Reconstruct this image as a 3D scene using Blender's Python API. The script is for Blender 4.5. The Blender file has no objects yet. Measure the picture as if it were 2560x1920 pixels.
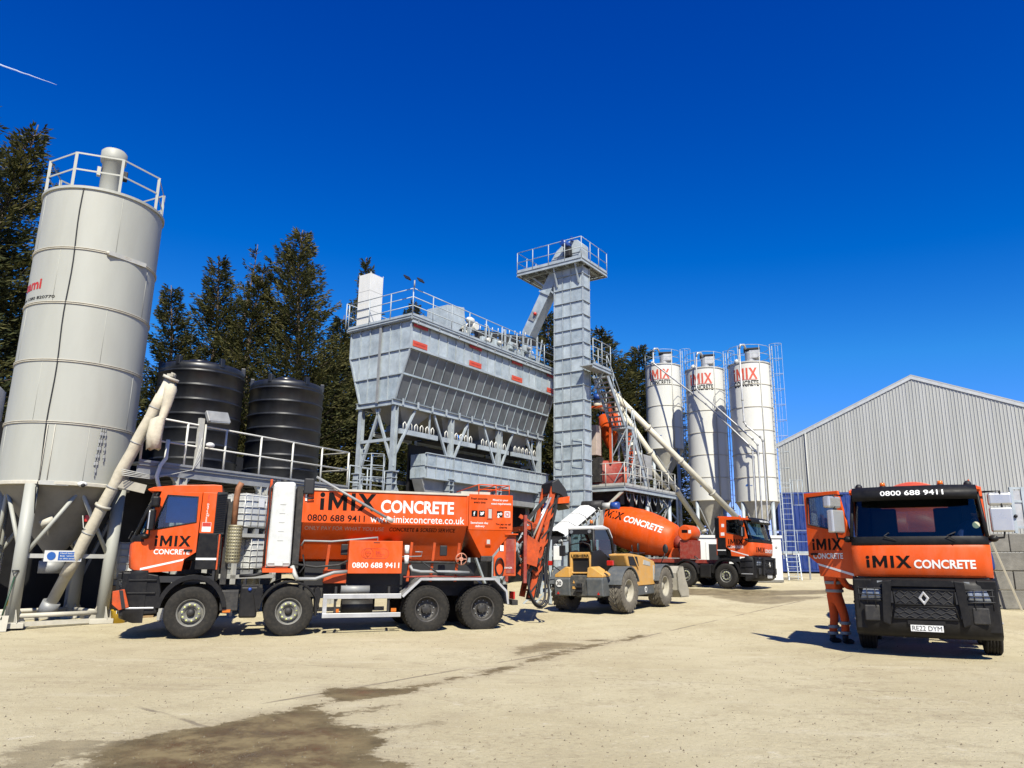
import bpy, math, random
from math import sin, cos, pi, radians as R, sqrt, atan2, hypot
from mathutils import Vector as V, Matrix, noise as mnoise
from mathutils.geometry import tessellate_polygon
random.seed(7)
S = bpy.context.scene
COL = S.collection
# ------------------------------------------------------------ camera, sky, sun, exposure
PITCH, ROLL, EYE = R(13.37), R(0.4), V((0, 0, 1.65))
_f = V((0, cos(PITCH), sin(PITCH))); _u = V((0, -sin(PITCH), cos(PITCH))); _r = V((1, 0, 0))
_right = cos(ROLL)*_r + sin(ROLL)*_u; _up = cos(ROLL)*_u - sin(ROLL)*_r
cam_d = bpy.data.cameras.new('camera'); cam = bpy.data.objects.new('camera', cam_d); COL.objects.link(cam)
m = Matrix((_right, _up, -_f)).transposed().to_4x4(); m.translation = EYE
cam.matrix_world = m
cam_d.sensor_width = 36; cam_d.sensor_fit = 'HORIZONTAL'; cam_d.lens = 36*1860/2560; cam_d.shift_x = -53/2560
cam_d.clip_start = 0.1; cam_d.clip_end = 12000
S.camera = cam
SUN_EL, SUN_AZ = R(48), R(168.5)      # azimuth clockwise from +Y
sd = V((sin(SUN_AZ)*cos(SUN_EL), cos(SUN_AZ)*cos(SUN_EL), sin(SUN_EL)))
W = bpy.data.worlds.new('World'); S.world = W; W.use_nodes = True
wn = W.node_tree; bg = wn.nodes['Background']
sky = wn.nodes.new('ShaderNodeTexSky'); sky.sky_type = 'NISHITA'; sky.sun_disc = False
sky.sun_elevation = SUN_EL; sky.sun_rotation = SUN_AZ; sky.altitude = 1800; sky.air_density = 1.0; sky.dust_density = 0.05; sky.ozone_density = 4.0
# clear deep-blue sky: the photograph's strong blue as one tone curve per channel, the same over the whole dome
hs = wn.nodes.new('ShaderNodeHueSaturation'); hs.inputs['Saturation'].default_value = 1.28; hs.inputs['Hue'].default_value = 0.506; wn.links.new(sky.outputs[0], hs.inputs['Color'])
se = wn.nodes.new('ShaderNodeSeparateColor'); co = wn.nodes.new('ShaderNodeCombineColor'); wn.links.new(hs.outputs[0], se.inputs[0])
def wmath(op, v, k):
    q = wn.nodes.new('ShaderNodeMath'); q.operation = op; q.inputs[1].default_value = k; wn.links.new(v, q.inputs[0]); return q.outputs[0]
KS = 0.1275
wn.links.new(wmath('MULTIPLY', wmath('MAXIMUM', wmath('SUBTRACT', se.outputs[0], 0.036/KS), 0.0), 1.0), co.inputs[0])
gq = wn.nodes.new('ShaderNodeMath'); gq.operation = 'MINIMUM'      # the green curve straightens out towards the pale horizon
wn.links.new(wmath('MULTIPLY', wmath('POWER', wmath('MULTIPLY', se.outputs[1], KS), 1.6), 2.75/KS), gq.inputs[0])
wn.links.new(wmath('ADD', wmath('MULTIPLY', se.outputs[1], 0.70), 0.115/KS), gq.inputs[1]); wn.links.new(gq.outputs[0], co.inputs[1])
wn.links.new(wmath('MULTIPLY', se.outputs[2], 1.36), co.inputs[2])
wn.links.new(co.outputs[0], bg.inputs['Color']); bg.inputs['Strength'].default_value = 0.074
sl = bpy.data.lights.new('sun', 'SUN'); sl.energy = 5.0; sl.angle = R(0.55); sl.color = (1, 0.95, 0.82)
so = bpy.data.objects.new('sun', sl); COL.objects.link(so); so.rotation_euler = (-sd).to_track_quat('-Z', 'Y').to_euler(); so.location = (10, -20, 40)
S.view_settings.view_transform = 'Standard'; S.view_settings.look = 'None'; S.view_settings.exposure = 0.784; S.view_settings.gamma = 1
S.view_settings.use_curve_mapping = False
try:
    S.cycles.max_bounces = 6; S.cycles.diffuse_bounces = 1; S.cycles.transparent_max_bounces = 12
except Exception: pass
# ------------------------------------------------------------ helpers
class MB:
    def __init__(s): s.v = []; s.f = []; s.sm = []
    def add(s, vs, fs, sm=False):
        o = len(s.v); s.v += [tuple(v) for v in vs]; s.f += [tuple(i+o for i in f) for f in fs]; s.sm += [sm]*len(fs); return s
    def box(s, x0, x1, y0, y1, z0, z1):
        x0, x1 = min(x0, x1), max(x0, x1); y0, y1 = min(y0, y1), max(y0, y1); z0, z1 = min(z0, z1), max(z0, z1)
        return s.add([(x0,y0,z0),(x1,y0,z0),(x1,y1,z0),(x0,y1,z0),(x0,y0,z1),(x1,y0,z1),(x1,y1,z1),(x0,y1,z1)],
              [(0,3,2,1),(4,5,6,7),(0,1,5,4),(1,2,6,5),(2,3,7,6),(3,0,4,7)])
    def beam(s, p, q, w, h, up=(0,0,1)):
        p, q = V(p), V(q); d = (q-p).normalized(); up = V(up)
        if abs(d.dot(up)) > 0.98: up = V((1,0,0)) if abs(d.x) < 0.9 else V((0,1,0))
        a = d.cross(up).normalized()*w/2; b = a.cross(d).normalized()*h/2
        vs = [p-a-b, p+a-b, p+a+b, p-a+b, q-a-b, q+a-b, q+a+b, q-a+b]
        return s.add(vs, [(0,1,2,3),(7,6,5,4),(0,4,5,1),(1,5,6,2),(2,6,7,3),(3,7,4,0)])
    def ibeam(s, p, q, h, b, up=(0,0,1), t=0.018):
        p, q = V(p), V(q); d = (q-p).normalized(); up = V(up)
        if abs(d.dot(up)) > 0.98: up = V((1,0,0))
        a = d.cross(up).normalized(); c = a.cross(d).normalized()
        o = c*(h/2-t/2); s.beam(p+o, q+o, b, t, c); s.beam(p-o, q-o, b, t, c); s.beam(p, q, t, h-2*t, c); return s
    def cyl(s, p, q, r, r2=None, n=16, caps=True):
        p, q = V(p), V(q); r2 = r if r2 is None else r2; d = (q-p).normalized()
        a = d.orthogonal().normalized(); b = d.cross(a)
        vs = []
        for i in range(n):
            e = a*cos(2*pi*i/n)+b*sin(2*pi*i/n); vs += [p+e*r, q+e*r2]
        s.add(vs, [(2*i, 2*((i+1)%n), 2*((i+1)%n)+1, 2*i+1) for i in range(n)], True)
        if caps:
            o = len(s.v)-2*n
            s.f += [tuple(o+2*i for i in reversed(range(n))), tuple(o+2*i+1 for i in range(n))]; s.sm += [False, False]
        return s
    def tube(s, pts, r, n=8, caps=True):
        pts = [V(p) for p in pts]; k = len(pts); rings = []; a = None
        for i, p in enumerate(pts):
            d = (pts[min(i+1,k-1)]-pts[max(i-1,0)]).normalized()
            if a is None: a = d.orthogonal().normalized()
            else:
                a = a-d*a.dot(d)
                a = a.normalized() if a.length > 1e-6 else d.orthogonal().normalized()
            b = d.cross(a); rr = r[i] if isinstance(r, (list, tuple)) else r
            rings.append([p+(a*cos(2*pi*j/n)+b*sin(2*pi*j/n))*rr for j in range(n)])
        s.add([v for g in rings for v in g], [(i*n+j, i*n+(j+1)%n, (i+1)*n+(j+1)%n, (i+1)*n+j) for i in range(k-1) for j in range(n)], True)
        if caps:
            o = len(s.v)-n*k; s.f += [tuple(o+j for j in reversed(range(n))), tuple(o+(k-1)*n+j for j in range(n))]; s.sm += [False, False]
        return s
    def lathe(s, prof, n=32, M=None, a0=0, a1=2*pi, sm=True):
        full = abs(a1-a0-2*pi) < 1e-6; k = n if full else n+1; vs = []
        for i in range(k):
            t = a0+(a1-a0)*i/n
            for r, z in prof:
                v = V((r*cos(t), r*sin(t), z)); vs.append(M @ v if M else v)
        m_ = len(prof); fs = []
        for i in range(n):
            j = (i+1) % k
            for q in range(m_-1): fs.append((i*m_+q, j*m_+q, j*m_+q+1, i*m_+q+1))
        return s.add(vs, fs, sm)
    def plate(s, outer, holes, fn, d0, d1):
        loops = [outer]+list(holes); tri = tessellate_polygon([[V((p[0], p[1], 0)) for p in l] for l in loops])
        flat = [p for l in loops for p in l]; n = len(flat)
        vs = [fn(p[0], p[1], d0) for p in flat]+[fn(p[0], p[1], d1) for p in flat]
        fs = [tuple(t) for t in tri]+[tuple(i+n for i in reversed(t)) for t in tri]; o = 0
        for l in loops:
            k = len(l); fs += [(o+i, o+(i+1) % k, o+(i+1) % k+n, o+i+n) for i in range(k)]; o += k
        return s.add(vs, fs)
    def prism(s, poly, fn, d0, d1): return s.plate(poly, [], fn, d0, d1)
    def grid(s, fn, nu, nv, sm=True):
        vs = [fn(i/nu, j/nv) for i in range(nu+1) for j in range(nv+1)]
        return s.add(vs, [(i*(nv+1)+j, (i+1)*(nv+1)+j, (i+1)*(nv+1)+j+1, i*(nv+1)+j+1) for i in range(nu) for j in range(nv)], sm)
    def sphere(s, c, r, n=12, m_=8, sc=(1,1,1)):
        c = V(c); return s.grid(lambda u, v: c+V((r*sc[0]*sin(pi*v)*cos(2*pi*u), r*sc[1]*sin(pi*v)*sin(2*pi*u), r*sc[2]*cos(pi*v))), n, m_)
    def xf(s, M): s.v = [tuple(M @ V(v)) for v in s.v]; return s
    def mesh(s, name, mat=None):
        me = bpy.data.meshes.new(name); me.from_pydata(s.v, [], s.f)
        me.polygons.foreach_set('use_smooth', s.sm)
        if mat: me.materials.append(mat)
        me.update(); return me
    def build(s, name, mat, parent=None, bevel=0, loc=None, solid=0, fix=True):
        me = s.mesh(name, mat)
        if fix:
            import bmesh
            b = bmesh.new(); b.from_mesh(me); bmesh.ops.recalc_face_normals(b, faces=b.faces); b.to_mesh(me); b.free()
        o = bpy.data.objects.new(name, me); COL.objects.link(o); o.parent = parent
        if loc: o.location = loc
        if solid:
            k = o.modifiers.new('solid', 'SOLIDIFY'); k.thickness = solid; k.offset = -1
        if bevel:
            k = o.modifiers.new('bevel', 'BEVEL'); k.width = bevel; k.segments = 2; k.limit_method = 'ANGLE'; k.angle_limit = R(35)
        return o
def tag(o, label=None, cat=None, group=None, kind=None):
    if label: o['label'] = label
    if cat: o['category'] = cat
    if group: o['group'] = group
    if kind: o['kind'] = kind
    return o
def thing(name, label, cat, loc=(0,0,0), rz=0, group=None):
    o = bpy.data.objects.new(name, None); COL.objects.link(o); o.location = loc; o.rotation_euler = (0, 0, rz); o.empty_display_size = 0.3
    return tag(o, label, cat, group)
def inst(me, name, parent, M):
    o = bpy.data.objects.new(name, me); COL.objects.link(o); o.parent = parent; o.matrix_local = M; return o
XZ = lambda y0, sg=1: (lambda a, b, d: (a, y0+sg*d, b))
fXZ = lambda a, b, d: (a, d, b)
fYZ = lambda a, b, d: (d, a, b)
fXY = lambda a, b, d: (a, b, d)
def rail(root, pts, h, mat, step=1.2, mids=(0.5,), r=0.022, toe=0.1, pname='railing_post'):
    """posts and rails along a polyline pts (at deck level)"""
    pts = [V(p) for p in pts]
    for a, b in zip(pts[:-1], pts[1:]):
        L = (b-a).length; k = max(1, round(L/step))
        for i in range(k+(1 if b is pts[-1] else 0)):
            p = a+(b-a)*i/k; MB().cyl(p, p+V((0,0,h)), r*1.15, n=8).build(pname, mat, root, fix=False)
    for q in list(mids)+[1]:
        MB().tube([p+V((0,0,h*q)) for p in pts], r, 8).build('handrail', mat, root, fix=False)
    if toe:
        t = MB()
        for a, b in zip(pts[:-1], pts[1:]): t.beam(a+V((0,0,toe/2)), b+V((0,0,toe/2)), 0.012, toe)
        t.build('toe_board', mat, root)
_fc = {}
def text2d(s, size=1.0, bold=0.0, spacing=1.0):
    k = (s, bold, spacing)
    if k not in _fc:
        c = bpy.data.curves.new('lettering', 'FONT'); c.body = s; c.size = 1; c.offset = bold; c.space_character = spacing; c.resolution_u = 3
        o = bpy.data.objects.new('lettering', c); me = o.to_mesh()
        vs = [(v.co.x, v.co.y) for v in me.vertices]; fs = [tuple(p.vertices) for p in me.polygons]
        o.to_mesh_clear(); bpy.data.objects.remove(o); bpy.data.curves.remove(c)
        xs = [v[0] for v in vs]; x0, x1 = min(xs), max(xs); _fc[k] = ([(v[0]-x0, v[1]) for v in vs], fs, x1-x0)
    vs, fs, w = _fc[k]
    return [(a*size, b*size) for a, b in vs], fs, w*size
def lettering(s, mat, parent, fn, w=None, h=None, size=None, bold=0.015, spacing=1.0, label=None):
    """fn maps (u, v) text-plane metres to a local point; w = target width, h = cap height"""
    vs, fs, W_ = text2d(s, 1.0, bold, spacing)
    capv = max(v[1] for v in vs); su = w/W_ if w else (size or h/capv); sv = (h/capv) if h else su
    if h and not w and not size: su = sv
    mb = MB(); mb.add([fn(a*su, b*sv) for a, b in vs], fs)
    o = mb.build('lettering', mat, parent, fix=False)
    return o
def logo(mt, parent, fn, w, h):
    """the heavy geometric iMIX word mark: four letters and a dot, each with its own outline"""
    G = [[(0,0),(.21,0),(.21,.66),(0,.66)], [(.105+.135*cos(2*pi*i/14), .865+.135*sin(2*pi*i/14)) for i in range(14)],
         [(.44,0),(.66,0),(.66,.60),(.92,.10),(.99,.10),(1.25,.60),(1.25,0),(1.47,0),(1.47,1),(1.24,1),(.955,.44),(.67,1),(.44,1)],
         [(1.70,0),(1.93,0),(1.93,1),(1.70,1)], [(2.05,0),(2.32,0),(2.58,.355),(2.84,0),(3.12,0),(2.725,.515),(3.08,1),(2.82,1),(2.585,.67),(2.35,1),(2.08,1),(2.445,.51)]]
    q = MB()
    for g in G:
        tri = tessellate_polygon([[V((a, b, 0)) for a, b in g]]); q.add([fn(a/3.12*w, b*h) for a, b in g], [tuple(t) for t in tri])
    return q.build('lettering', mt, parent, fix=False)
# ------------------------------------------------------------ materials
MATS = {}
ALB = 0.74      # paint and ground tones measured at exposure 0.35; the picture is exposed a little longer
def mat(name, col, rough=0.6, metal=0.0, var=0.12, scale=3.0, bump=0.0, bscale=40, dirt=0.0, dcol=(0.42,0.37,0.28), streak=0.0, coat=0.0, spec=0.5, dz=None):
    col = tuple(v*ALB for v in col); dcol = tuple(v*ALB for v in dcol)
    m_ = bpy.data.materials.new(name); m_.use_nodes = True; nt = m_.node_tree; N = nt.nodes; L = nt.links
    b = N['Principled BSDF']; b.inputs['Metallic'].default_value = metal; b.inputs['Roughness'].default_value = rough
    b.inputs['Coat Weight'].default_value = coat; b.inputs['Specular IOR Level'].default_value = spec
    tc = N.new('ShaderNodeTexCoord'); no = N.new('ShaderNodeTexNoise'); no.inputs['Scale'].default_value = scale; no.inputs['Detail'].default_value = 6; no.inputs['Roughness'].default_value = 0.65
    mp = N.new('ShaderNodeMapping'); mp.inputs['Scale'].default_value = (1, 1, 1-streak*0.9); L.new(tc.outputs['Object'], mp.inputs['Vector']); L.new(mp.outputs[0], no.inputs['Vector'])
    cr = N.new('ShaderNodeMapRange'); cr.inputs['From Min'].default_value = 0.3; cr.inputs['From Max'].default_value = 0.7; cr.inputs['To Min'].default_value = 1-var; cr.inputs['To Max'].default_value = 1+var
    L.new(no.outputs['Fac'], cr.inputs['Value'])
    mx = N.new('ShaderNodeMix'); mx.data_type = 'RGBA'; mx.blend_type = 'MULTIPLY'; mx.inputs[0].default_value = 1; mx.inputs[6].default_value = (*col, 1)
    L.new(cr.outputs[0], mx.inputs[7]); out = mx.outputs[2]
    if dirt:
        n2 = N.new('ShaderNodeTexNoise'); n2.inputs['Scale'].default_value = scale*2.3; n2.inputs['Detail'].default_value = 8; n2.inputs['Roughness'].default_value = 0.7; L.new(mp.outputs[0], n2.inputs['Vector'])
        r2 = N.new('ShaderNodeMapRange'); r2.inputs['From Min'].default_value = 0.45; r2.inputs['From Max'].default_value = 0.78; r2.inputs['To Max'].default_value = dirt; L.new(n2.outputs['Fac'], r2.inputs['Value'])
        f = r2.outputs[0]
        if dz:      # more road dust low on the thing (splashed up from the wheels)
            sx = N.new('ShaderNodeSeparateXYZ'); L.new(tc.outputs['Object'], sx.inputs[0]); r3 = N.new('ShaderNodeMapRange'); r3.inputs['From Min'].default_value = dz[1]; r3.inputs['From Max'].default_value = dz[0]; L.new(sx.outputs['Z'], r3.inputs['Value'])
            mm = N.new('ShaderNodeMath'); mm.operation = 'MULTIPLY_ADD'; mm.inputs[1].default_value = dz[2]; L.new(r3.outputs[0], mm.inputs[0]); L.new(f, mm.inputs[2]); f = mm.outputs[0]
        m2 = N.new('ShaderNodeMix'); m2.data_type = 'RGBA'; m2.inputs[7].default_value = (*dcol, 1); L.new(f, m2.inputs[0]); L.new(out, m2.inputs[6]); out = m2.outputs[2]
    L.new(out, b.inputs['Base Color'])
    rr = N.new('ShaderNodeMapRange'); rr.inputs['From Min'].default_value = 0.3; rr.inputs['From Max'].default_value = 0.7; rr.inputs['To Min'].default_value = max(0.02, rough-0.08); rr.inputs['To Max'].default_value = min(1, rough+0.1)
    L.new(no.outputs['Fac'], rr.inputs['Value']); L.new(rr.outputs[0], b.inputs['Roughness'])
    if bump:
        n3 = N.new('ShaderNodeTexNoise'); n3.inputs['Scale'].default_value = bscale; n3.inputs['Detail'].default_value = 5; L.new(tc.outputs['Object'], n3.inputs['Vector'])
        bp = N.new('ShaderNodeBump'); bp.inputs['Strength'].default_value = bump; bp.inputs['Distance'].default_value = 0.02; L.new(n3.outputs['Fac'], bp.inputs['Height']); L.new(bp.outputs[0], b.inputs['Normal'])
    MATS[name] = m_; return m_
def glass(name, tint, refl=0.05):
    m_ = bpy.data.materials.new(name); m_.use_nodes = True; nt = m_.node_tree; N = nt.nodes; L = nt.links; N.remove(N['Principled BSDF'])
    t = N.new('ShaderNodeBsdfTransparent'); t.inputs[0].default_value = (*tint, 1); g = N.new('ShaderNodeBsdfGlossy'); g.inputs['Roughness'].default_value = 0.03
    fr = N.new('ShaderNodeFresnel'); fr.inputs[0].default_value = 1.5; ad = N.new('ShaderNodeMath'); ad.operation = 'ADD'; ad.inputs[1].default_value = refl; L.new(fr.outputs[0], ad.inputs[0])
    mx = N.new('ShaderNodeMixShader'); L.new(ad.outputs[0], mx.inputs[0]); L.new(t.outputs[0], mx.inputs[1]); L.new(g.outputs[0], mx.inputs[2]); L.new(mx.outputs[0], N['Material Output'].inputs[0]); return m_
ORANGE = mat('orange_paint', (0.72, 0.085, 0.004), 0.45, var=0.09, scale=1.5, dirt=0.15, coat=0.0, spec=0.25, streak=0.6, dz=(0.5, 1.9, 0.10))
ORANGE_OLD = mat('worn_orange_paint', (0.55, 0.075, 0.012), 0.6, var=0.25, scale=4, dirt=0.6, dcol=(0.10,0.06,0.035), spec=0.3)
DKRED = mat('dark_red_primer', (0.30, 0.03, 0.015), 0.6, var=0.2, dirt=0.3)
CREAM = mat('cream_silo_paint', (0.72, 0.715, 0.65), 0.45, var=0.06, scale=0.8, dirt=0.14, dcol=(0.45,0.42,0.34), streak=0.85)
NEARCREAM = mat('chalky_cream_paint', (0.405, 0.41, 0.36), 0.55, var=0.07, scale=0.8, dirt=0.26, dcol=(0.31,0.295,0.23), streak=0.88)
CREAM2 = mat('cream_tube_paint', (0.68, 0.64, 0.50), 0.42, var=0.08, scale=2, dirt=0.25)
DUSTY = mat('dusty_cream_steel', (0.55, 0.52, 0.43), 0.7, var=0.15, scale=3, dirt=0.4)
CANVAS = mat('dusty_canvas', (0.56, 0.51, 0.39), 0.9, var=0.15, scale=5, bump=0.4, bscale=15)
GALV = mat('galvanised_steel', (0.41, 0.46, 0.485), 0.5, 0.15, var=0.22, scale=2.2, dirt=0.2, dcol=(0.55,0.58,0.59), spec=0.3)
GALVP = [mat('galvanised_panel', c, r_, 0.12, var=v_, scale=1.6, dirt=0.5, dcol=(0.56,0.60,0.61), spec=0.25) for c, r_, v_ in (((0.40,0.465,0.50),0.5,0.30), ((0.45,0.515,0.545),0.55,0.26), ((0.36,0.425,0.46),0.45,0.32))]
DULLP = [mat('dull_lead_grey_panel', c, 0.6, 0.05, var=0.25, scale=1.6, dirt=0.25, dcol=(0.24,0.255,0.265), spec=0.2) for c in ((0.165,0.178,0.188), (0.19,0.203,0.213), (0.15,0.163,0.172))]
STEEL = mat('grey_steel', (0.30, 0.31, 0.31), 0.55, 0.2, var=0.18, dirt=0.3)
PALESTEEL = mat('pale_dusty_steel', (0.50, 0.50, 0.46), 0.6, 0.1, var=0.15, dirt=0.35)
ALU = mat('dull_aluminium', (0.56, 0.56, 0.54), 0.42, 0.45, var=0.12, dirt=0.25)
CHROME = mat('polished_steel', (0.66, 0.66, 0.63), 0.30, 0.6, var=0.05)
BLACKP = mat('black_plastic', (0.009, 0.009, 0.010), 0.5, var=0.25, scale=4, dirt=0.03, spec=0.18, dz=(0.2, 1.2, 0.03))
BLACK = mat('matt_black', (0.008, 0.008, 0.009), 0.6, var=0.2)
INK = mat('black_vinyl', (0.007, 0.006, 0.006), 0.6, var=0.1, spec=0.1)
WHITEV = mat('white_vinyl', (0.80, 0.80, 0.77), 0.4, var=0.03)
REDV = mat('red_vinyl', (0.50, 0.035, 0.015), 0.45, var=0.06)
REDLOGO = mat('red_logo_vinyl', (0.62, 0.085, 0.04), 0.5, var=0.08)
DKGREYM = mat('dark_chassis', (0.016, 0.015, 0.014), 0.65, var=0.3, dirt=0.22, dcol=(0.26,0.23,0.18))
RUBBER = mat('tyre_rubber', (0.017, 0.0155, 0.013), 0.85, var=0.3, scale=6, dirt=0.28, dcol=(0.13,0.11,0.08), spec=0.3, bump=0.25, bscale=60)
RUBBERD = mat('dusty_tyre_rubber', (0.13, 0.115, 0.09), 0.92, var=0.25, scale=6, dirt=0.5, dcol=(0.34,0.30,0.23), bump=0.3, bscale=50)
RIM = mat('dull_silver_rim', (0.20, 0.195, 0.17), 0.6, 0.2, var=0.25, scale=8, dirt=0.5, dcol=(0.12,0.10,0.07))
RIMD = mat('dark_rim', (0.045, 0.043, 0.04), 0.6, 0.2, var=0.3, scale=8, dirt=0.4, dcol=(0.25,0.21,0.16))
LUG = mat('yellow_green_marker', (0.62, 0.66, 0.22), 0.5)
GLASS = glass('window_glass', (0.50, 0.60, 0.60), 0.02)
GLASSC = glass('clear_glass', (0.80, 0.85, 0.84), 0.015)
WHITE = mat('white_paint', (0.74, 0.74, 0.70), 0.45, var=0.05, dirt=0.12, streak=0.8)
WHITEPL = mat('white_translucent_plastic', (0.62, 0.63, 0.60), 0.5, var=0.10, scale=5, dirt=0.3, dcol=(0.42,0.42,0.40))
BLUE = mat('blue_container_paint', (0.008, 0.034, 0.19), 0.4, var=0.15, dirt=0.1, streak=0.6)
MOTORBLUE = mat('blue_motor_paint', (0.01, 0.06, 0.30), 0.4, var=0.1, dirt=0.1)
SIGNBLUE = mat('blue_sign', (0.03, 0.13, 0.45), 0.5, var=0.08)
YEL = mat('telehandler_yellow', (0.66, 0.35, 0.075), 0.5, var=0.1, dirt=0.5, dcol=(0.55,0.46,0.30))
BUCKY = mat('yellow_plastic', (0.75, 0.47, 0.02), 0.45, var=0.08, dirt=0.12)
TGREY = mat('telehandler_grey', (0.085, 0.095, 0.10), 0.6, var=0.15, dirt=0.35, dcol=(0.30,0.27,0.21))
BEIGE = mat('dusty_bucket_steel', (0.40, 0.37, 0.29), 0.75, var=0.2, dirt=0.4)
TANKB = mat('black_polyethylene', (0.009, 0.0105, 0.014), 0.40, var=0.35, scale=2.5, dirt=0.28, dcol=(0.045,0.052,0.06), streak=0.9)
CONC = mat('weathered_shaded_concrete', (0.20, 0.19, 0.165), 0.9, var=0.3, scale=2.2, dirt=0.5, dcol=(0.09,0.085,0.07), bump=0.5, bscale=25)  # weathered tone, base darkened further for the shade on the block wall
RUST = mat('rusty_exhaust', (0.30, 0.13, 0.06), 0.7, 0.2, var=0.35, scale=9)
AMBER = mat('amber_lens', (0.65, 0.17, 0.015), 0.2, var=0.1)
REDL = mat('red_lens', (0.5, 0.02, 0.012), 0.25, var=0.1)
LENS = mat('clear_lamp_lens', (0.30, 0.32, 0.33), 0.15, 0.3, var=0.15, scale=12)
CLAD = mat('grey_cladding', (0.48, 0.485, 0.455), 0.45, var=0.05, scale=0.5, dirt=0.1, dcol=(0.42,0.42,0.38), streak=0.9)
HIVIS = mat('orange_hi_vis_cloth', (0.85, 0.11, 0.012), 0.85, var=0.16, scale=9, bump=0.7, bscale=9)
REFL = mat('grey_reflective_tape', (0.33, 0.35, 0.33), 0.5, var=0.1)
NAVY = mat('navy_cloth', (0.012, 0.035, 0.16), 0.9, var=0.2, scale=8, bump=0.5, bscale=10)
SKIN = mat('skin', (0.50, 0.27, 0.18), 0.55, var=0.1)
HAIR = mat('dark_hair', (0.02, 0.014, 0.01), 0.7)
BARK = mat('conifer_bark', (0.14, 0.105, 0.075), 0.95, var=0.3, scale=6, bump=0.8, bscale=12)
WOOD = mat('timber', (0.30, 0.20, 0.10), 0.85, var=0.25, scale=5)
def gz(Y): return min(max(0.0, (Y-17)*0.0286), 1.2)
def px(x, y, Y):      # point at world depth Y on the sight line of photo position (x, y): used while laying out
    d = _f*1860+_right*(x-1333)-_up*(y-960); return EYE+d*(Y/d.y)
# ------------------------------------------------------------ ground
POLY = [([(-3.9,7.2),(-3.93,7.56),(-3.68,7.66),(-3.68,7.84),(-3.38,8.18),(-2.99,8.89),(-2.54,9.09),(-2.15,8.82),(-1.95,8.4),(-1.72,8.24),(-1.44,8.05),(-1.3,7.45),(-1.3,7.11),(-1.09,6.81),(-0.95,6.64),(-0.8,5.6),(-3.2,5.6)],1.0),
 ([(-2.99,8.89),(-2.46,9.5),(-2.79,10.26),(-2.7,10.59),(-2.3,10.72),(-1.83,10.55),(-1.44,11.12),(-0.81,11.85),(-0.36,12.79),(-0.28,12.58),(-0.75,11.58),(-1.3,10.69),(-1.53,10.04),(-1.8,9.64),(-2.18,9.48),(-2.54,9.09)],1.0),
 ([(-1.98,8.45),(-2.01,9.08),(-1.73,9.43),(-1.45,9.53),(-1.48,9.21),(-1.72,8.83),(-1.72,8.35)],0.75),
 ([(-4.71,7.18),(-4.32,7.55),(-4.04,7.75),(-3.71,7.47),(-3.82,7.12),(-3.63,6.57),(-4.27,6.3)],0.5), ([(-1.41,8.12),(-1.15,8.42),(-0.77,8.74),(-0.74,8.5),(-1.1,8.09),(-1.36,7.95)],0.4),
 ([(4.34,33.37),(6.67,34.68),(10.79,33.52),(13.45,34.32),(12.44,31.77),(8.78,29.72),(5.81,30.26),(4.28,30.54)],0.7), ([(6.67,29.93),(9.87,30.22),(11.65,29.98),(9.41,27.55),(8.11,26.14),(7.28,27.03)],0.6),
 ([(-0.34,15.39),(0.35,16.55),(1.09,16.21),(1.13,15.69),(0.55,15.04),(-0.06,14.25),(-0.31,14.0)],0.7),
 ([(-0.95,11.6),(-0.42,12.9),(.75,15.3),(2.4,17.9),(2.75,17.8),(1.1,15.2),(-.05,12.8),(-.6,11.4)],0.95), ([(.9,16.6),(1.5,17.1),(2.0,16.9),(1.5,16.4)],0.8)]
def sdpoly(p, poly):
    x, y = p; d = 1e9; ins = False; n = len(poly)
    for i in range(n):
        ax, ay = poly[i]; bx, by = poly[(i+1) % n]; ex, ey = bx-ax, by-ay; wx, wy = x-ax, y-ay
        t = max(0, min(1, (wx*ex+wy*ey)/(ex*ex+ey*ey))); d = min(d, hypot(wx-ex*t, wy-ey*t))
        if (ay > y) != (by > y) and x < ex*(y-ay)/ey+ax: ins = not ins
    return d if ins else -d
def axis(lo, a, b, hi, st):
    out = []; t = a; k = st
    while t > lo: t -= k; k *= 1.35; out.insert(0, t)
    t = a
    while t < b: out.append(t); t += st
    k = st
    while t < hi: out.append(t); k *= 1.3; t += k
    return out+[hi]
xs = axis(-1500, -7, 14, 1500, 0.22); ys = axis(-300, 4.6, 35, 3500, 0.22)
gv = []; wet = []
BBX = [(min(p[0] for p in q)-1.2, max(p[0] for p in q)+1.2, min(p[1] for p in q)-1.2, max(p[1] for p in q)+1.2) for q, _ in POLY]
for y in ys:
    for x in xs:
        f = -1.0; st = 0
        for (q, s_), (a, b, c, d) in zip(POLY, BBX):
            if a < x < b and c < y < d:
                e = sdpoly((x, y), q)
                if e > f: f = e; st = s_
        gv.append((x, y, gz(y))); wet.append((max(-1, min(1, f)), st))
nx = len(xs); gf = [(j*nx+i, j*nx+i+1, (j+1)*nx+i+1, (j+1)*nx+i) for j in range(len(ys)-1) for i in range(nx-1)]
gme = bpy.data.meshes.new('yard_ground'); gme.from_pydata(gv, [], gf)
for k, nm in enumerate(('wet', 'wetk')):
    at = gme.attributes.new(nm, 'FLOAT', 'POINT'); at.data.foreach_set('value', [w[k] for w in wet])
gm = bpy.data.materials.new('dusty_concrete_yard'); gm.use_nodes = True; nt = gm.node_tree; N = nt.nodes; L = nt.links; B = N['Principled BSDF']
tc = N.new('ShaderNodeTexCoord').outputs['Object']
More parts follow.
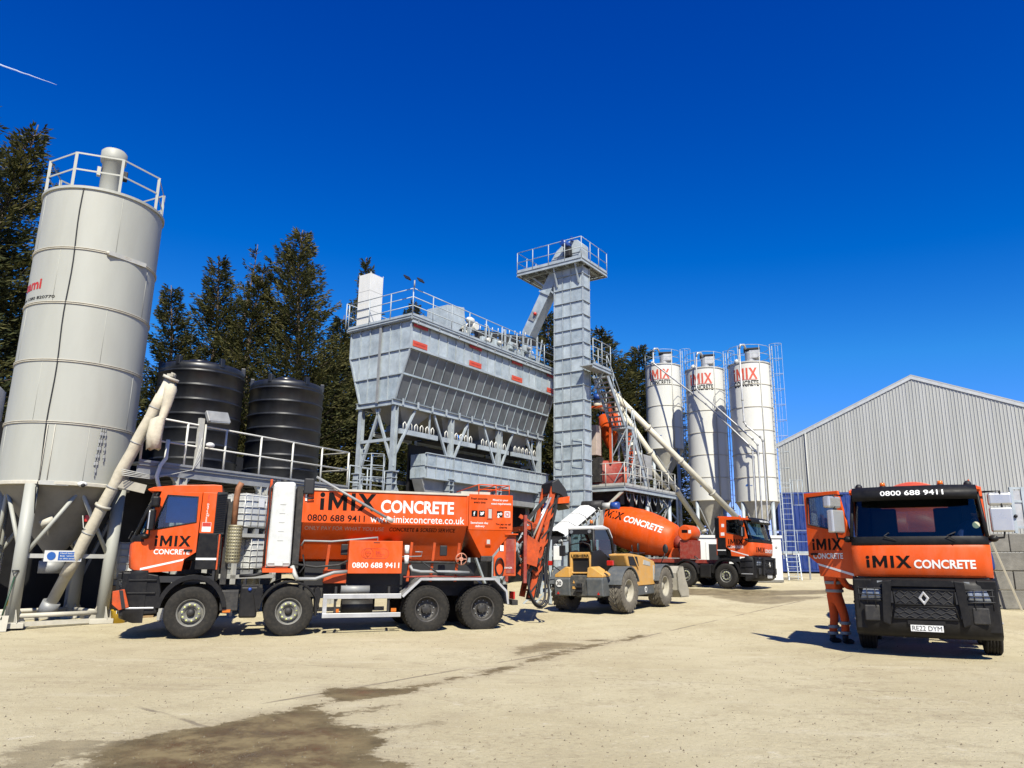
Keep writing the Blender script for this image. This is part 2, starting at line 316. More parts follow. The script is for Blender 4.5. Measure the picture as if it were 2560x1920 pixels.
def nz(scale, det=6, rough=0.6, mp=None, rot=0):
    n = N.new('ShaderNodeTexNoise'); n.inputs['Scale'].default_value = scale; n.inputs['Detail'].default_value = det; n.inputs['Roughness'].default_value = rough
    if mp or rot:
        m_ = N.new('ShaderNodeMapping'); m_.inputs['Scale'].default_value = mp or (1,1,1); m_.inputs['Rotation'].default_value = (0,0,rot); L.new(tc, m_.inputs['Vector']); L.new(m_.outputs[0], n.inputs['Vector'])
    else: L.new(tc, n.inputs['Vector'])
    return n.outputs['Fac']
def mr(v, a, b, c=0.0, d=1.0, smooth=True):
    r = N.new('ShaderNodeMapRange'); r.interpolation_type = 'SMOOTHSTEP' if smooth else 'LINEAR'
    for k, q in zip(('From Min','From Max','To Min','To Max'), (a,b,c,d)): r.inputs[k].default_value = q
    L.new(v, r.inputs['Value']); return r.outputs[0]
def ma(op, a, b):
    m_ = N.new('ShaderNodeMath'); m_.operation = op
    for k, q in enumerate((a, b)):
        if isinstance(q, (int, float)): m_.inputs[k].default_value = q
        else: L.new(q, m_.inputs[k])
    return m_.outputs[0]
def mixc(f, a, b):
    m_ = N.new('ShaderNodeMix'); m_.data_type = 'RGBA'
    if isinstance(f, (int, float)): m_.inputs[0].default_value = f
    else: L.new(f, m_.inputs[0])
    for k, q in ((6, a), (7, b)):
        if isinstance(q, tuple): m_.inputs[k].default_value = (*q, 1)
        else: L.new(q, m_.inputs[k])
    return m_.outputs[2]
big = nz(0.22, 5, 0.6); mid = nz(1.4, 8, 0.68); fine = nz(14, 6, 0.7); drag = nz(1.0, 7, 0.62, (0.5, 2.2, 1), R(-35))
c = mixc(mr(big, 0.35, 0.68), (0.50,0.435,0.268), (0.42,0.355,0.208))
c = mixc(mr(drag, 0.54, 0.72, 0, 0.40), c, (0.56,0.50,0.35))
c = mixc(mr(mid, 0.46, 0.74, 0, 0.55), c, (0.34,0.28,0.165))
area = mr(nz(0.5, 4, 0.6), 0.40, 0.62)                      # where the dust has been scoured off the aggregate
scour = ma('MULTIPLY', mr(nz(9, 9, 0.80), 0.50, 0.62), area); c = mixc(ma('MULTIPLY', scour, 0.62), c, (0.235,0.185,0.105))
c = mixc(mr(nz(2.6, 6, 0.7), 0.60, 0.70, 0, 0.6), c, (0.60,0.54,0.39))      # cement dust
c = mixc(mr(nz(20, 7, 0.8), 0.54, 0.64, 0, 0.5), c, (0.25,0.20,0.115)); c = mixc(mr(nz(17, 7, 0.8, (1,1,1), 1.1), 0.56, 0.66, 0, 0.5), c, (0.63,0.57,0.43)); c = mixc(mr(nz(60, 3, 0.6), 0.62, 0.70, 0, 0.7), c, (0.13,0.10,0.06))
trk = ma('MULTIPLY', mr(nz(1.2, 5, 0.6, (0.12, 5.5, 1), R(54)), 0.56, 0.66), mr(nz(0.35, 3), 0.45, 0.6)); c = mixc(ma('MULTIPLY', trk, 0.35), c, (0.30,0.245,0.15))
sp = N.new('ShaderNodeSeparateXYZ'); L.new(tc, sp.inputs[0])
def joint(x0, y0, x1, y1, w, s0=-99, s1=99):
    d = hypot(x1-x0, y1-y0); ux, uy = (x1-x0)/d, (y1-y0)/d
    wob = ma('MULTIPLY', ma('SUBTRACT', nz(2.2, 4), 0.5), 0.09)
    q = ma('ADD', ma('ADD', ma('MULTIPLY', sp.outputs['X'], -uy), ma('MULTIPLY', sp.outputs['Y'], ux)), wob); q = ma('ABSOLUTE', ma('ADD', q, x0*uy-y0*ux), 0)
    al = ma('ADD', ma('MULTIPLY', sp.outputs['X'], ux), ma('MULTIPLY', sp.outputs['Y'], uy)); al = ma('SUBTRACT', al, x0*ux+y0*uy)
    g = ma('MULTIPLY', mr(al, s0, s0+0.5), mr(al, s1, s1-0.5)); brk = mr(nz(0.9, 3), 0.38, 0.52)
    return ma('MULTIPLY', ma('MULTIPLY', mr(q, w, w*0.35), g), brk)
j = ma('MAXIMUM', joint(-2.0, 11.0, 12.26, 31.52, 0.05, -2.2, 30), joint(-3.36, 8.18, -4.33, 9.0, 0.045, -0.4, 1.6))
j = ma('MAXIMUM', j, ma('MULTIPLY', joint(-9, 14.0, 6, 10.2, 0.03, 2, 15), 0.5)); j = ma('MAXIMUM', j, ma('MULTIPLY', joint(2, 9, 9.5, 19.5, 0.03, 4, 14), 0.5))
c = mixc(ma('MULTIPLY', j, 0.75), c, (0.15,0.12,0.08))
aw = N.new('ShaderNodeAttribute'); aw.attribute_name = 'wet'; ak = N.new('ShaderNodeAttribute'); ak.attribute_name = 'wetk'
wf = ma('ADD', aw.outputs['Fac'], ma('ADD', ma('MULTIPLY', ma('SUBTRACT', nz(1.5, 10, 0.80), 0.55), 1.25), ma('MULTIPLY', ma('SUBTRACT', nz(11, 5, 0.7), 0.5), 0.25)))
wm = ma('MULTIPLY', mr(wf, -0.03, 0.07), ak.outputs['Fac'])
deep = ma('MULTIPLY', mr(wf, 0.12, 0.5), ak.outputs['Fac'])
halo = ma('MULTIPLY', mr(wf, -0.45, 0.1, 0, 0.4), ak.outputs['Fac'])
c = mixc(halo, c, (0.29,0.235,0.15)); wv = mr(nz(2.2, 8, 0.75), 0.38, 0.66); c = mixc(wm, c, mixc(wv, (0.180,0.138,0.064), (0.100,0.074,0.031))); c = mixc(ma('MULTIPLY', ma('MULTIPLY', deep, wv), 0.8), c, (0.065,0.040,0.015)); c = mixc(mr(nz(30, 5, 0.75), 0.60, 0.70, 0, 0.35), c, (0.10,0.075,0.04))
def arc(cx, cy, r0, w):
    dx = ma('SUBTRACT', sp.outputs['X'], cx); dy = ma('SUBTRACT', sp.outputs['Y'], cy)
    r = ma('POWER', ma('ADD', ma('MULTIPLY', dx, dx), ma('MULTIPLY', dy, dy)), 0.5); q = ma('ABSOLUTE', ma('ADD', ma('SUBTRACT', r, r0), ma('MULTIPLY', ma('SUBTRACT', big, 0.5), 0.5)), 0)
    return mr(q, w, w*0.45)
tm = arc(-14, -6, 20.5, .17)
for q_ in ((-14,-6,22.5,.17), (24,-3,17.2,.2), (24,-3,19.3,.2), (-3,34,21.5,.16), (-3,34,23.5,.16), (11,-9,19.0,.2), (11,-9,21.1,.2)): tm = ma('MAXIMUM', tm, arc(*q_))
tread = mr(nz(7, 5, 0.7), 0.42, 0.62); tm = ma('MULTIPLY', ma('MULTIPLY', tm, tread), mr(nz(0.3, 3), 0.42, 0.62, 0, 0.42))
c = mixc(ma('MULTIPLY', tm, ma('SUBTRACT', 1, wm)), c, (0.27,0.215,0.125))
gc = N.new('ShaderNodeMix'); gc.data_type = 'RGBA'; gc.blend_type = 'MULTIPLY'; gc.inputs[0].default_value = 1; gc.inputs[7].default_value = (ALB*1.28, ALB*1.295, ALB*1.35, 1); L.new(c, gc.inputs[6]); c = gc.outputs[2]
L.new(c, B.inputs['Base Color'])
rg = ma('SUBTRACT', 0.93, ma('MULTIPLY', wm, 0.25)); rg = ma('SUBTRACT', rg, ma('MULTIPLY', ma('MULTIPLY', deep, wv), 0.42)); L.new(rg, B.inputs['Roughness']); B.inputs['Specular IOR Level'].default_value = 0.3
bp = N.new('ShaderNodeBump'); bp.inputs['Distance'].default_value = 0.03; L.new(ma('MULTIPLY', ma('SUBTRACT', 1.15, deep), 0.85), bp.inputs['Strength'])
L.new(ma('ADD', ma('MULTIPLY', fine, 0.7), ma('ADD', ma('MULTIPLY', nz(48, 5, 0.75), 0.6), mid)), bp.inputs['Height']); L.new(bp.outputs[0], B.inputs['Normal'])
gme.materials.append(gm); go = bpy.data.objects.new('yard_ground', gme); COL.objects.link(go); tag(go, kind='structure')
# loose grit and stones lying on the concrete
gr = MB(); rnd = random.Random(3)
for i in range(9000):
    y = 5.2+14*rnd.random()**1.7; x = (rnd.random()-0.5)*2*(y*0.78)+0.2; r = 0.003+0.011*rnd.random()**4
    k = [V((rnd.uniform(.6,1.3), 0, 0)) for _ in range(4)]; a = rnd.random()*6
    ring = [(x+r*cos(a+q*1.57)*k[q].x, y+r*sin(a+q*1.57)*k[q].x, gz(y)) for q in range(4)]
    gr.add(ring+[(x+r*.2, y, gz(y)+r*rnd.uniform(.7,1.3))], [(0,1,4),(1,2,4),(2,3,4),(3,0,4)])
tag(gr.build('grit', mat('grit_stone', (0.17,0.14,0.09), 0.95, var=0.5, scale=9), fix=False), 'loose grit scattered over the dusty concrete yard', 'grit', kind='stuff')
# ------------------------------------------------------------ contrail (far up in the sky)
a, b = px(-40, 148, 5200), px(142, 212, 5200); ct = MB(); pts = []; rr = []
for i in range(19):
    t = i/18; pts.append(a.lerp(b, t)+V((rnd.uniform(-2,2), 0, rnd.uniform(-2,2)))); rr.append(7.0*(1-t)+1.2)
ct.tube(pts, rr, 8)
cm = bpy.data.materials.new('ice_cloud'); cm.use_nodes = True; cn = cm.node_tree; cb = cn.nodes['Principled BSDF']; cb.inputs['Base Color'].default_value = (0.8,0.85,0.9,1); cb.inputs['Roughness'].default_value = 1
ctr = cn.nodes.new('ShaderNodeBsdfTransparent'); cmx = cn.nodes.new('ShaderNodeMixShader'); cmx.inputs[0].default_value = 0.45
cn.links.new(ctr.outputs[0], cmx.inputs[1]); cn.links.new(cb.outputs[0], cmx.inputs[2]); cn.links.new(cmx.outputs[0], cn.nodes['Material Output'].inputs[0])
tag(ct.build('contrail', cm), 'thin white contrail high in the blue sky at far left', 'contrail')
# ------------------------------------------------------------ warehouse
wb = R(34); wd = V((cos(wb), -sin(wb), 0)); wnr = V((-sin(wb), -cos(wb), 0))   # along the gable, outward (towards the yard)
AP = V((31.6, 60.36, 0)); HS, APZ, SL = 11.4, 17.0, 0.427
CLADS = [CLAD]+[mat('grey_cladding', c_, 0.45, var=0.05, scale=0.5, dirt=0.12, dcol=(0.37,0.365,0.32), streak=0.9) for c_ in ((0.495,0.50,0.475),(0.465,0.47,0.44))]
wh = thing('warehouse', 'large grey metal-clad warehouse with a low gable behind the blue containers', 'warehouse', (AP.x, AP.y, 1.2), -wb)
# local: x along gable, -y towards the yard
zt = lambda x: APZ-1.2-SL*abs(x)
k = MB(); k.prism([(-HS,0),(HS,0),(HS,zt(HS)-.15),(0,zt(0)-.15),(-HS,zt(HS)-.15)], fXZ, 0.05, 40); k.build('wall', CLAD, wh)
for i in range(-23, 23):
    x0, x1 = i*0.495, (i+1)*0.495-0.004; q = MB(); w_ = x1-x0
    xsx = [x0, x0+w_*.36, x0+w_*.42, x0+w_*.5, x0+w_*.86, x0+w_*.92, x1]; dep = [0, 0, -.035, 0, 0, -.035, 0]
    xsx = [x0, x0+.03, x0+.05, x0+.22, x0+.24, x0+.27, x0+.29, x0+.46, x0+.475, x1]; dep = [-.04, -.04, 0, 0, -.04, -.04, 0, 0, -.04, -.04]
    vs = []
    for x, d in zip(xsx, dep): vs += [(x, d, 0.02), (x, d, zt(x)-0.12)]
    q.add(vs, [(2*t, 2*t+2, 2*t+3, 2*t+1) for t in range(len(xsx)-1)]); q.build('cladding_sheet', CLADS[(i*7) % 3], wh)
for s_ in (-1, 1):
    q = MB(); q.prism([(0, zt(0)-.02),(s_*(HS+.3), zt(HS+.3)-.02),(s_*(HS+.3), zt(HS+.3)-.36),(0, zt(0)-.36)], fXZ, -.09, -.06); q.build('verge_trim', mat('pale_trim', (0.56,0.58,0.58), 0.4), wh)
    q = MB(); q.prism([(0, zt(0)+.02),(s_*(HS+.4), zt(HS+.4)+.02),(s_*(HS+.4), zt(HS+.4)-.08),(0, zt(0)-.08)], fXZ, -.10, 40.2); q.build('roof', CLAD, wh)
for x in (-9.4, -4.2):
    MB().box(x-.5, x+.5, -.12, -.05, 2.2, 4.2).build('louvre_panel', CLAD, wh)
q = MB(); q.tube([(-8.9,-.12,0),(-8.9,-.12,zt(8.9)-.3)], .05, 8); q.build('downpipe', CLAD, wh)
# ------------------------------------------------------------ blue shipping containers
def container(name, label, loc, rz, Lc=12.19):
    t = thing(name, label, 'container', loc, rz, 'stacked blue containers')
    n = int(Lc/0.28); vs = []; fs = []
    for i in range(n*4+1):
        k_ = i % 4; x = -Lc/2+.1+(Lc-.2)*i/(n*4); y = -1.2 if k_ in (0, 3) else -1.165
        vs += [(x, y, .16), (x, y, 2.48)]
    MB().add(vs, [(2*i, 2*i+2, 2*i+3, 2*i+1) for i in range(n*4)]).build('side_wall', BLUE, t)
    MB().box(-Lc/2+.1, Lc/2-.1, -1.12, 1.2, .1, 2.52).build('shell', BLUE, t)
    for z in (0, 2.45): MB().box(-Lc/2, Lc/2, -1.22, -1.1, z+.001, z+.14).build('side_rail', BLUE, t)
    for x in (-1, 1):
        MB().box(x*(Lc/2-.15), x*Lc/2, -1.225, -1.07, .02, 2.585).build('corner_post', BLUE, t)
    e = MB()
    for i in range(9): e.box(-Lc/2-.03, -Lc/2+.02, -1.1+i*.25, -1.0+i*.25, .16, 2.45)
    e.build('end_wall', BLUE, t); return t
ca = R(-6)
container('shipping_container', 'dark blue corrugated shipping container, the lower of the stacked pair', (22.7, 51.2, 1.08), ca)
container('shipping_container', 'dark blue corrugated shipping container resting on top of another blue one', (22.7, 51.2, 3.68), ca)
# ------------------------------------------------------------ conifers
lm = bpy.data.materials.new('conifer_foliage'); lm.use_nodes = True; nt = lm.node_tree; N = nt.nodes; L = nt.links; B = N['Principled BSDF']
a1 = N.new('ShaderNodeAttribute'); a1.attribute_name = 'tone'; oi = N.new('ShaderNodeObjectInfo')
cr = N.new('ShaderNodeValToRGB'); e = cr.color_ramp.elements; e[0].position = 0; e[0].color = (0.013,0.021,0.007,1); e[1].position = 1; e[1].color = (0.150,0.135,0.044,1)
x_ = e.new(0.55); x_.color = (0.050,0.056,0.017,1)
ad = N.new('ShaderNodeMath'); ad.operation = 'MULTIPLY_ADD'; ad.inputs[1].default_value = 0.22; L.new(oi.outputs['Random'], ad.inputs[0]); L.new(a1.outputs['Fac'], ad.inputs[2]); L.new(ad.outputs[0], cr.inputs[0]); L.new(cr.outputs[0], B.inputs['Base Color'])
B.inputs['Roughness'].default_value = 0.75; B.inputs['Specular IOR Level'].default_value = 0.25
tr = N.new('ShaderNodeBsdfTranslucent'); L.new(cr.outputs[0], tr.inputs[0]); mx = N.new('ShaderNodeMixShader'); mx.inputs[0].default_value = 0.25
L.new(B.outputs[0], mx.inputs[1]); L.new(tr.outputs[0], mx.inputs[2]); L.new(mx.outputs[0], N['Material Output'].inputs[0])
def make_tree(seed, Ht, Rd, sparse=1.0, bare=0.0, skirt=0.06, tuft=0.24):
    rd = random.Random(seed); tk = MB(); lv = []; lf = []; tone = []
    lean = rd.uniform(-.35, .35)
    ax = lambda z: V((lean*sin(z/Ht*3)+.25*sin(z*.45+seed), .25*cos(z*.38+seed)-.25, z))
    tk.tube([ax(Ht*i/14) for i in range(15)], [max(.02, (.016*Ht)*(1-i/14.3)) for i in range(15)], 9)
    z = Ht*skirt
    lob = [(rd.uniform(0, 6.28), rd.uniform(.3, 1), rd.uniform(.65, 1.35)) for _ in range(9)]
    dead = MB()
    while z < Ht*0.985:
        t = z/Ht; env = Rd*(min(1, (1-t)*1.28)**1.0)*(.75+.25*min(1, t*4)); nb = int((7+6*(1-t))*sparse+.5)
        for _ in range(max(3, nb)):
            a = rd.uniform(0, 6.283); f = 1.0
            for la, lt, lk in lob:
                dd = abs((a-la+pi) % (2*pi)-pi)
                if dd < .7 and abs(t-lt) < .12: f *= lk
            Ln = env*f*rd.uniform(.55, 1.15)+.25; o = ax(z); di = V((cos(a), sin(a), 0)); dr = rd.uniform(-.38, .05)*(1-t)+.35*t
            pts = [o+di*(Ln*q)+V((0, 0, Ln*(dr*q+.38*q*q*(.6+t)))) for q in (0, .25, .5, .75, 1)]
            if rd.random() < bare*(1-t*.3) or (bare and t > .9 and rd.random() < .6): dead.tube(pts[:4], [.02,.016,.012,.006], 4, False); continue
            dead.tube(pts[:4], [.028,.022,.016,.008], 4, False)
            sd_ = V((-sin(a), cos(a), 0)); nt_ = int((10+Ln*36)*sparse**.5); tb = rd.uniform(.15, .72)
            for _k in range(nt_):
                q = rd.uniform(.1, 1.03)**.8; i = min(3, int(q*4)); p = pts[i].lerp(pts[i+1], q*4-i)
                lat = rd.gauss(0, .34)*Ln*(1.12-q)*.62; p = p+sd_*lat+V((0, 0, rd.uniform(-.22, .14)-abs(lat)*.18))
                d = (di*rd.uniform(.3, 1)+sd_*(lat*.9+rd.uniform(-.5, .5))+V((0, 0, rd.uniform(-.25, .75)))).normalized()
                s_ = tuft*rd.uniform(.55, 1.25); w = d.cross(V((rd.uniform(-1,1), rd.uniform(-1,1), rd.uniform(-1,1)))).normalized()*s_*rd.uniform(.10, .20)
                m_ = p+d*s_*.45; b_ = len(lv); n_ = d.cross(w).normalized()*s_*.2; lv += [p, m_+w+n_, p+d*s_, m_-w+n_*.5]; lf += [(b_, b_+1, b_+2), (b_, b_+2, b_+3)]
                tn = max(0, min(1, tb+rd.uniform(-.22, .22)+.12*(q-.5))); tone += [tn]*4
        z += Ht*rd.uniform(.012, .021)/sparse**.4
    cm_ = bpy.data.meshes.new('foliage'); cm_.from_pydata([tuple(v) for v in lv], [], lf); at = cm_.attributes.new('tone', 'FLOAT', 'POINT'); at.data.foreach_set('value', tone); cm_.materials.append(lm)
    return tk.mesh('trunk', BARK), cm_, dead.mesh('branches', BARK)
TV = [make_tree(11, 20, 3.7), make_tree(23, 20, 3.1, .95), make_tree(37, 20, 4.2, 1.0), make_tree(5, 20, 2.5, .45, .35, .25, .25), make_tree(71, 20, 3.6, .85, .12, .15, .25)]
def tree(v, x, y, ztop, wid, rz, label):
    g = gz(y); s_ = (ztop-g)/20; t = thing('conifer_tree', label, 'tree', (x, y, g), rz, 'conifers behind the plant')
    for nm, me in zip(('trunk', 'crown', 'branches'), TV[v]):
        o = bpy.data.objects.new(nm, me); COL.objects.link(o); o.parent = t; o.scale = (wid*1.18, wid*1.18, s_)
for a in [(0,-25.4,33.5,22.9,1.2,.3,'tall loose conifer behind the left silo, its top showing above the guard rail'), (4,-24.9,28.5,21.4,1.2,2.2,'conifer at the far left edge with open branches against the sky'),
          (0,-24.6,38.5,17.6,1.15,1.1,'shorter conifer filling the gap just left of the near silo'), (1,-22.6,43.5,18.2,1.0,2.0,'small conifer just right of the near silo, lower than its neighbours'),
          (0,-19.9,44.5,20.4,1.05,4.0,'pointed conifer rising above the larger black tank'), (3,-19.3,47.5,22.7,1.0,.5,'thin sparse conifer with a bare spindly top'),
          (2,-15.6,46,23.2,1.15,1.7,'tallest dense conifer in the middle of the row'), (1,-17.3,45.0,20.0,1.05,5.1,'narrow dense conifer pressed against the left of the tallest one'), (0,-13.2,48.5,18.0,1.05,.9,'low conifer between the tallest one and the bin house'),
          (1,-11.9,50,22.8,.85,3.3,'conifer rising behind the white box on the aggregate bins'), (2,-8.6,52,20.2,.85,2.5,'conifer top showing through the railings above the bins'),
          (1,.8,55,20.6,1.1,1.2,'conifer behind the sloping elevator chute'), (0,-3.6,55,18.2,1.1,3.0,'conifer hidden mostly behind the bins left of the elevator'), (0,5.6,58,20.2,1.45,2.6,'conifer just right of the elevator tower'), (2,8.6,61,19.6,1.3,.4,'broad conifer behind the cream screw conveyors, left of the rear silos'), (1,3.2,56,19.4,1.4,5.6,'dark conifer between the elevator tower and its right neighbour'), (2,-28.5,42,18.0,1.2,4.4,'broad dark conifer low behind the left silo legs'),
          (0,10.6,66,17.0,1.2,1.9,'low conifer behind the left rear silo'), (0,-6.6,50,15.5,1.1,5.0,'dark conifer seen under the aggregate bins')]: tree(*a)
# ------------------------------------------------------------ vehicles: shared pieces
_wm = {}
def wheel(root, x, y, side, R_=0.53, w=0.31, style='front', z=None, tyre=None, rimm=None):
    k = (R_, w, style)
    if k not in _wm:
        M0 = Matrix.Rotation(-pi/2, 4, 'X')         # lathe z -> +y
        h = w/2; ri = R_*0.54
        pr = [(ri-.02, -h*.7), (ri, -h*.86), (ri+.05*R_/.53, -h*.96), (R_*.8, -h*1.03), (R_*.93, -h*.97), (R_*.975, -h*.86)]
        ng = 4 if style != 'tele' else 1; top = []
        for g in range(ng+1):
            a, b = -h*.84+g*(2*h*.84)/(ng+1), -h*.84+(g+1)*(2*h*.84)/(ng+1)
            top += [(R_, a+.006), (R_, b-.006)]
            if g < ng: top += [(R_-.016, b-.004), (R_-.016, b+.004)]
        full = pr+top+[(r, -t) for r, t in reversed(pr)]
        t_ = MB().lathe(full, 48, M0)
        if style in ('rear', 'tele'):                   # lugs
            nl = 40 if style == 'rear' else 22
            for i in range(nl):
                for s_ in (-1, 1):
                    a = 2*pi*(i+(.5 if s_ > 0 else 0))/nl; da = 1.2*pi/nl*.62; sk = .8*pi/nl*(3.0 if style == 'tele' else 1.2)
                    hh = .034 if style == 'tele' else .012; vs = []
                    for (rr, aa, tt) in ((R_-.02,-da,0.02),(R_-.02,da,0.02),(R_-.06*(style=='tele')-.02,da+sk,h*1.02),(R_-.06*(style=='tele')-.02,-da+sk,h*1.02),(R_+hh,-da*.8,0.03),(R_+hh,da*.8,0.03),(R_+hh*.4,da*.8+sk,h*.98),(R_+hh*.4,-da*.8+sk,h*.98)):
                        vs.append((rr*cos(a+aa), s_*tt, rr*sin(a+aa)))
                    t_.add(vs, [(0,1,2,3),(4,5,6,7),(0,1,5,4),(1,2,6,5),(2,3,7,6),(3,0,4,7)])
        rm = MB(); hb = MB(); nu = MB(); mk = MB()
        if style == 'front':
            rm.lathe([(ri, h*.84), (ri-.02, h*.84), (ri-.035, h*.5), (ri-.05, h*.35), (.215*R_/.53, h*.30), (.205, h*.72), (.135, h*.74), (.12, h*.45), (.0, h*.45)], 40, M0)
            hb.lathe([(.0, h*.92), (.05, h*.9), (.075, h*.75), (.085, h*.45)], 20, M0)
        elif style == 'rear':
            rm.lathe([(ri, h*.86), (ri-.02, h*.86), (ri-.03, h*.4), (ri-.06, -h*.05), (.16, -h*.1), (.15, -h*.1), (0, -h*.1)], 40, M0)
            hb.lathe([(.0, h*.62), (.09, h*.6), (.115, h*.5), (.12, -h*.1)], 20, M0)
            for i in range(8): a = i*pi/4; hb.box(-.012+.1*cos(a), .012+.1*cos(a), h*.58, h*.66, .1*sin(a)-.012, .1*sin(a)+.012)
        else:
            rm.lathe([(ri, h*.86), (ri-.025, h*.88), (ri-.04, h*.55), (ri-.06, h*.1), (.2, h*.02), (.19, h*.12), (0, h*.12)], 40, M0)
            hb.lathe([(.0, h*.5), (.11, h*.48), (.13, h*.12)], 20, M0)
        for i in range(10):
            a = 2*pi*i/10; r0 = .168; d = h*.74 if style == 'front' else (-h*.1 if style == 'rear' else h*.12)
            if style == 'rear': r0 = .185
            nu.cyl((r0*cos(a), d-.005, r0*sin(a)), (r0*cos(a), d+.03, r0*sin(a)), .016, .013, 6)
            if style == 'front':
                b_ = a+.16; mk.sphere((r0*cos(b_), d+.006, r0*sin(b_)), .021, 8, 6, (1,.4,1))
        _wm[k] = (t_, rm, hb, nu, mk)
    ty = tyre or RUBBER; rmat = rimm or (RIM if style == 'front' else RIMD)
    key = (k, ty.name, rmat.name)
    if key not in _wm:
        t_, rm, hb, nu, mk = _wm[k]
        _wm[key] = (t_.mesh('tyre', ty), rm.mesh('rim', rmat), hb.mesh('hub', DKGREYM if style != 'tele' else BEIGE), nu.mesh('wheel_nuts', STEEL), mk.mesh('nut_markers', LUG) if style == 'front' else None)
    ms = _wm[key]
    M_ = Matrix.Translation((x, y, R_ if z is None else z)) @ (Matrix() if side > 0 else Matrix.Rotation(pi, 4, 'Z')) @ Matrix.Rotation(random.random()*6, 4, 'Y')
    o = inst(ms[0], 'wheel', root, M_)
    for nm, me in zip(('rim', 'hub', 'wheel_nuts', 'nut_markers'), ms[1:]):
        if me:
            k_ = inst(me, nm, o, Matrix())
            if nm.startswith('wheel_nuts') or nm.startswith('nut_'): k_['kind'] = 'stuff'
    return o
def strip(name, levels, mt, parent, hw=1.15, bow=0.14, back=None, n=18, bevel=0, p=3):
    """wrap-round cab front: levels = [(z, x)], corners run back to x = back (number or per-level offset function)"""
    def plan(x, z):
        out = []; h = hw(z) if callable(hw) else hw
        if back is not None: out.append((x+back if back > 0 else back, -h))
        for i in range(n+1):
            t = -1+2*i/n; out.append((x+bow*abs(t)**p, h*t))
        if back is not None: out.append((x+back if back > 0 else back, h))
        return [(a, b, z) for a, b in out]
    rows = [plan(x, z) for z, x in levels]; k = len(rows[0]); vs = [v for r in rows for v in r]
    return MB().add(vs, [(i*k+j, i*k+j+1, (i+1)*k+j+1, (i+1)*k+j) for i in range(len(rows)-1) for j in range(k-1)], True).build(name, mt, parent, bevel=bevel)
def lerp_levels(levels, z):
    for (z0, x0), (z1, x1) in zip(levels[:-1], levels[1:]):
        if min(z0, z1) <= z <= max(z0, z1): return x0+(x1-x0)*(z-z0)/(z1-z0)
    return levels[-1][1]
LV_OR = [(1.405,-1.33),(1.45,-1.385),(1.70,-1.405),(1.93,-1.41),(1.985,-1.385)]
LV_BUMP = [(1.40,-1.30),(1.37,-1.41),(1.27,-1.47),(0.95,-1.50),(0.60,-1.50),(0.42,-1.46),(0.34,-1.28)]
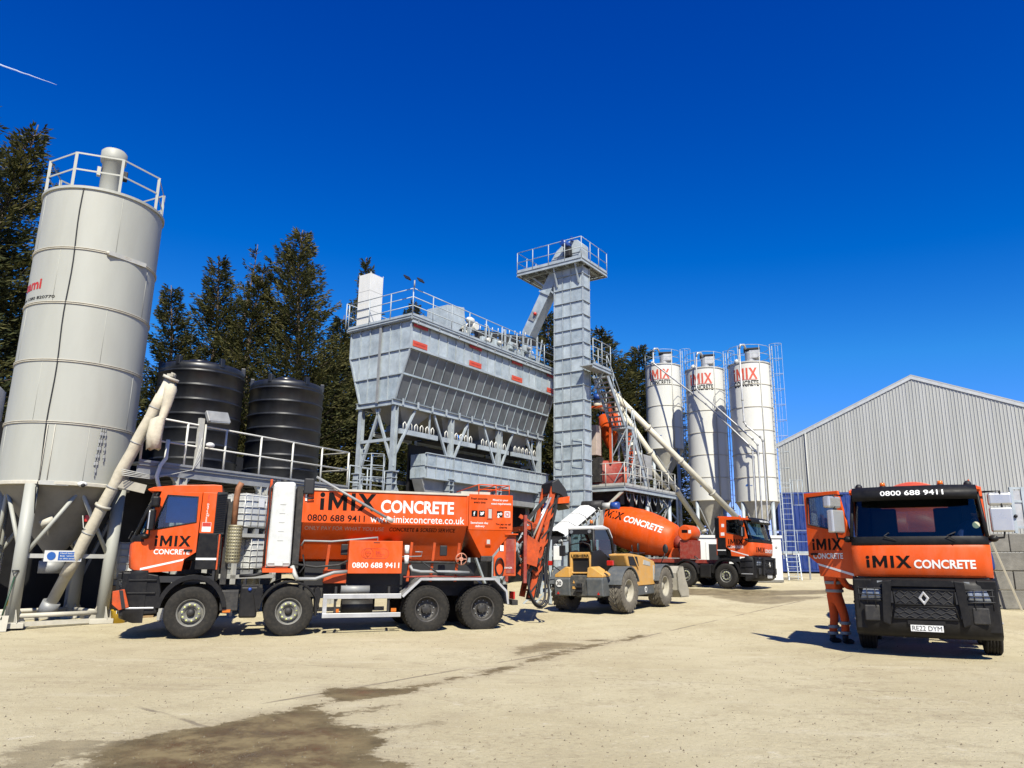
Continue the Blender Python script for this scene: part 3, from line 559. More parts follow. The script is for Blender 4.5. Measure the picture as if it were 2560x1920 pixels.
def cab(root, dz=0.0, visor=True, phone=True, front_text=True, plate=None, open_right=0, chrome=False, side_text='-', blind=False, beacons=((-.5,.5),(-.5,-.55)), week=False):
    HW = 1.15
    strip('front_panel', LV_OR, ORANGE, root, HW, .15, -1.06)
    strip('cowl', [(1.985,-1.39),(2.03,-1.425),(2.14,-1.375)], BLACKP, root, 1.14, .15, -1.06)
    hwz = lambda z: 1.12-.07*max(0, z-2.13)/.8
    LW = [(2.135,-1.37),(2.35,-1.31),(2.6,-1.235),(2.93,-1.12)]
    strip('windscreen', LW, GLASS, root, hwz, .16, .25)
    strip('header_trim', [(2.90,-1.135),(3.06,-1.10)], BLACKP, root, hwz, .16, .27)
    for s in (-1, 1):
        MB().tube([(-1.22, s*1.13, 2.13), (-1.10, s*1.10, 2.55), (-.95, s*1.07, 2.95), (-.9, s*1.06, 3.05)], .034, 8).build('windscreen_pillar', BLACKP, root)
        for a, b in ((-.35,-.62), (.75,.35)) if s > 0 else ():
            MB().tube([(-1.43, b, 2.06), (-1.42, (a+b)/2, 2.15), (-1.375, a-.28, 2.21)], .012, 6).build('wiper', BLACK, root)
    # roof
    MB().prism([(-1.08,3.06),(-1.12,3.10),(-1.0,3.15),(-.5,3.215),(.2,3.25),(.36,3.24),(.38,3.10),(.38,3.04)], lambda a_, b_, d_: (a_, d_, b_+dz), -1.12, 1.12).build('roof', ORANGE, root, bevel=.04)
    if visor:
        LVv = [(2.81,-1.36),(2.87,-1.45),(3.00,-1.39),(3.085,-1.22)]
        strip('sun_visor', LVv, BLACKP, root, 1.06, .20, None)
        MB().box(-1.2, -1.05, -.9, .9, 3.0, 3.04).build('visor_bracket', BLACK, root)
        if phone:
            lettering('0800 688 9411', WHITEV, root, lambda u, v: (lerp_levels(LVv, 2.895+v)+.2*abs((.55-u)/1.06)**3-.006, .55-u, 2.895+v), w=1.06, h=.092, bold=.016)
    for bx, by in beacons:
        b = MB(); b.cyl((bx,by,3.2+dz),(bx,by,3.25+dz),.06,n=14); o = b.build('beacon', BLACK, root); MB().cyl((bx,by,3.25+dz),(bx,by,3.32+dz),.055,.045,14).build('beacon_lens', AMBER, o)
    if chrome:
        for s in (-1, 1):
            MB().sphere((-.75, s*.95, 3.22+dz), .07, 12, 8, (1.2,1,1)).build('spotlight', BLACK, root)
        MB().tube([(-.3,-1.0,3.2+dz),(-.3,-1.0,3.34+dz),(.2,-1.0,3.34+dz),(.2,-1.0,3.2+dz)], .015, 6).build('roof_rack', ORANGE_OLD, root)
    # rear wall with window
    MB().plate([(-1.12,1.15),(1.12,1.15),(1.12,3.06),(-1.12,3.06)], [[(-.62,2.28),(.62,2.28),(.62,2.78),(-.62,2.78)]], fYZ, .34, .39).build('rear_wall', BLACK, root)
    MB().box(.36, .37, -.62, .62, 2.28, 2.78).build('rear_window', GLASS, root)
    MB().box(-1.2, .34, -1.1, 1.1, 1.15, 1.28).build('cab_floor', BLACK, root)
    d = MB(); d.prism([(-1.22,1.3),(-1.25,2.05),(-1.1,2.12),(-.85,2.02),(-.8,1.75),(-.95,1.3)], fXZ, -1.08, 1.08); d.build('dashboard', mat('dark_dashboard', (.03,.034,.036), .7), root, bevel=.02)
    for s in (-1, 1):
        q = MB(); q.box(-.45,.05,s*.58-.25,s*.58+.25,1.6,1.78); q.prism([(-.02,1.75),(.12,1.75),(.30,2.45),(.26,2.75),(.16,2.75),(.12,2.45)], fXZ, s*.58-.24, s*.58+.24); q.build('seat', BLACK, root, bevel=.04)
    sw = MB(); sw.lathe([(.2+.018*cos(a*pi/4), .018*sin(a*pi/4)) for a in range(9)], 24, Matrix.Translation((-.72,.58,2.08)) @ Matrix.Rotation(R(-28), 4, 'Y')); sw.build('steering_wheel', BLACK, root)
    # side panels
    for s in (-1, 1):
        y0 = s*(HW-.05)
        MB().box(-.005, .28, y0, s*HW, 2.19, 3.07).build('quarter_panel', ORANGE, root, bevel=.008)
        MB().prism([(-.02,1.42),(-.02,1.76),(.0,2.185),(.36,2.185),(.40,1.42)], fXZ, y0, s*HW).build('side_skirt', BLACKP, root, bevel=.01)
        q = MB(); q.box(.285, .49, y0-s*.25, s*(HW-.01), 2.17, 3.09)
        o = q.build('air_intake', BLACK, root)
        q = MB()
        for i in range(17): q.beam((.29, s*(HW+.005), 2.22+i*.05), (.485, s*(HW+.005), 2.25+i*.05), .02, .018)
        q.build('intake_louvre', BLACKP, o)
        MB().box(-.015, .395, s*(HW+.001), s*(HW+.006), 1.62, 1.665).build('side_stripe', WHITEV, root)
        MB().box(.40,.43, y0, s*(HW-.01), 1.42, 2.17).build('rear_trim', ORANGE_OLD, root)
        # corner of bumper, step well and wheel arch
        st = MB(); st.prism([(-1.36,.47),(-1.38,1.36),(-1.05,1.36),(-.70,1.30),(-.62,.95),(-.66,.52)], fXZ, s*.85, s*1.16); st.build('step_well', BLACKP, root, bevel=.02)
        for z_ in (.62, .92, 1.18): MB().box(-1.25, -.72, s*1.12, s*1.20, z_, z_+.035).build('step', ALU if z_ < .7 else BLACKP, root, bevel=.006)
        ar = []
        for i in range(15):
            t = R(8+164*i/14); ar.append((.0+.70*cos(t), .53+.70*sin(t)*1.12))
        inn = [(.61/.70*a, .53+(b-.53)*.87) for a, b in reversed(ar)]
        MB().prism(ar+inn, fXZ, s*.82, s*1.20).build('wheel_arch', BLACKP, root, bevel=.02)
        # door
        hx, hy = -1.07, s*(HW-.02)
        dr = [(-.005,1.345),(.01,2.10),(.235,3.06),(1.055,3.06),(1.045,1.78),(.83,1.63),(.80,1.39)]
        hole = [(.155,2.24),(.365,2.985),(.975,2.965),(.985,2.42)]
        do = MB().plate(dr, [hole], lambda a, b, d_: (a, s*d_, b), -.03, .028).build('door', ORANGE, root, bevel=.008)
        do.location = (hx, hy, 0)
        if s > 0 and open_right: do.rotation_euler = (0, 0, R(open_right))
        MB().plate([(p[0]+(.012 if i in (2,3) else -.012), p[1]+(.012 if i in (1,2) else -.012)) for i, p in enumerate(hole)], [], lambda a, b, d_: (a, s*d_, b), -.006, 0).build('window_pane', GLASSC if blind else GLASS, do)
        fr = MB(); hp = hole+[hole[0]]; fr.tube([(p[0], s*.03, p[1]) for p in hp], .016, 6); fr.build('window_seal', BLACK, do)
        MB().box(.80, .97, s*.028, s*.06, 1.80, 1.84).build('door_handle', BLACKP, do, bevel=.01)
        q = MB(); q.prism([(.0,1.40),(.80,1.60),(.83,1.645),(.0,1.445)], lambda a, b, d_: (a, s*d_, b), .029, .032); q.build('stripe', WHITEV, do)
        # mirrors on the door
        mm = CHROME if chrome else BLACKP
        ym = (.10, .46) if chrome else (.16, .40)
        mi = MB(); mi.box(.06, .20, s*ym[0], s*ym[1], 2.22, 2.66); o = mi.build('mirror', mm, do, bevel=.03)
        mi = MB(); mi.box(.10, .26, s*ym[0], s*(ym[1]+.02), 2.70, 2.93); mi.build('mirror', mm, do, bevel=.04)
        if not chrome: MB().box(.085,.11,s*.20,s*.41,2.24,2.62).build('mirror', CHROME, do, bevel=.01)
        MB().tube([(.12,s*.03,2.95),(.12,s*.3,2.96),(.12,s*.32,2.3),(.12,s*.28,2.12),(.08,s*.03,2.10)], .02, 6).build('mirror_arm', BLACKP, do)
        MB().sphere((.02, s*.10, 2.1), .09, 10, 8, (1,1,.7)).build('door_mirror_cup', BLACKP, do)
        def dm(x0, z0): return (lambda u, v: (x0+u, -.034, z0+v)) if s < 0 else (lambda u, v: (x0-u, .034, z0+v))
        xl, xr = .22, .92
        st_ = xl if s < 0 else xr
        logo(INK, do, dm(st_, 1.90), .70, .225)
        MB().box(xl, xr, s*.029, s*.034, 1.872, 1.880).build('red_line', REDV, do)
        lettering('CONCRETE', WHITEV, do, dm(st_, 1.735), w=.70, h=.105, bold=.025)
        if week:
            for i, ch in enumerate('24/7DAYSAWEEK'):
                lettering(ch, REDV if i < 4 else WHITEV, root, (lambda i_: lambda u, v: (.10+u, s*(HW+.004), 2.98-i_*.048+v) if s < 0 else (.18-u, s*(HW+.004), 2.98-i_*.048+v))(i), h=.04, bold=.02)
            MB().box(.04,.22,s*(HW+.001),s*(HW+.004),2.22,2.42).build('sticker', WHITEV, root); MB().box(.045,.215,s*(HW+.004),s*(HW+.006),2.33,2.415).build('sticker', REDV, root)
    # bumper, grille, lights
    strip('bumper', LV_BUMP, BLACKP, root, 1.18, .20, -.9)
    bx = lambda y, z: lerp_levels(LV_BUMP, z)+.20*abs(y/1.18)**3
    for s in (-1, 1):
        MB().grid(lambda u, v: (bx(.70+.40*u, 1.0+.2*v)-.02, s*(.70+.40*u), (1.02-.03*u)+v*(.16+.05*u)), 8, 3).build('headlight', LENS, root, solid=.03)
        q = MB()
        for z_ in (.99, 1.09, 1.20): q.tube([(bx(y_, 1.1)-.045, s*y_, z_) for y_ in (.66,.8,.95,1.08,1.16)], .012, 6)
        for y_ in (.80,.94,1.08): q.tube([(bx(y_, 1.1)-.045, s*y_, .86), (bx(y_, 1.1)-.045, s*y_, 1.22)], .008, 6)
        q.build('lamp_guard', BLACK, root)
        MB().box(bx(.8,.7)-.03, bx(.8,.7)+.02, s*.74, s*1.0, .62, .90).build('lower_lamp_panel', DKGREYM, root, bevel=.02)
        MB().box(-1.40,-1.34, s*.55, s*.75, 1.30, 1.335).build('marker_lamp', LENS, root)
        MB().prism([(s*.58,.55),(s*.70,.60),(s*.66,1.34),(s*.50,1.36)], fYZ, -1.545, -1.46).build('bumper_rib', BLACKP, root, bevel=.02)
    MB().prism([(-.62,1.24),(-.50,1.36),(.50,1.36),(.62,1.24)], fYZ, -1.53, -1.40).build('grille_brow', BLACKP, root, bevel=.03)
    for z0, z1, h0, h1 in ((.93, 1.19, .47, .50), (.685, .895, .52, .48)):
        MB().prism([(-h0,z0),(h0,z0),(h1,z1),(-h1,z1)], fYZ, -1.512, -1.49).build('grille_backing', BLACK, root)
        q = MB(); nrow = 3; hh = (z1-z0)/nrow
        for r_ in range(nrow):
            for sg in (0, 1):
                pts = []; np_ = 12
                for i in range(np_+1):
                    up = (i+sg+r_) % 2; pts.append((-1.522, -h0*.97+2*h0*.97*i/np_, z0+hh*r_+.012+(hh-.024)*up))
                if sg == 0: q.tube(pts, .0085, 5)
        q.build('grille_mesh', DKGREYM, root)
        q = MB(); q.tube([(-1.525,-h0,z0),(-1.525,h0,z0),(-1.525,h1,z1),(-1.525,-h1,z1),(-1.525,-h0,z0)], .016, 6); q.build('grille_frame', BLACKP, root)
        MB().box(-1.53,-1.5,-h0-.14,-h0-.03,z0+.02,z1-.03).build('grille_vent', BLACK, root); MB().box(-1.53,-1.5,h0+.03,h0+.14,z0+.02,z1-.03).build('grille_vent', BLACK, root)
    em = MB(); em.plate([(0,.92),(.092,1.045),(0,1.17),(-.092,1.045)], [[(0,.985),(.04,1.045),(0,1.105),(-.04,1.045)]], fYZ, -1.56, -1.53); em.build('emblem', ALU, root, bevel=.012)
    if front_text:
        fx = lambda y, z: lerp_levels(LV_OR, z)+.15*abs(y/HW)**3-.006
        logo(INK, root, lambda u, v: (fx(.90-u, 1.57+v), .90-u, 1.57+v), .76, .22)
        lettering('CONCRETE', WHITEV, root, lambda u, v: (fx(.10-u, 1.57+v), .10-u, 1.57+v), w=.99, h=.15, bold=.03)
    MB().box(-1.522, -1.48, -.30, .30, .585, .66).build('plate_recess', BLACKP, root)
    po = MB().box(-1.535, -1.525, -.26, .26, .47, .58).build('number_plate', WHITEV, root)
    if plate: lettering(plate, INK, po, lambda u, v: (-1.5375, .235-u, .486+v), w=.47, h=.080, bold=.0)
    # hanging bits behind the cab
    MB().cyl((.0,-.9,.53),(.0,.9,.53),.06,n=10).build('front_axle', DKGREYM, root)
def chassis(root, x1, axles):
    for s in (-1, 1): MB().box(-.9, x1, s*.36, s*.45, .80, 1.06).build('chassis_rail', DKGREYM, root)
    for x in axles: MB().cyl((x,-.95,.53),(x,.95,.53),.08,n=10).build('axle', DKGREYM, root); MB().sphere((x,0,.53),.22,10,8).build('axle_casing', DKGREYM, root)
def arch(root, x, s, R_=.62, w=(.84,1.22), mt=None, a0=5, a1=175):
    ar = [(x+R_*1.06*cos(R(a0+(a1-a0)*i/14)), .53+R_*1.06*sin(R(a0+(a1-a0)*i/14))) for i in range(15)]
    inn = [(x+R_*.98*cos(R(a0+(a1-a0)*i/14)), .53+R_*.98*sin(R(a0+(a1-a0)*i/14))) for i in reversed(range(15))]
    return MB().prism(ar+inn, fXZ, s*w[0], s*w[1]).build('mudguard', mt or BLACKP, root, bevel=.01)
# ------------------------------------------------------------ 1. volumetric mixer lorry (left)
ang1 = R(20); nw = V((-sin(ang1), cos(ang1), 0)); c1 = V((-7.22, 16.45, 0))+nw*1.22
T1 = thing('volumetric_mixer_lorry', 'orange eight-wheel volumetric concrete lorry parked side-on in front of the bins', 'lorry', c1, ang1)
MB().prism([(-1.50,.72),(-1.52,.98),(-1.30,1.02),(-1.18,.66),(-1.36,.60)], fXZ, -1.215, -1.19).build('bumper_corner', ORANGE_OLD, T1, bevel=.01); MB().prism([(-1.40,1.0),(-1.33,1.0),(-1.24,.64),(-1.31,.63)], fXZ, -1.222, -1.214).build('corner_stripe', BLACK, T1)
cab(T1, visor=False, phone=False, blind=True, week=True, beacons=((-.25,.3),))
MB().box(-.70,-.10,-1.092,-1.085,2.40,2.95).build('window_blind', mat('blue_blind', (.05,.30,.95), .6), T1)
chassis(T1, 7.3, (1.98, 5.08, 6.44))
for s in (-1, 1):
    wheel(T1, 0, s*1.07, s); wheel(T1, 1.98, s*1.07, s)
    for x in (5.08, 6.44):
        wheel(T1, x, s*1.07, s, w=.29, style='rear'); wheel(T1, x, s*.74, s, w=.29, style='rear')
    arch(T1, 1.98, s)
    MB().prism([(1.30,.52),(1.22,.9),(1.30,1.05),(1.42,1.0),(1.36,.55)], fXZ, s*.85, s*1.2).build('arch_flap', BLACKP, T1, bevel=.01); MB().prism([(2.58,.42),(2.66,.9),(2.60,1.05),(2.50,1.0),(2.54,.42)], fXZ, s*.85, s*1.2).build('arch_flap', BLACKP, T1, bevel=.01)
    # rear fender of folded aluminium
    fo = [(4.47,.84),(4.55,.92),(4.90,1.24),(6.74,1.24),(7.06,.93),(7.10,.62)]; fi = [(7.05,.62),(7.01,.91),(6.72,1.185),(4.92,1.185),(4.59,.88),(4.51,.80)]
    MB().prism(fo+fi, fXZ, s*.58, s*1.22).build('rear_mudguard', ALU, T1)
    # side guard
    for z0, z1 in ((.78,.89),(.37,.47)): MB().box(2.70, 4.46, s*1.17, s*1.21, z0, z1).build('guard_rail', ALU, T1, bevel=.008)
    MB().box(2.70, 2.79, s*1.165, s*1.205, .37, .89).build('guard_post', ALU, T1)
    for x in (2.95, 4.15): MB().box(x, x+.05, s*1.10, s*1.165, .40, 1.05).build('guard_hanger', DKGREYM, T1)
MB().box(.95,1.32,-1.15,-.65,.40,1.06).build('adblue_tank', BLACKP, T1, bevel=.04); MB().sphere((1.14,-1.16,1.0),.04,8,6).build('filler_cap', MOTORBLUE, T1)
MB().box(.55,.92,-1.1,-.6,.55,.98).build('battery_box', DKGREYM, T1, bevel=.02); MB().box(.62,.78,-1.13,-1.10,.52,.58).build('reflector', AMBER, T1)
for x in (2.95, 4.25): MB().box(x,x+.12,-1.12,-1.09,.48,.56).build('reflector', AMBER, T1)
MB().cyl((3.15,-.8,.60),(3.85,-.8,.60),.17,n=18).build('air_tank', DKGREYM, T1); MB().cyl((3.1,-.95,.98),(3.75,-.95,.98),.10,n=12).build('hose_reel', STEEL, T1)
# exhaust
MB().cyl((.72,-.98,1.55),(.72,-.98,2.38),.135,n=20).build('silencer', BEIGE, T1)
q = MB()
for i in range(18):
    a = 2*pi*i/18; q.beam((.72+.15*cos(a), -.98+.15*sin(a), 1.58), (.72+.15*cos(a), -.98+.15*sin(a), 2.34), .02, .006, (cos(a), sin(a), 0))
for i in range(12): q.lathe([(.148,1.58+i*.069),(.155,1.59+i*.069),(.155,1.605+i*.069),(.148,1.615+i*.069)], 18, Matrix.Translation((.72,-.98,0)))
q.build('perforated_heat_guard', mat('tarnished_guard', (.30,.27,.16), .55, .5, var=.25, dirt=.3), T1)
q = MB(); q.tube([(.68,-.98,2.38),(.68,-.98,3.0),(.70,-.98,3.2),(.76,-.99,3.33)], .065, 14, False); q.build('exhaust_stack', RUST, T1, solid=.008)
MB().box(.5,.62,-.9,-.4,1.1,2.9).build('rear_cab_frame', DKGREYM, T1)
# white water tank in its orange frame
MB().prism([(1.42,1.47),(1.44,3.36),(1.93,3.38),(1.945,1.47)], fXZ, -1.19, -.55).build('water_tank', WHITEPL, T1, bevel=.07)
MB().prism([(1.46,1.55),(1.47,3.28),(1.90,3.30),(1.91,1.55)], fXZ, -1.205, -1.18).build('water_tank_face', WHITEPL, T1, bevel=.02)
for z_ in (2.05,2.25,2.45,2.65,2.85): MB().box(1.62,1.74,-1.212,-1.20,z_,z_+.012).build('level_mark', PALESTEEL, T1)
MB().box(1.60,1.78,-1.215,-1.19,1.50,1.63).build('tank_hatch', WHITEPL, T1, bevel=.01); MB().cyl((1.7,-.85,3.36),(1.7,-.85,3.44),.1,n=14).build('tank_cap', BLACK, T1)
for s in (-1, 1): MB().prism([(1.36,1.36),(1.36,1.45),(2.0,1.45),(2.0,1.36)], fXZ, s*1.22, s*1.14).build('tank_cradle', ORANGE, T1)
MB().box(1.37,1.42,-1.14,1.14,1.40,3.42).build('headboard', ORANGE_OLD, T1); MB().box(1.36,2.0,-1.14,1.14,1.36,1.44).build('cradle_floor', ORANGE_OLD, T1)
MB().tube([(1.385,-1.17,1.5),(1.37,-1.21,2.0),(1.40,-1.19,2.6),(1.38,-1.2,3.2),(1.5,-1.15,3.42)], .018, 6).build('hose', BLACK, T1)
MB().box(1.98,2.12,-1.0,1.0,1.35,3.30).build('front_bulkhead', DKGREYM, T1)
# aggregate bin: upright upper sides, sloping below
sec = [(1.2,3.22),(1.2,2.47),(.80,2.03),(.55,1.66),(.42,1.60),(-.42,1.60),(-.55,1.66),(-.80,2.03),(-1.2,2.47),(-1.2,3.22)]
MB().prism(sec, fYZ, 2.13, 6.0).build('aggregate_bin', ORANGE, T1, bevel=.012)
MB().box(2.10,6.02,-1.23,1.23,3.20,3.25).build('bin_top_edge', DUSTY, T1)
for x in (2.13, 5.99): MB().box(x-.02,x+.02,-1.225,-1.19,2.47,3.22).build('bin_edge_post', ORANGE, T1)
MB().box(2.13,2.2,-1.222,-1.20,2.95,3.15).build('reflector_strip', WHITEV, T1)
# rear sand hopper
MB().box(6.03,7.17,-1.2,1.2,2.38,3.25).build('rear_hopper', ORANGE, T1, bevel=.012)
q = MB(); a = [(6.03,-1.195,2.375),(7.17,-1.195,2.375),(7.17,1.195,2.375),(6.03,1.195,2.375)]; b = [(6.46,-.98,1.72),(6.68,-.98,1.72),(6.68,.98,1.72),(6.46,.98,1.72)]
q.add(a+b, [(0,1,5,4),(1,2,6,5),(2,3,7,6),(3,0,4,7),(4,5,6,7),(0,3,2,1)]); q.build('hopper_cone', ORANGE, T1)
MB().box(6.42,6.72,-1.02,-.9,1.62,1.76).build('hopper_gate', DKGREYM, T1, bevel=.02)
for z_ in (2.78, 2.16):
    o = MB().box(6.50,6.64,-1.215+ (.10 if z_<2.3 else 0),-1.195+(.10 if z_<2.3 else 0),z_-.14,z_+.14).build('sight_window', ORANGE_OLD, T1); MB().box(6.53,6.61,-1.222+(.10 if z_<2.3 else 0),-1.21+(.10 if z_<2.3 else 0),z_-.11,z_+.11).build('pane', PALESTEEL, o)
q = MB()
for x in (6.3, 6.75, 7.1): q.tube([(x,-1.1,3.25),(x,-1.1,3.5),(x,1.1,3.5),(x,1.1,3.25)], .014, 6)
q.tube([(6.3,-1.1,3.5),(7.1,-1.1,3.5)], .014, 6); q.tube([(6.3,-1.1,3.38),(7.1,-1.1,3.38)], .012, 6); q.build('top_guard_rail', ORANGE, T1)
MB().box(5.85,6.6,-1.1,.2,3.255,3.32).build('walk_board', DUSTY, T1)
# control box, struts, hoses
MB().box(3.20,4.43,-1.25,-.86,1.34,2.08).build('control_box', ORANGE, T1, bevel=.01); MB().box(3.75,3.9,-1.256,-1.245,2.03,2.045).build('box_catch', BLACK, T1)
for x in (2.72, 4.62, 5.17, 5.78): MB().beam((x,-1.0,1.15),(x+.05,-1.12,2.06),.05,.06).build('bin_strut', ORANGE_OLD, T1)
for x in (3.05, 5.4): MB().box(x,x+.18,-.95,-.9,1.75,2.0).build('vibrator_mount', BLACK, T1, bevel=.02)
for z_ in (1.57,1.80): MB().cyl((4.55,-1.17,z_),(4.55,-1.17,z_+.19),.055,n=14).build('oil_filter', WHITEV, T1)
for pts, r_, mt in [([(2.15,-1.1,1.95),(2.2,-1.16,2.06),(2.8,-1.17,2.05),(3.5,-1.16,2.12),(3.85,-1.15,2.16),(3.86,-1.1,2.0)],.022,STEEL), ([(2.0,-1.1,1.55),(2.5,-1.18,1.48),(3.0,-1.18,1.53),(3.2,-1.15,1.62)],.026,DKGREYM),
                    ([(2.1,-1.2,1.22),(2.5,-1.22,1.22),(2.9,-1.2,1.36),(3.2,-1.15,1.38)],.04,STEEL), ([(1.98,-1.15,1.5),(2.06,-1.2,1.3),(2.12,-1.2,1.2)],.05,PALESTEEL), ([(.9,-1.0,1.28),(1.2,-1.1,1.30),(1.5,-1.0,1.36)],.035,BLACK),
                    ([(4.65,-1.12,1.52),(4.7,-1.15,1.42),(4.9,-1.16,1.38),(5.6,-1.14,1.38),(6.1,-1.12,1.36)],.038,STEEL), ([(4.6,-1.1,1.6),(5.3,-1.12,1.6),(6.1,-1.1,1.58)],.030,DKGREYM), ([(4.4,-1.15,1.72),(4.9,-1.16,1.74),(4.92,-1.16,1.84),(4.75,-1.16,1.84)],.014,STEEL),
                    ([(4.9,-1.18,1.62),(5.3,-1.2,1.36),(5.9,-1.19,1.32),(6.35,-1.15,1.30)],.016,BLACK), ([(4.5,-1.14,1.26),(5.4,-1.14,1.28),(6.4,-1.14,1.26)],.02,DKRED), ([(2.2,-1.1,1.75),(2.25,-1.2,1.5),(2.15,-1.2,1.35)],.018,BLACK)]: MB().tube(pts, r_, 8).build('hose' if mt in (BLACK, DKGREYM) else 'pipe', mt, T1)
MB().box(2.3,6.4,-.5,.5,1.06,1.60).build('subframe', BLACK, T1); MB().box(2.2,6.5,.55,.6,1.1,1.9).build('rear_skirt', BLACK, T1); MB().box(2.7,3.2,-1.05,-.7,1.12,1.42).build('pump_block', ORANGE_OLD, T1, bevel=.01)
q = MB(); q.lathe([(.13,-.02),(.15,0),(.13,.02)], 16, Matrix.Translation((5.88,-1.17,1.68)) @ Matrix.Rotation(pi/2,4,'X')); q.cyl((5.88,-1.1,1.68),(5.88,-1.18,1.68),.05,n=10)
for i in range(4): q.beam((5.88,-1.17,1.68),(5.88+.13*cos(i*1.57),-1.17,1.68+.13*sin(i*1.57)),.03,.02)
q.build('gate_handwheel', mat('pink_worn_paint', (.62,.28,.18), .6), T1)
MB().prism([(6.72,1.28),(6.72,1.72),(6.98,2.02),(6.98,1.28)], fXZ, -1.16, -1.08).build('hydraulic_panel', ORANGE, T1); MB().prism([(6.98,1.28),(6.98,2.28),(7.3,2.28),(7.3,1.28)], fXZ, -1.10, -.7).build('control_cabinet', ORANGE_OLD, T1, bevel=.01)
MB().box(6.98,7.32,-1.2,-.7,2.28,2.31).build('cabinet_roof', ORANGE, T1); MB().box(7.04,7.26,-1.11,-1.09,1.35,2.2).build('cabinet_opening', DKRED, T1); MB().box(6.86,6.95,-1.175,-1.16,1.88,2.02).build('notice', WHITEV, T1)
q = MB()
for i in range(5): q.lathe([(.13+.012*cos(a*pi/3), .012*sin(a*pi/3)+.02*i) for a in range(7)], 20, Matrix.Translation((6.84,-1.18,1.50)) @ Matrix.Rotation(pi/2,4,'X') @ Matrix.Diagonal((.8,1.6,1,1)))
q.build('coiled_hose', BLACK, T1)
lettering('DANGER', WHITEV, T1, lambda u, v: (7.0+u,-1.115,1.46+v), w=.2, h=.04)
_n0 = set(T1.children)
# discharge conveyor folded up at the back
cv = MB()
for y_ in (-.34, .34): cv.beam((7.55,y_,.62),(8.22,y_,3.62),.06,.15,(1,0,0))
cv.build('conveyor_frame', ORANGE_OLD, T1)
for y_ in (-.36,.36):
    for i in range(8):
        t0, t1 = .04+i*.115, .04+(i+1)*.115; MB().beam((7.50+.67*t0,y_,.62+3.0*t0),(7.72+.67*t1,y_,.62+3.0*t1),.03,.045,(1,0,0)).build('lattice_bar', ORANGE_OLD if i % 2 else DKGREYM, T1)
    MB().beam((7.72,y_,.62),(8.38,y_,3.55),.05,.07,(1,0,0)).build('belt_edge', BLACK, T1)
for i in range(9):
    t = .06+i*.105; MB().beam((7.55+.67*t,-.34,.62+3.0*t),(7.55+.67*t,.34,.62+3.0*t),.05,.05).build('conveyor_rung', ORANGE_OLD, T1)
MB().beam((7.66,0,.55),(8.34,0,3.58),.62,.03,(1,0,0)).build('belt', BLACK, T1)
MB().prism([(8.12,3.35),(8.12,3.62),(8.30,3.72),(8.52,3.45),(8.60,3.22),(8.46,3.20),(8.36,3.3)], fXZ, -.42, .42).build('conveyor_head', BLACK, T1, bevel=.02)
MB().prism([(8.28,3.05),(8.30,3.2),(8.62,3.26),(8.6,3.08)], fXZ, -.45, -.38).build('head_plate', ORANGE, T1); MB().prism([(8.5,3.05),(8.52,3.25),(8.66,3.1),(8.62,2.92)], fXZ, -.4, .4).build('rubber_skirt', RUBBERD, T1)
for a, b, r_ in [((7.3,-.5,1.1),(7.95,-.45,2.9),.05), ((7.35,-.2,1.5),(8.1,-.3,3.3),.035), ((7.45,-.55,2.0),(8.05,-.5,3.2),.03)]: MB().cyl(a, b, r_, n=12).build('hydraulic_ram', ORANGE_OLD if r_ > .04 else CHROME, T1)
for i, (x0, z0, x1, z1) in enumerate([(7.2,1.2,7.75,1.9),(7.2,2.3,7.9,2.55),(7.25,1.7,7.7,1.2),(7.2,2.7,7.85,2.3)]): MB().beam((x0,-.42,z0),(x1,-.42,z1),.05,.1).build('support_arm', ORANGE_OLD, T1)
for y_ in (-.75,.75): MB().box(7.20,7.28,y_-.04,y_+.04,1.0,2.7).build('rear_post', DKRED, T1)
MB().box(7.2,7.3,-.75,.75,2.3,2.42).build('rear_crossbar', ORANGE_OLD, T1)
for k_ in range(5): MB().beam((7.25,-.5+.1*k_,1.1+.3*k_),(7.75+.05*k_,-.45,1.6+.4*k_),.06,.09).build('linkage_arm', ORANGE_OLD if k_ % 2 else DKGREYM, T1)
for k_ in range(4): MB().tube([(7.2,-.6,2.6-.2*k_),(7.45,-.62,2.5-.25*k_),(7.6,-.5,1.9-.2*k_),(7.7,-.45,1.3)], .02, 6).build('hydraulic_hose', BLACK, T1)
MB().prism([(7.25,1.5),(7.35,2.2),(7.7,2.0),(7.6,1.4)], fXZ, -.66, -.58).build('pivot_plate', ORANGE_OLD, T1)
for pts in ([(7.5,-.45,1.3),(7.45,-.5,.8),(7.6,-.55,.45),(7.85,-.55,.42),(8.0,-.5,.7),(7.95,-.45,1.3),(8.05,-.45,2.2)], [(7.4,-.5,1.5),(7.42,-.55,.9),(7.6,-.6,.5),(7.8,-.6,.5),(7.9,-.5,.85),(7.9,-.42,1.5)]):
    q = [V(p) for p in pts]; sm_ = []
    for i in range(len(q)-1):
        p0, p1, p2, p3 = q[max(0,i-1)], q[i], q[i+1], q[min(len(q)-1,i+2)]
        for k_ in range(4):
            t = k_/4; sm_.append(.5*((2*p1)+(p2-p0)*t+(2*p0-5*p1+4*p2-p3)*t*t+(3*p1-p0-3*p2+p3)*t**3))
    MB().tube(sm_+[q[-1]], .03, 8).build('hanging_hose', BLACK, T1)
for o in set(T1.children)-_n0: o.location.x += .42; o.location.z += .10
MB().box(7.25,7.4,-1.0,1.0,.58,.70).build('underrun_bar', DKGREYM, T1); MB().box(7.3,7.34,-.95,-.6,.72,.9).build('tail_light', REDL, T1)
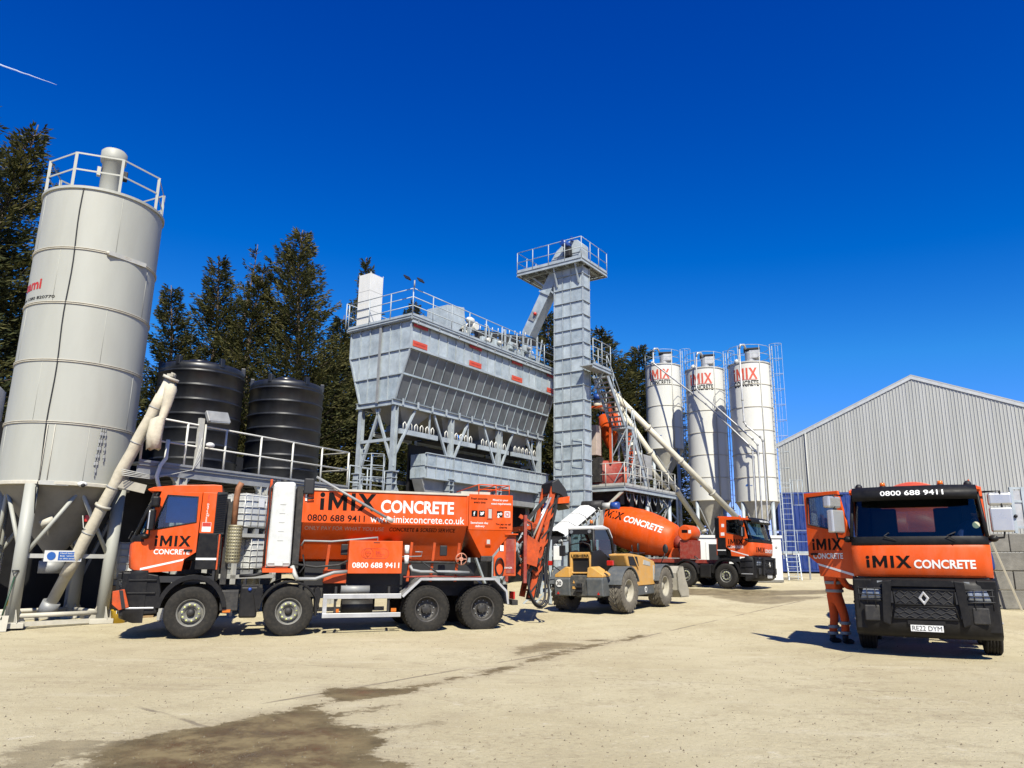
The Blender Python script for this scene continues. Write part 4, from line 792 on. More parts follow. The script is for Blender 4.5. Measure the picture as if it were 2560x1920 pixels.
# washdown boom stowed along the side, hose pouch
MB().cyl((2.36,-1.30,3.50),(4.10,-1.34,2.56),.032,n=10).build('wash_boom', STEEL, T1); MB().cyl((4.0,-1.335,2.61),(4.16,-1.34,2.53),.055,n=12).build('boom_nozzle', PALESTEEL, T1)
MB().box(2.10,2.33,-1.32,-1.15,3.10,3.46).build('work_lamp', BLACK, T1, bevel=.03); MB().tube([(2.2,-1.2,3.1),(2.2,-1.26,3.0),(2.34,-1.26,3.02)], .02, 6).build('hose', BLACK, T1)
def side(x0, z0, y=-1.207): return lambda u, v: (x0+u, y, z0+v)
logo(INK, T1, side(2.49, 2.76), 1.28, .40)
lettering('CONCRETE', WHITEV, T1, side(3.88, 2.745), w=1.77, h=.29, bold=.03)
lettering('0800 688 9411', REDV if False else INK, T1, side(2.23, 2.51), w=1.29, h=.145, bold=.012)
lettering('www.imixconcrete.co.uk', WHITEV, T1, side(3.65, 2.505), w=2.27, h=.17, bold=.005)
sl_ = lambda x0: (lambda u, v: (x0+u, -1.207+(.16-v)*.91, 2.47-(.16-v)))
lettering('ONLY PAY FOR WHAT YOU USE', mat('faded_pink_vinyl', (.55,.32,.25), .6), T1, sl_(2.19), w=1.80, h=.085, bold=.012)
lettering('CONCRETE & SCREED SERVICE', INK, T1, sl_(4.12), w=1.6, h=.085, bold=.012)
lettering('0800 688 9411', WHITEV, T1, side(3.29, 1.47, -1.2535), w=1.08, h=.12, bold=.016)
q = MB(); q.tube([(3.59+.11*cos(a), -1.252, 1.79+.11*sin(a)) for a in [R(90+180*i/10) for i in range(11)]]+[(4.0+.11*cos(a), -1.252, 1.79+.11*sin(a)) for a in [R(-90+180*i/10) for i in range(11)]]+[(3.59,-1.252,1.90)], .004, 4)
q.tube([(3.63,-1.252,1.70),(3.56,-1.252,1.79),(3.58,-1.252,1.84),(3.63,-1.252,1.82),(3.68,-1.252,1.84),(3.70,-1.252,1.79),(3.63,-1.252,1.70)], .004, 4); q.tube([(3.64+.115*cos(R(i*18)), -1.252, 1.79+.115*sin(R(i*18))) for i in range(21)], .004, 4)
q.tube([(3.57,-1.252,1.80),(3.69,-1.252,1.80)], .004, 4); q.tube([(3.63,-1.252,1.83),(3.63,-1.252,1.72)], .004, 4); q.build('kitemark_badge', REDV, T1)
lettering('bsi.', REDV, T1, side(3.81, 1.79, -1.2535), w=.12, h=.07, bold=.02); lettering('Ready-Mixed', REDV, T1, side(3.81, 1.755, -1.2535), w=.2, h=.02); lettering('Concrete', REDV, T1, side(3.81, 1.72, -1.2535), w=.15, h=.02)
for s_, x0, z0, w_, mt in [('Fresh concrete', 6.08,3.12,.42,INK),('every time',6.15,3.03,.30,INK),('Mixed to your',6.64,3.10,.40,WHITEV),('exact requirements',6.60,3.01,.52,WHITEV),('Same/next day',6.08,2.53,.45,WHITEV),('delivery',6.2,2.45,.24,WHITEV),('You pay no call',6.72,2.51,.40,INK),('charge',6.82,2.43,.2,INK)]: lettering(s_, mt, T1, side(x0, z0), w=w_, h=.048, bold=.02)
for i, (x0, ch, bgm, fgm) in enumerate([(6.10,'f',INK,WHITEV),(6.29,'t',INK,WHITEV),(6.75,'g+',INK,WHITEV),(6.95,'o',WHITEV,REDV)]):
    o = MB().box(x0,x0+.15,-1.206,-1.2,2.70,2.85).build('social_badge', bgm, T1, bevel=.002)
    if ch == 't':      # small bird shape
        MB().prism([(x0+.03,2.745),(x0+.07,2.735),(x0+.11,2.76),(x0+.125,2.80),(x0+.135,2.815),(x0+.115,2.825),(x0+.09,2.825),(x0+.08,2.80),(x0+.03,2.825),(x0+.04,2.78)], fXZ, -1.208, -1.206).build('badge_mark', fgm, o)
    elif ch == 'o':
        MB().tube([(x0+.075+.035*cos(R(i_*30)), -1.208, 2.775+.035*sin(R(i_*30))) for i_ in range(13)], .008, 5).build('badge_mark', fgm, o); MB().plate([(x0+.02,2.72),(x0+.13,2.72),(x0+.13,2.83),(x0+.02,2.83)], [[(x0+.032,2.732),(x0+.118,2.732),(x0+.118,2.818),(x0+.032,2.818)]], fXZ, -1.208, -1.206).build('badge_mark', fgm, o)
    else: lettering(ch, fgm, o, (lambda x_: lambda u, v: (x_+u, -1.208, 2.725+v))(x0+.045 if ch == 'f' else x0+.01), h=.10, w=(None if ch == 'f' else .13), bold=.03)
# ------------------------------------------------------------ 2. drum mixer lorries
DP = [(0.0,.02),(.48,.0),(.66,.06),(.78,.22),(.97,1.0),(1.06,1.6),(1.10,2.2),(1.06,2.9),(.90,3.8),(.72,4.6),(.55,5.3),(.50,5.45),(.46,5.45)]
def drum_radius(s_):
    for (r0, a), (r1, b) in zip(DP[:-1], DP[1:]):
        if a <= s_ <= b and b > a: return r0+(r1-r0)*(s_-a)/(b-a)
    return .5
def mixer_body(T, txt=True):
    chassis(T, 8.0, (1.98, 5.1, 6.46))
    for s in (-1, 1):
        wheel(T, 0, s*1.07, s); wheel(T, 1.98, s*1.07, s); arch(T, 1.98, s)
        for x in (5.1, 6.46):
            wheel(T, x, s*1.07, s, w=.29, style='rear'); wheel(T, x, s*.74, s, w=.29, style='rear'); arch(T, x, s)
        MB().box(.75,1.3,s*.6,s*1.15,.42,1.02).build('fuel_tank', BLACKP, T, bevel=.05)
        MB().box(2.7,4.4,s*1.12,s*1.17,.40,.85).build('side_guard', ALU, T, bevel=.01)
        MB().box(.6,8.0,s*.42,s*.5,1.06,1.22).build('drum_subframe', DKRED, T); MB().box(2.4,4.6,s*.9,s*1.1,1.24,1.28).build('walkway', ALU, T)
    M_ = Matrix.Translation((3.05, 0, 2.06)) @ Matrix.Rotation(R(90-14), 4, 'Y')
    d = MB().lathe(DP, 56, M_); do = d.build('drum', ORANGE, T)
    q = MB()
    for s_, r_ in ((1.02,.975),(2.9,1.065),(3.8,.905)): q.lathe([(r_,s_-.008),(r_+.010,s_-.004),(r_+.010,s_+.004),(r_,s_+.008)], 56, M_)
    q.build('drum_seam', ORANGE, do)
    q = MB(); q.lathe([(.56,4.95),(.68,4.96),(.68,5.1),(.54,5.12)], 48, M_); q.build('drum_ring', STEEL, do)
    ax = M_.to_3x3() @ V((0,0,1))
    if txt:
        def dmap(s0, side_, phi0):
            e1 = V((0, side_, 0)); e2 = ax.cross(e1)*-1 if side_ > 0 else ax.cross(e1); e2 = e2 if e2.z > 0 else -e2
            def f(u, v):
                s_ = s0-u if side_ > 0 else s0+u; r_ = drum_radius(s_)+.012; ph = phi0+v/r_
                return V((3.05,0,2.06))+ax*s_+(e1*cos(ph)+e2*sin(ph))*r_
            return f
        for sd_ in (1, -1):
            logo(INK, do, dmap(4.00 if sd_ > 0 else .7, sd_, R(20)), 1.30, .44)
            lettering('CONCRETE', WHITEV, do, dmap(2.58 if sd_ > 0 else 2.2, sd_, R(19)), w=2.10, h=.33, bold=.03)
    # pedestals, gearbox, water tank, hopper and chute
    MB().prism([(2.55,1.2),(2.75,1.75),(3.05,1.75),(3.35,1.2)], fXZ, -.45, .45).build('front_pedestal', ORANGE, T, bevel=.02); MB().cyl((2.62,0,1.95),(3.1,0,2.07),.3,n=18).build('gearbox', DKRED, T)
    MB().prism([(7.2,1.2),(7.5,2.5),(7.75,2.5),(8.0,1.2)], fXZ, -.6, .6).build('rear_pedestal', DKRED, T, bevel=.02)
    o = MB().cyl((2.05,.15,2.43),(2.05,1.08,2.43),.36,n=28).build('water_tank', ORANGE, T, bevel=.05)
    MB().box(1.9,2.2,1.081,1.084,2.42,2.56).build('tank_label', INK, o); MB().box(1.72,1.86,1.081,1.084,2.4,2.55).build('tank_label', WHITEV, o)
    MB().box(1.75,2.35,.1,1.0,1.25,2.1).build('tank_bracket', DKRED, T)
    q = MB(); q.lathe([(.34,0),(.75,.7),(.72,.72),(.3,.02)], 24, Matrix.Translation((8.6,0,3.15))); q.build('loading_hopper', DKRED, T)
    MB().prism([(8.4,2.6),(8.9,2.75),(9.6,1.5),(9.3,1.4)], fXZ, -.28, .28).build('chute', DKRED, T)
    for s in (-1, 1): MB().tube([(8.0,s*.5,1.2),(8.5,s*.6,2.3),(8.55,s*.6,3.2)], .05, 8).build('rear_stay', ORANGE_OLD, T)
    for x, z_ in ((4.55,1.75),(4.9,1.75)):
        MB().sphere((x,1.12,z_),.16 if x < 4.7 else .09,12,8,(.35,.6,1.3)).build('rear_mirror', BLACK, T); MB().tube([(x,1.1,z_),(x,1.0,1.3)],.02,6).build('mirror_stalk', BLACK, T)
    MB().tube([(2.3,.6,2.1),(2.0,.9,1.7),(1.8,.7,1.4),(1.5,.9,1.25)], .025, 8).build('hose', BLACK, T)
    MB().cyl((5.9,1.0,1.45),(6.7,1.0,1.45),.14,n=14).build('hose_reel', DKGREYM, T)
um = V((-cos(R(39)),sin(R(39)),0)); an2 = atan2(um.y, um.x); yl = V((-um.y, um.x, 0))
c2 = V((8.60,34.08,gz(34.08)))-yl*1.22; c2.z = gz(c2.y)
T2 = thing('drum_mixer_lorry', 'orange drum mixer lorry waiting under the screw conveyors, drum lettered in black and white', 'lorry', c2, an2, 'drum mixer lorries')
T2.rotation_euler = (R(0.8), R(-0.6), an2)
cab(T2, dz=-.10, plate='RE22', beacons=((-.4,.4),(-.4,-.4))); mixer_body(T2)
MB().box(.03,.16,1.151,1.156,2.66,2.80).build('sticker', WHITEV, T2); MB().box(.03,.2,1.151,1.156,2.28,2.42).build('sticker', WHITEV, T2)
c3 = V((7.74,15.25,0)); T3 = thing('drum_mixer_lorry', 'orange drum mixer lorry facing the camera with its driver door swung open', 'lorry', c3, R(63), 'drum mixer lorries')
cab(T3, dz=-.10, plate='RE22 DYM', open_right=58, chrome=True, beacons=((-.55,.52),(-.55,-.50))); mixer_body(T3, True)
MB().cyl((-1.17,-.98,2.34),(-1.19,-.98,2.34),.06,n=16).build('permit_disc', mat('pale_disc', (.7,.68,.45), .5), T3)
# ------------------------------------------------------------ 3. telehandler
TL = V((2.71,22.75,0)); tu = V((.526,.85,0)).normalized(); tn = V((-tu.y, tu.x, 0)); tc_ = TL+tn*.95; tc_.z = gz(23.2)+.01
TH = thing('telehandler', 'dusty yellow telehandler seen from behind, parked beside the orange drum mixer', 'telehandler', tc_, atan2(tu.y, tu.x))
TH.rotation_euler = (R(-.5), R(-1.3), atan2(tu.y, tu.x))
for x in (0, 2.82):
    for s in (-1, 1):
        o = wheel(TH, x, s*.95, s, R_=.60, w=.44, style='tele', z=.62, tyre=RUBBERD, rimm=BEIGE)
    MB().cyl((x,-.8,.62),(x,.8,.62),.11,n=12).build('axle', DKGREYM, TH)
MB().box(-.4,3.2,-.42,.42,.42,.85).build('chassis', TGREY, TH, bevel=.03)
# rear: two counterweights and the centre panel
for s in (-1, 1):
    MB().prism([(-1.02,.50),(-1.05,.98),(-.98,1.03),(-.40,1.03),(-.40,.62),(-.55,.50)], fXZ, s*.27, s*.80).build('counterweight', TGREY, TH, bevel=.03)
    q = MB(); q.prism([(s*.27,1.03),(s*.80,1.03),(s*.80,1.10),(s*.42,1.33),(s*.30,1.30)], fYZ, -1.0, -.45); q.build('counterweight_top', YEL, TH, bevel=.02)
    MB().prism([(s*.62,.55),(s*.70,.55),(s*.66,.62)], fYZ, -1.06, -1.04).build('reflector', REDL, TH)
    MB().tube([(-.75,s*.75,1.2),(-.95,s*.98,1.42)], .015, 6).build('lamp_stalk', BLACK, TH); MB().box(-1.0,-.9,s*.92,s*1.12,1.36,1.5).build('tail_light', REDL, TH, bevel=.02)
    # mudguards
    for x in (0, 2.82):
        ar = [(x+.70*cos(R(t)), .62+.70*sin(R(t))) for t in range(20, 170, 12)]; inn = [(x+.66*cos(R(t)), .62+.66*sin(R(t))) for t in reversed(range(20, 170, 12))]
        MB().prism(ar+inn, fXZ, s*.66, s*1.20).build('mudguard', TGREY, TH, bevel=.01)
MB().prism([(-1.0,.50),(-1.0,1.08),(-.45,1.1),(-.45,.5)], fXZ, -.265, .265).build('rear_panel', mat('dark_rear_panel', (.05,.052,.05), .7, dirt=.4), TH, bevel=.02)
q = MB(); q.box(-1.1,-.98,-.12,.02,.58,.86); q.box(-1.14,-1.08,-.16,.06,.74,.78); q.box(-1.14,-1.08,-.16,.06,.62,.66); q.build('tow_hitch', BLACK, TH, bevel=.01)
MB().prism([(.12,.86),(.19,.86),(.155,.94)], fYZ, -1.012, -1.0).build('warning_triangle', YEL, TH); MB().box(-1.012,-1.0,.10,.20,.70,.77).build('warning_label', YEL, TH)
for y_, z_, x_ in ((.62,.86,-1.052),):
    o = MB().cyl((x_+.02,y_,z_),(x_-.006,y_,z_),.11,n=24).build('speed_disc', WHITEV, TH); lettering('30', INK, o, lambda u, v: (x_-.009, y_+.075-u, z_-.055+v), w=.15, h=.11, bold=.03)
# boom: box section from the rear pivot down to the front
bo = MB(); bo.beam((-.62,0,1.50),(3.3,0,1.02),.36,.40); bo.build('boom', YEL, TH, bevel=.02)
MB().beam((2.9,0,1.06),(3.75,0,.92),.28,.30).build('inner_boom', TGREY, TH, bevel=.015)
fr = MB(); fr.plate([(-.36,1.12),(.36,1.12),(.36,1.74),(-.36,1.74)], [[(-.28,1.17),(.28,1.17),(.28,1.57),(-.28,1.57)]], fYZ, -.86, -.5); fr.build('boom_pivot_frame', YEL, TH, bevel=.02)
MB().box(-.80,-.5,-.275,.275,1.175,1.565).build('pivot_recess', BLACK, TH)
lettering('LIEBHERR', INK, TH, lambda u, v: (-.866, .30-u, 1.60+v), w=.6, h=.075, bold=.03)
for s in (-1, 1): MB().prism([(-.9,1.05),(-.86,1.75),(-.35,1.8),(.6,1.4),(.6,.85)], fXZ, s*.37, s*.42).build('boom_side_plate', BLACK, TH)
MB().tube([(-.88,.34,1.75),(-.9,.34,1.95),(-.86,-.1,2.03),(-.88,-.34,1.95),(-.88,-.38,1.72)], .018, 6).build('guard_hoop', BLACK, TH)
# cab on the left
gp = TGREY; cy0, cy1 = .16, 1.0
MB().box(.30,1.75,cy0,cy1,.75,1.55).build('cab_lower', mat('dark_cab_panel', (.03,.031,.03), .6, dirt=.35), TH, bevel=.03)
pil = {'a': [(.34,cy0,1.5),(.36,cy0,2.42)], 'b': [(.34,cy1,1.5),(.36,cy1,2.42)], 'c': [(1.75,cy0,1.45),(1.62,cy0,2.1),(1.3,cy0,2.45)], 'd': [(1.75,cy1,1.45),(1.62,cy1,2.1),(1.3,cy1,2.45)]}
for p_ in pil.values(): MB().tube(p_, .05, 8).build('cab_pillar', BLACK, TH)
MB().prism([(.30,2.40),(.26,2.47),(.34,2.53),(1.0,2.56),(1.40,2.48),(1.66,2.16),(1.62,2.10),(1.34,2.42)], fXZ, cy0-.04, cy1+.04).build('cab_roof', WHITE, TH, bevel=.04)
for nm, pl in (('rear_pane', [(.345,cy0,1.55),(.345,cy1,1.55),(.36,cy1,2.42),(.36,cy0,2.42)]),): MB().add(pl, [(0,1,2,3)]).build(nm, GLASS, TH)
for y_ in (cy0, cy1): MB().add([(.35,y_,1.55),(1.74,y_,1.5),(1.62,y_,2.1),(1.32,y_,2.43),(.37,y_,2.43)], [(0,1,2,3,4)]).build('side_pane', GLASS, TH)
MB().add([(1.75,cy0,1.5),(1.75,cy1,1.5),(1.63,cy1,2.1),(1.63,cy0,2.1)], [(0,1,2,3)]).build('front_pane', GLASS, TH)
MB().box(.29,.34,cy0,cy1,2.28,2.44).build('rear_lamp_bar', BLACK, TH)
for y_ in (.26, .9): MB().cyl((.30,y_,2.36),(.26,y_,2.36),.055,n=14).build('work_lamp', LENS, TH)
q = MB(); q.box(.6,1.05,.4,.8,1.5,1.62); q.box(.55,.66,.4,.8,1.6,2.1); q.build('seat', BLACK, TH, bevel=.04); MB().tube([(1.5,.6,1.5),(1.35,.6,1.8)],.03,6).build('steering_column', BLACK, TH)
b = MB().cyl((.6,.35,2.55),(.6,.35,2.61),.06,n=12).build('beacon', BLACK, TH); MB().cyl((.6,.35,2.61),(.6,.35,2.72),.055,.045,12).build('beacon_lens', AMBER, b)
MB().tube([(.34,1.0,2.1),(.25,1.25,2.05),(.3,1.3,1.7)],.02,6).build('mirror_arm', BLACK, TH); MB().box(.2,.28,1.12,1.32,1.62,1.95).build('mirror', BLACK, TH, bevel=.02)
MB().tube([(2.9,-1.0,1.35),(2.95,-1.15,1.7)],.015,6).build('mirror_arm', BLACK, TH); MB().sphere((2.95,-1.15,1.8),.12,12,8,(.4,.8,1.3)).build('mirror', BLACK, TH)
# engine pod on the right
MB().prism([(.62,.72),(.66,1.12),(.25,1.30),(.05,1.66),(.45,1.69),(1.4,1.60),(2.28,1.42),(2.36,1.30),(2.30,.70)], fXZ, -1.02, -.46).build('engine_cover', YEL, TH, bevel=.05)
MB().prism([(.36,1.34),(.26,1.60),(.9,1.58),(1.0,1.30)], fXZ, -1.04, -1.015).build('cover_opening', BLACK, TH)
MB().beam((.62,-1.045,1.60),(.95,-1.045,1.22),.02,.05).build('cover_strut', YEL, TH); MB().box(.35,1.6,-1.0,-.6,1.675,1.70).build('intake_grid', BLACK, TH)
MB().prism([(2.12,.85),(2.14,1.30),(2.22,1.28),(2.20,.85)], fXZ, -1.035,-1.02).build('side_lamp', PALESTEEL, TH); MB().prism([(1.36,1.34),(1.42,1.48),(1.92,1.40),(1.9,1.28)], fXZ, -1.03,-1.015).build('name_badge', PALESTEEL, TH)
MB().box(.75,2.3,-1.0,-.5,.42,.72).build('battery_skirt', TGREY, TH, bevel=.03); o = MB().cyl((1.55,-1.0,.58),(1.55,-1.008,.58),.09,n=20).build('speed_disc', WHITEV, TH); lettering('30', INK, o, lambda u, v: (1.49+u,-1.012,.54+v), w=.12, h=.085, bold=.03)
# bucket
bk = [(4.65,.18),(4.0,.20),(3.75,.45),(3.72,1.0),(3.95,1.22),(4.30,1.22)]; bki = [(4.28,1.18),(3.97,1.18),(3.77,.99),(3.80,.48),(4.02,.24),(4.65,.22)]
MB().prism(bk+bki, fXZ, -1.22, 1.22).build('bucket', BEIGE, TH)
for s in (-1, 1): MB().prism([(4.75,.18),(4.0,.20),(3.75,.45),(3.72,1.0),(3.95,1.22),(4.30,1.22),(4.5,.75),(4.75,.42)], fXZ, s*1.22, s*1.18).build('bucket_cheek', BEIGE, TH)
MB().box(3.5,3.76,-.6,.6,.4,1.05).build('quick_hitch', TGREY, TH, bevel=.02)
# ------------------------------------------------------------ people
def skin_chain(name, mt, parent, joints, edges, root=0, sub=2):
    me = bpy.data.meshes.new(name); me.from_pydata([j[0] for j in joints], edges, []); o = bpy.data.objects.new(name, me); COL.objects.link(o); o.parent = parent
    me.materials.append(mt); sk = o.modifiers.new('skin', 'SKIN'); sk.use_smooth_shade = True
    lay = me.skin_vertices[0] if me.skin_vertices else None
    if lay is None:
        import bmesh
        b = bmesh.new(); b.from_mesh(me); b.verts.layers.skin.verify(); b.to_mesh(me); b.free(); lay = me.skin_vertices[0]
    for i, j in enumerate(joints):
        r = j[1]; lay.data[i].radius = r if isinstance(r, tuple) else (r, r); lay.data[i].use_root = (i == root)
    s_ = o.modifiers.new('sub', 'SUBSURF'); s_.levels = sub; s_.render_levels = sub
    return o
def hand(parent, p, d, n_, s=1.0):
    """palm plus five bent fingers from wrist p along d, palm normal n_"""
    p, d, n_ = V(p), V(d).normalized(), V(n_).normalized(); sd_ = d.cross(n_).normalized(); J = [(p, .026), (p+d*.05*s, (.04,.022))]; E = [(0,1)]
    for i, (off, ln) in enumerate(((-.032,.072),(-.011,.085),(.011,.08),(.032,.062))):
        b = len(J); k = p+d*.085*s+sd_*off; J += [(k, .0105), (k+d*ln*.5-n_*.008, .0095), (k+d*ln*.85-n_*.035, .008)]; E += [(1,b),(b,b+1),(b+1,b+2)]
    b = len(J); k = p+d*.03*s-sd_*.035; J += [(k+d*.02-sd_*.02, .012), (k+d*.055-sd_*.032-n_*.015, .0105)]; E += [(1,b),(b,b+1)]
    return skin_chain('hand', SKIN, parent, J, E, 0, 1)
def head(parent, c, yaw=0, hair=HAIR, tilt=0):
    M_ = Matrix.Translation(c) @ Matrix.Rotation(yaw,4,'Z') @ Matrix.Rotation(tilt,4,'X')
    h = MB(); h.sphere((0,0,.02),.105,16,12,(.80,.98,1.18)); h.sphere((0,-.075,-.045),.055,10,8,(.95,.9,1)); h.sphere((0,-.112,-.005),.02,8,6,(.8,1,1.3))
    for s in (-1,1): h.sphere((s*.085,.01,0),.028,8,6,(.4,.8,1.2))
    h.xf(M_); o = h.build('head', SKIN, parent)
    e = MB()
    for s in (-1,1): e.sphere((s*.034,-.093,.02),.011,8,6)
    e.xf(M_).build('eyes', INK, o); m_ = MB().box(-.025,.025,-.125,-.115,-.062,-.055); m_.xf(M_).build('mouth', REDV, o)
    q = MB(); q.grid(lambda u, v: M_ @ V((.094*sin(pi*.62*v)*cos(2*pi*u), .025+.112*sin(pi*.62*v)*sin(2*pi*u), .03+.130*cos(pi*.62*v))), 14, 8); q.build('hair', hair, o)
def standing():
    y0 = 16.55; t = thing('person', 'person in orange hi-vis work clothes standing behind the open lorry door', 'person', (6.50, y0, gz(y0)), R(105))
    # local: faces -y
    legs = [((0,.02,.98),(.16,.13)),((.10,.0,.90),.115),((.12,-.03,.52),.092),((.13,.04,.14),.085),((-.10,.0,.90),.115),((-.14,-.10,.52),.092),((-.15,-.06,.14),.085),((0,.02,1.10),(.17,.125))]
    b_ = skin_chain('body', SKIN, t, [((0,.02,.98),.10),((0,.0,1.35),.11),((0,-.02,1.55),.05),((0,-.03,1.66),.055),((.1,0,.9),.07),((.12,-.02,.5),.05),((.13,.04,.08),.035),((-.1,0,.9),.07),((-.14,-.09,.5),.05),((-.15,-.06,.08),.035)], [(0,1),(1,2),(2,3),(0,4),(4,5),(5,6),(0,7),(7,8),(8,9)])
    skin_chain('trousers', HIVIS, t, legs, [(0,1),(1,2),(2,3),(0,4),(4,5),(5,6),(0,7)])
    skin_chain('jacket', HIVIS, t, [((0,.02,1.0),(.20,.155)),((0,0,1.2),(.20,.15)),((0,0,1.42),(.19,.13)),((0,-.02,1.53),.07),((.19,0,1.42),.085),((.26,-.16,1.2),.072),((.20,-.42,1.16),.058),((-.19,0,1.42),.085),((-.27,-.10,1.18),.072),((-.22,-.36,1.12),.058)], [(0,1),(1,2),(2,3),(2,4),(4,5),(5,6),(2,7),(7,8),(8,9)], 1)
    for p, r_ in (((.125,.0,.33),.108),((.13,.03,.20),.105),((-.148,-.085,.42),.108),((-.152,-.07,.22),.105)):
        q = MB(); q.lathe([(r_,-.03),(r_+.004,-.02),(r_+.004,.02),(r_,.03)], 20, Matrix.Translation(p)); q.build('reflective_band', REFL, t)
    for z_ in (1.07, 1.24): q = MB(); q.lathe([(.205,-.03),(.21,-.02),(.21,.02),(.205,.03)], 24, Matrix.Translation((0,.005,z_)) @ Matrix.Diagonal((1.0,.8,1,1))); q.build('reflective_band', REFL, t)
    for x_, y_ in ((.13,.04),(-.15,-.06)):
        q = MB(); q.grid(lambda u, v: (x_+.055*sin(pi*v)*cos(2*pi*u), y_-.06+.15*sin(pi*v)*sin(2*pi*u), max(0.0,.05+.06*cos(pi*v)+.03*sin(pi*v)*sin(2*pi*u)*.5)), 14, 10); q.cyl((x_,y_,.06),(x_,y_,.2),.062,n=14); q.build('boot', BLACK, t)
    head(t, (0,-.04,1.70)); hand(t, (.20,-.43,1.155), (-.1,-.9,-.15), (0,.1,-1)); hand(t, (-.22,-.37,1.115), (.1,-.9,.1), (0,.1,-1))
standing()
def seated(parent_obj, loc, rz, label, cloth, lean=0):
    t = thing('person', label, 'person', loc, rz)
    L_ = lean
    skin_chain('body', SKIN, t, [((0,.02,.0),.07),((0,-.06-L_*.2,.3),.07),((0,-.11-L_*.4,.50),.05),((0,-.14-L_*.5,.60),.052)], [(0,1),(1,2),(2,3)])
    skin_chain('jacket', cloth, t, [((0,0,-.02),(.19,.15)),((0,-.05-L_*.15,.22),(.20,.15)),((0,-.10-L_*.35,.44),(.20,.14)),((0,-.12-L_*.42,.54),.075),((.20,-.08-L_*.35,.44),.09),((.29,-.20-L_*.3,.20),.075),((.22,-.46-L_*.2,.14),.058),((-.20,-.08-L_*.35,.44),.09),((-.29,-.18-L_*.3,.2),.075),((-.2,-.44-L_*.2,.16),.058)], [(0,1),(1,2),(2,3),(2,4),(4,5),(5,6),(2,7),(7,8),(8,9)], 0)
    skin_chain('trousers', cloth, t, [((0,0,-.02),(.17,.13)),((.1,-.12,-.05),.10),((.14,-.48,-.02),.085),((.14,-.52,-.40),.07),((-.1,-.12,-.05),.10),((-.14,-.48,-.02),.085),((-.14,-.52,-.40),.07)], [(0,1),(1,2),(2,3),(0,4),(4,5),(5,6)], 0)
    head(t, (0,-.14-L_*.52,.70)); hand(t, (.22,-.47-L_*.2,.14), (-.1,-.9,.2), (0,.1,-1)); hand(t, (-.2,-.45-L_*.2,.16), (.1,-.9,.2), (0,.1,-1))
    return t
def in_cab(T, x, y, z):
    a = T.rotation_euler.z; return (T.location.x+x*cos(a)-y*sin(a), T.location.y+x*sin(a)+y*cos(a), T.location.z+z)
seated(T3, in_cab(T3, -.38, -.66, 1.92), R(63)+R(20), 'person in navy blue bending over in the passenger side of the front-facing lorry', NAVY, .55)
seated(T2, in_cab(T2, -.30, .62, 1.90), an2-pi/2, 'driver in orange hi-vis sitting at the cab window of the far mixer lorry', HIVIS, .05)
# ------------------------------------------------------------ near silo (left)
def cylmap(R_, ph0, z0, off=.006): return lambda u, v: ((R_+off)*sin(ph0+u/R_), -(R_+off)*cos(ph0+u/R_), z0+v)
g0 = .066; SI = thing('cement_silo', 'tall cream cement silo on tubular legs at the left, guard rail round its top', 'silo', (-12.1, 19.3, g0), R(32.07))
Rs = 1.465; zr = [3.41, 4.87, 6.43, 7.94, 9.42, 11.13]; zr = [z-g0 for z in zr]
for i, (a, b) in enumerate(zip(zr[:-1], zr[1:])):
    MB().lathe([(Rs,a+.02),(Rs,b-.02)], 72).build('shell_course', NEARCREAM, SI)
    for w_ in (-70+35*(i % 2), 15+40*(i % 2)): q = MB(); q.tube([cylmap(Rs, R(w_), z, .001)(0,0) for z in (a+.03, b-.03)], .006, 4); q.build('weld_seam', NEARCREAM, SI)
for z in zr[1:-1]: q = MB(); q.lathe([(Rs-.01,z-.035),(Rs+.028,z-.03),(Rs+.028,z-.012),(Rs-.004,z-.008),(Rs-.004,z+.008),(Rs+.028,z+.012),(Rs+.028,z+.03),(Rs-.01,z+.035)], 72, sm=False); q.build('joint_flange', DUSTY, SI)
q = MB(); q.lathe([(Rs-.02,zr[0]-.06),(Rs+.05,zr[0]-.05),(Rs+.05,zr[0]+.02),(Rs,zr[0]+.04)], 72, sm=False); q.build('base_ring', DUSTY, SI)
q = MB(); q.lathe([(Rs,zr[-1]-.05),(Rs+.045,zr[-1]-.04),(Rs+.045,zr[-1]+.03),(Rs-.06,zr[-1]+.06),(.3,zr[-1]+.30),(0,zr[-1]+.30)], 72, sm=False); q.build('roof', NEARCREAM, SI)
q = MB(); q.lathe([(Rs-.03,zr[0]),(.22,1.72),(.22,1.45)], 48); q.build('cone', mat('shade_darkened_cone', (.24,.225,.18), .75, var=.15, dirt=.35, dcol=(.34,.31,.24)), SI)  # cone colour darkened to carry the shade beneath the silo
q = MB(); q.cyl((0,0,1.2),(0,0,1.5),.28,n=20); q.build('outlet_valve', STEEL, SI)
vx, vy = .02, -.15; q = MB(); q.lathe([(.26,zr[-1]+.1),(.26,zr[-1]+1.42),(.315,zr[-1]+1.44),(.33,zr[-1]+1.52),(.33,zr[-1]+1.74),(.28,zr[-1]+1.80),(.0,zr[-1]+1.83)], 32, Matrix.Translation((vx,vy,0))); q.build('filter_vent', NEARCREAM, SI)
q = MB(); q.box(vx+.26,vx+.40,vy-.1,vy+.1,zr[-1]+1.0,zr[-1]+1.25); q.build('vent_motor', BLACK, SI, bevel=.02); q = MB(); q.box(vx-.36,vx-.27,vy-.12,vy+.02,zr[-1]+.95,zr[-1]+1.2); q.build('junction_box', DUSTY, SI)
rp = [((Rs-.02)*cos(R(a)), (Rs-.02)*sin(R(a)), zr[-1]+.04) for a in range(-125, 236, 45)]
for p in rp[:-1]: MB().box(p[0]-.035,p[0]+.035,p[1]-.012,p[1]+.012,p[2]-.1,p[2]+.98).build('railing_post', NEARCREAM, SI)
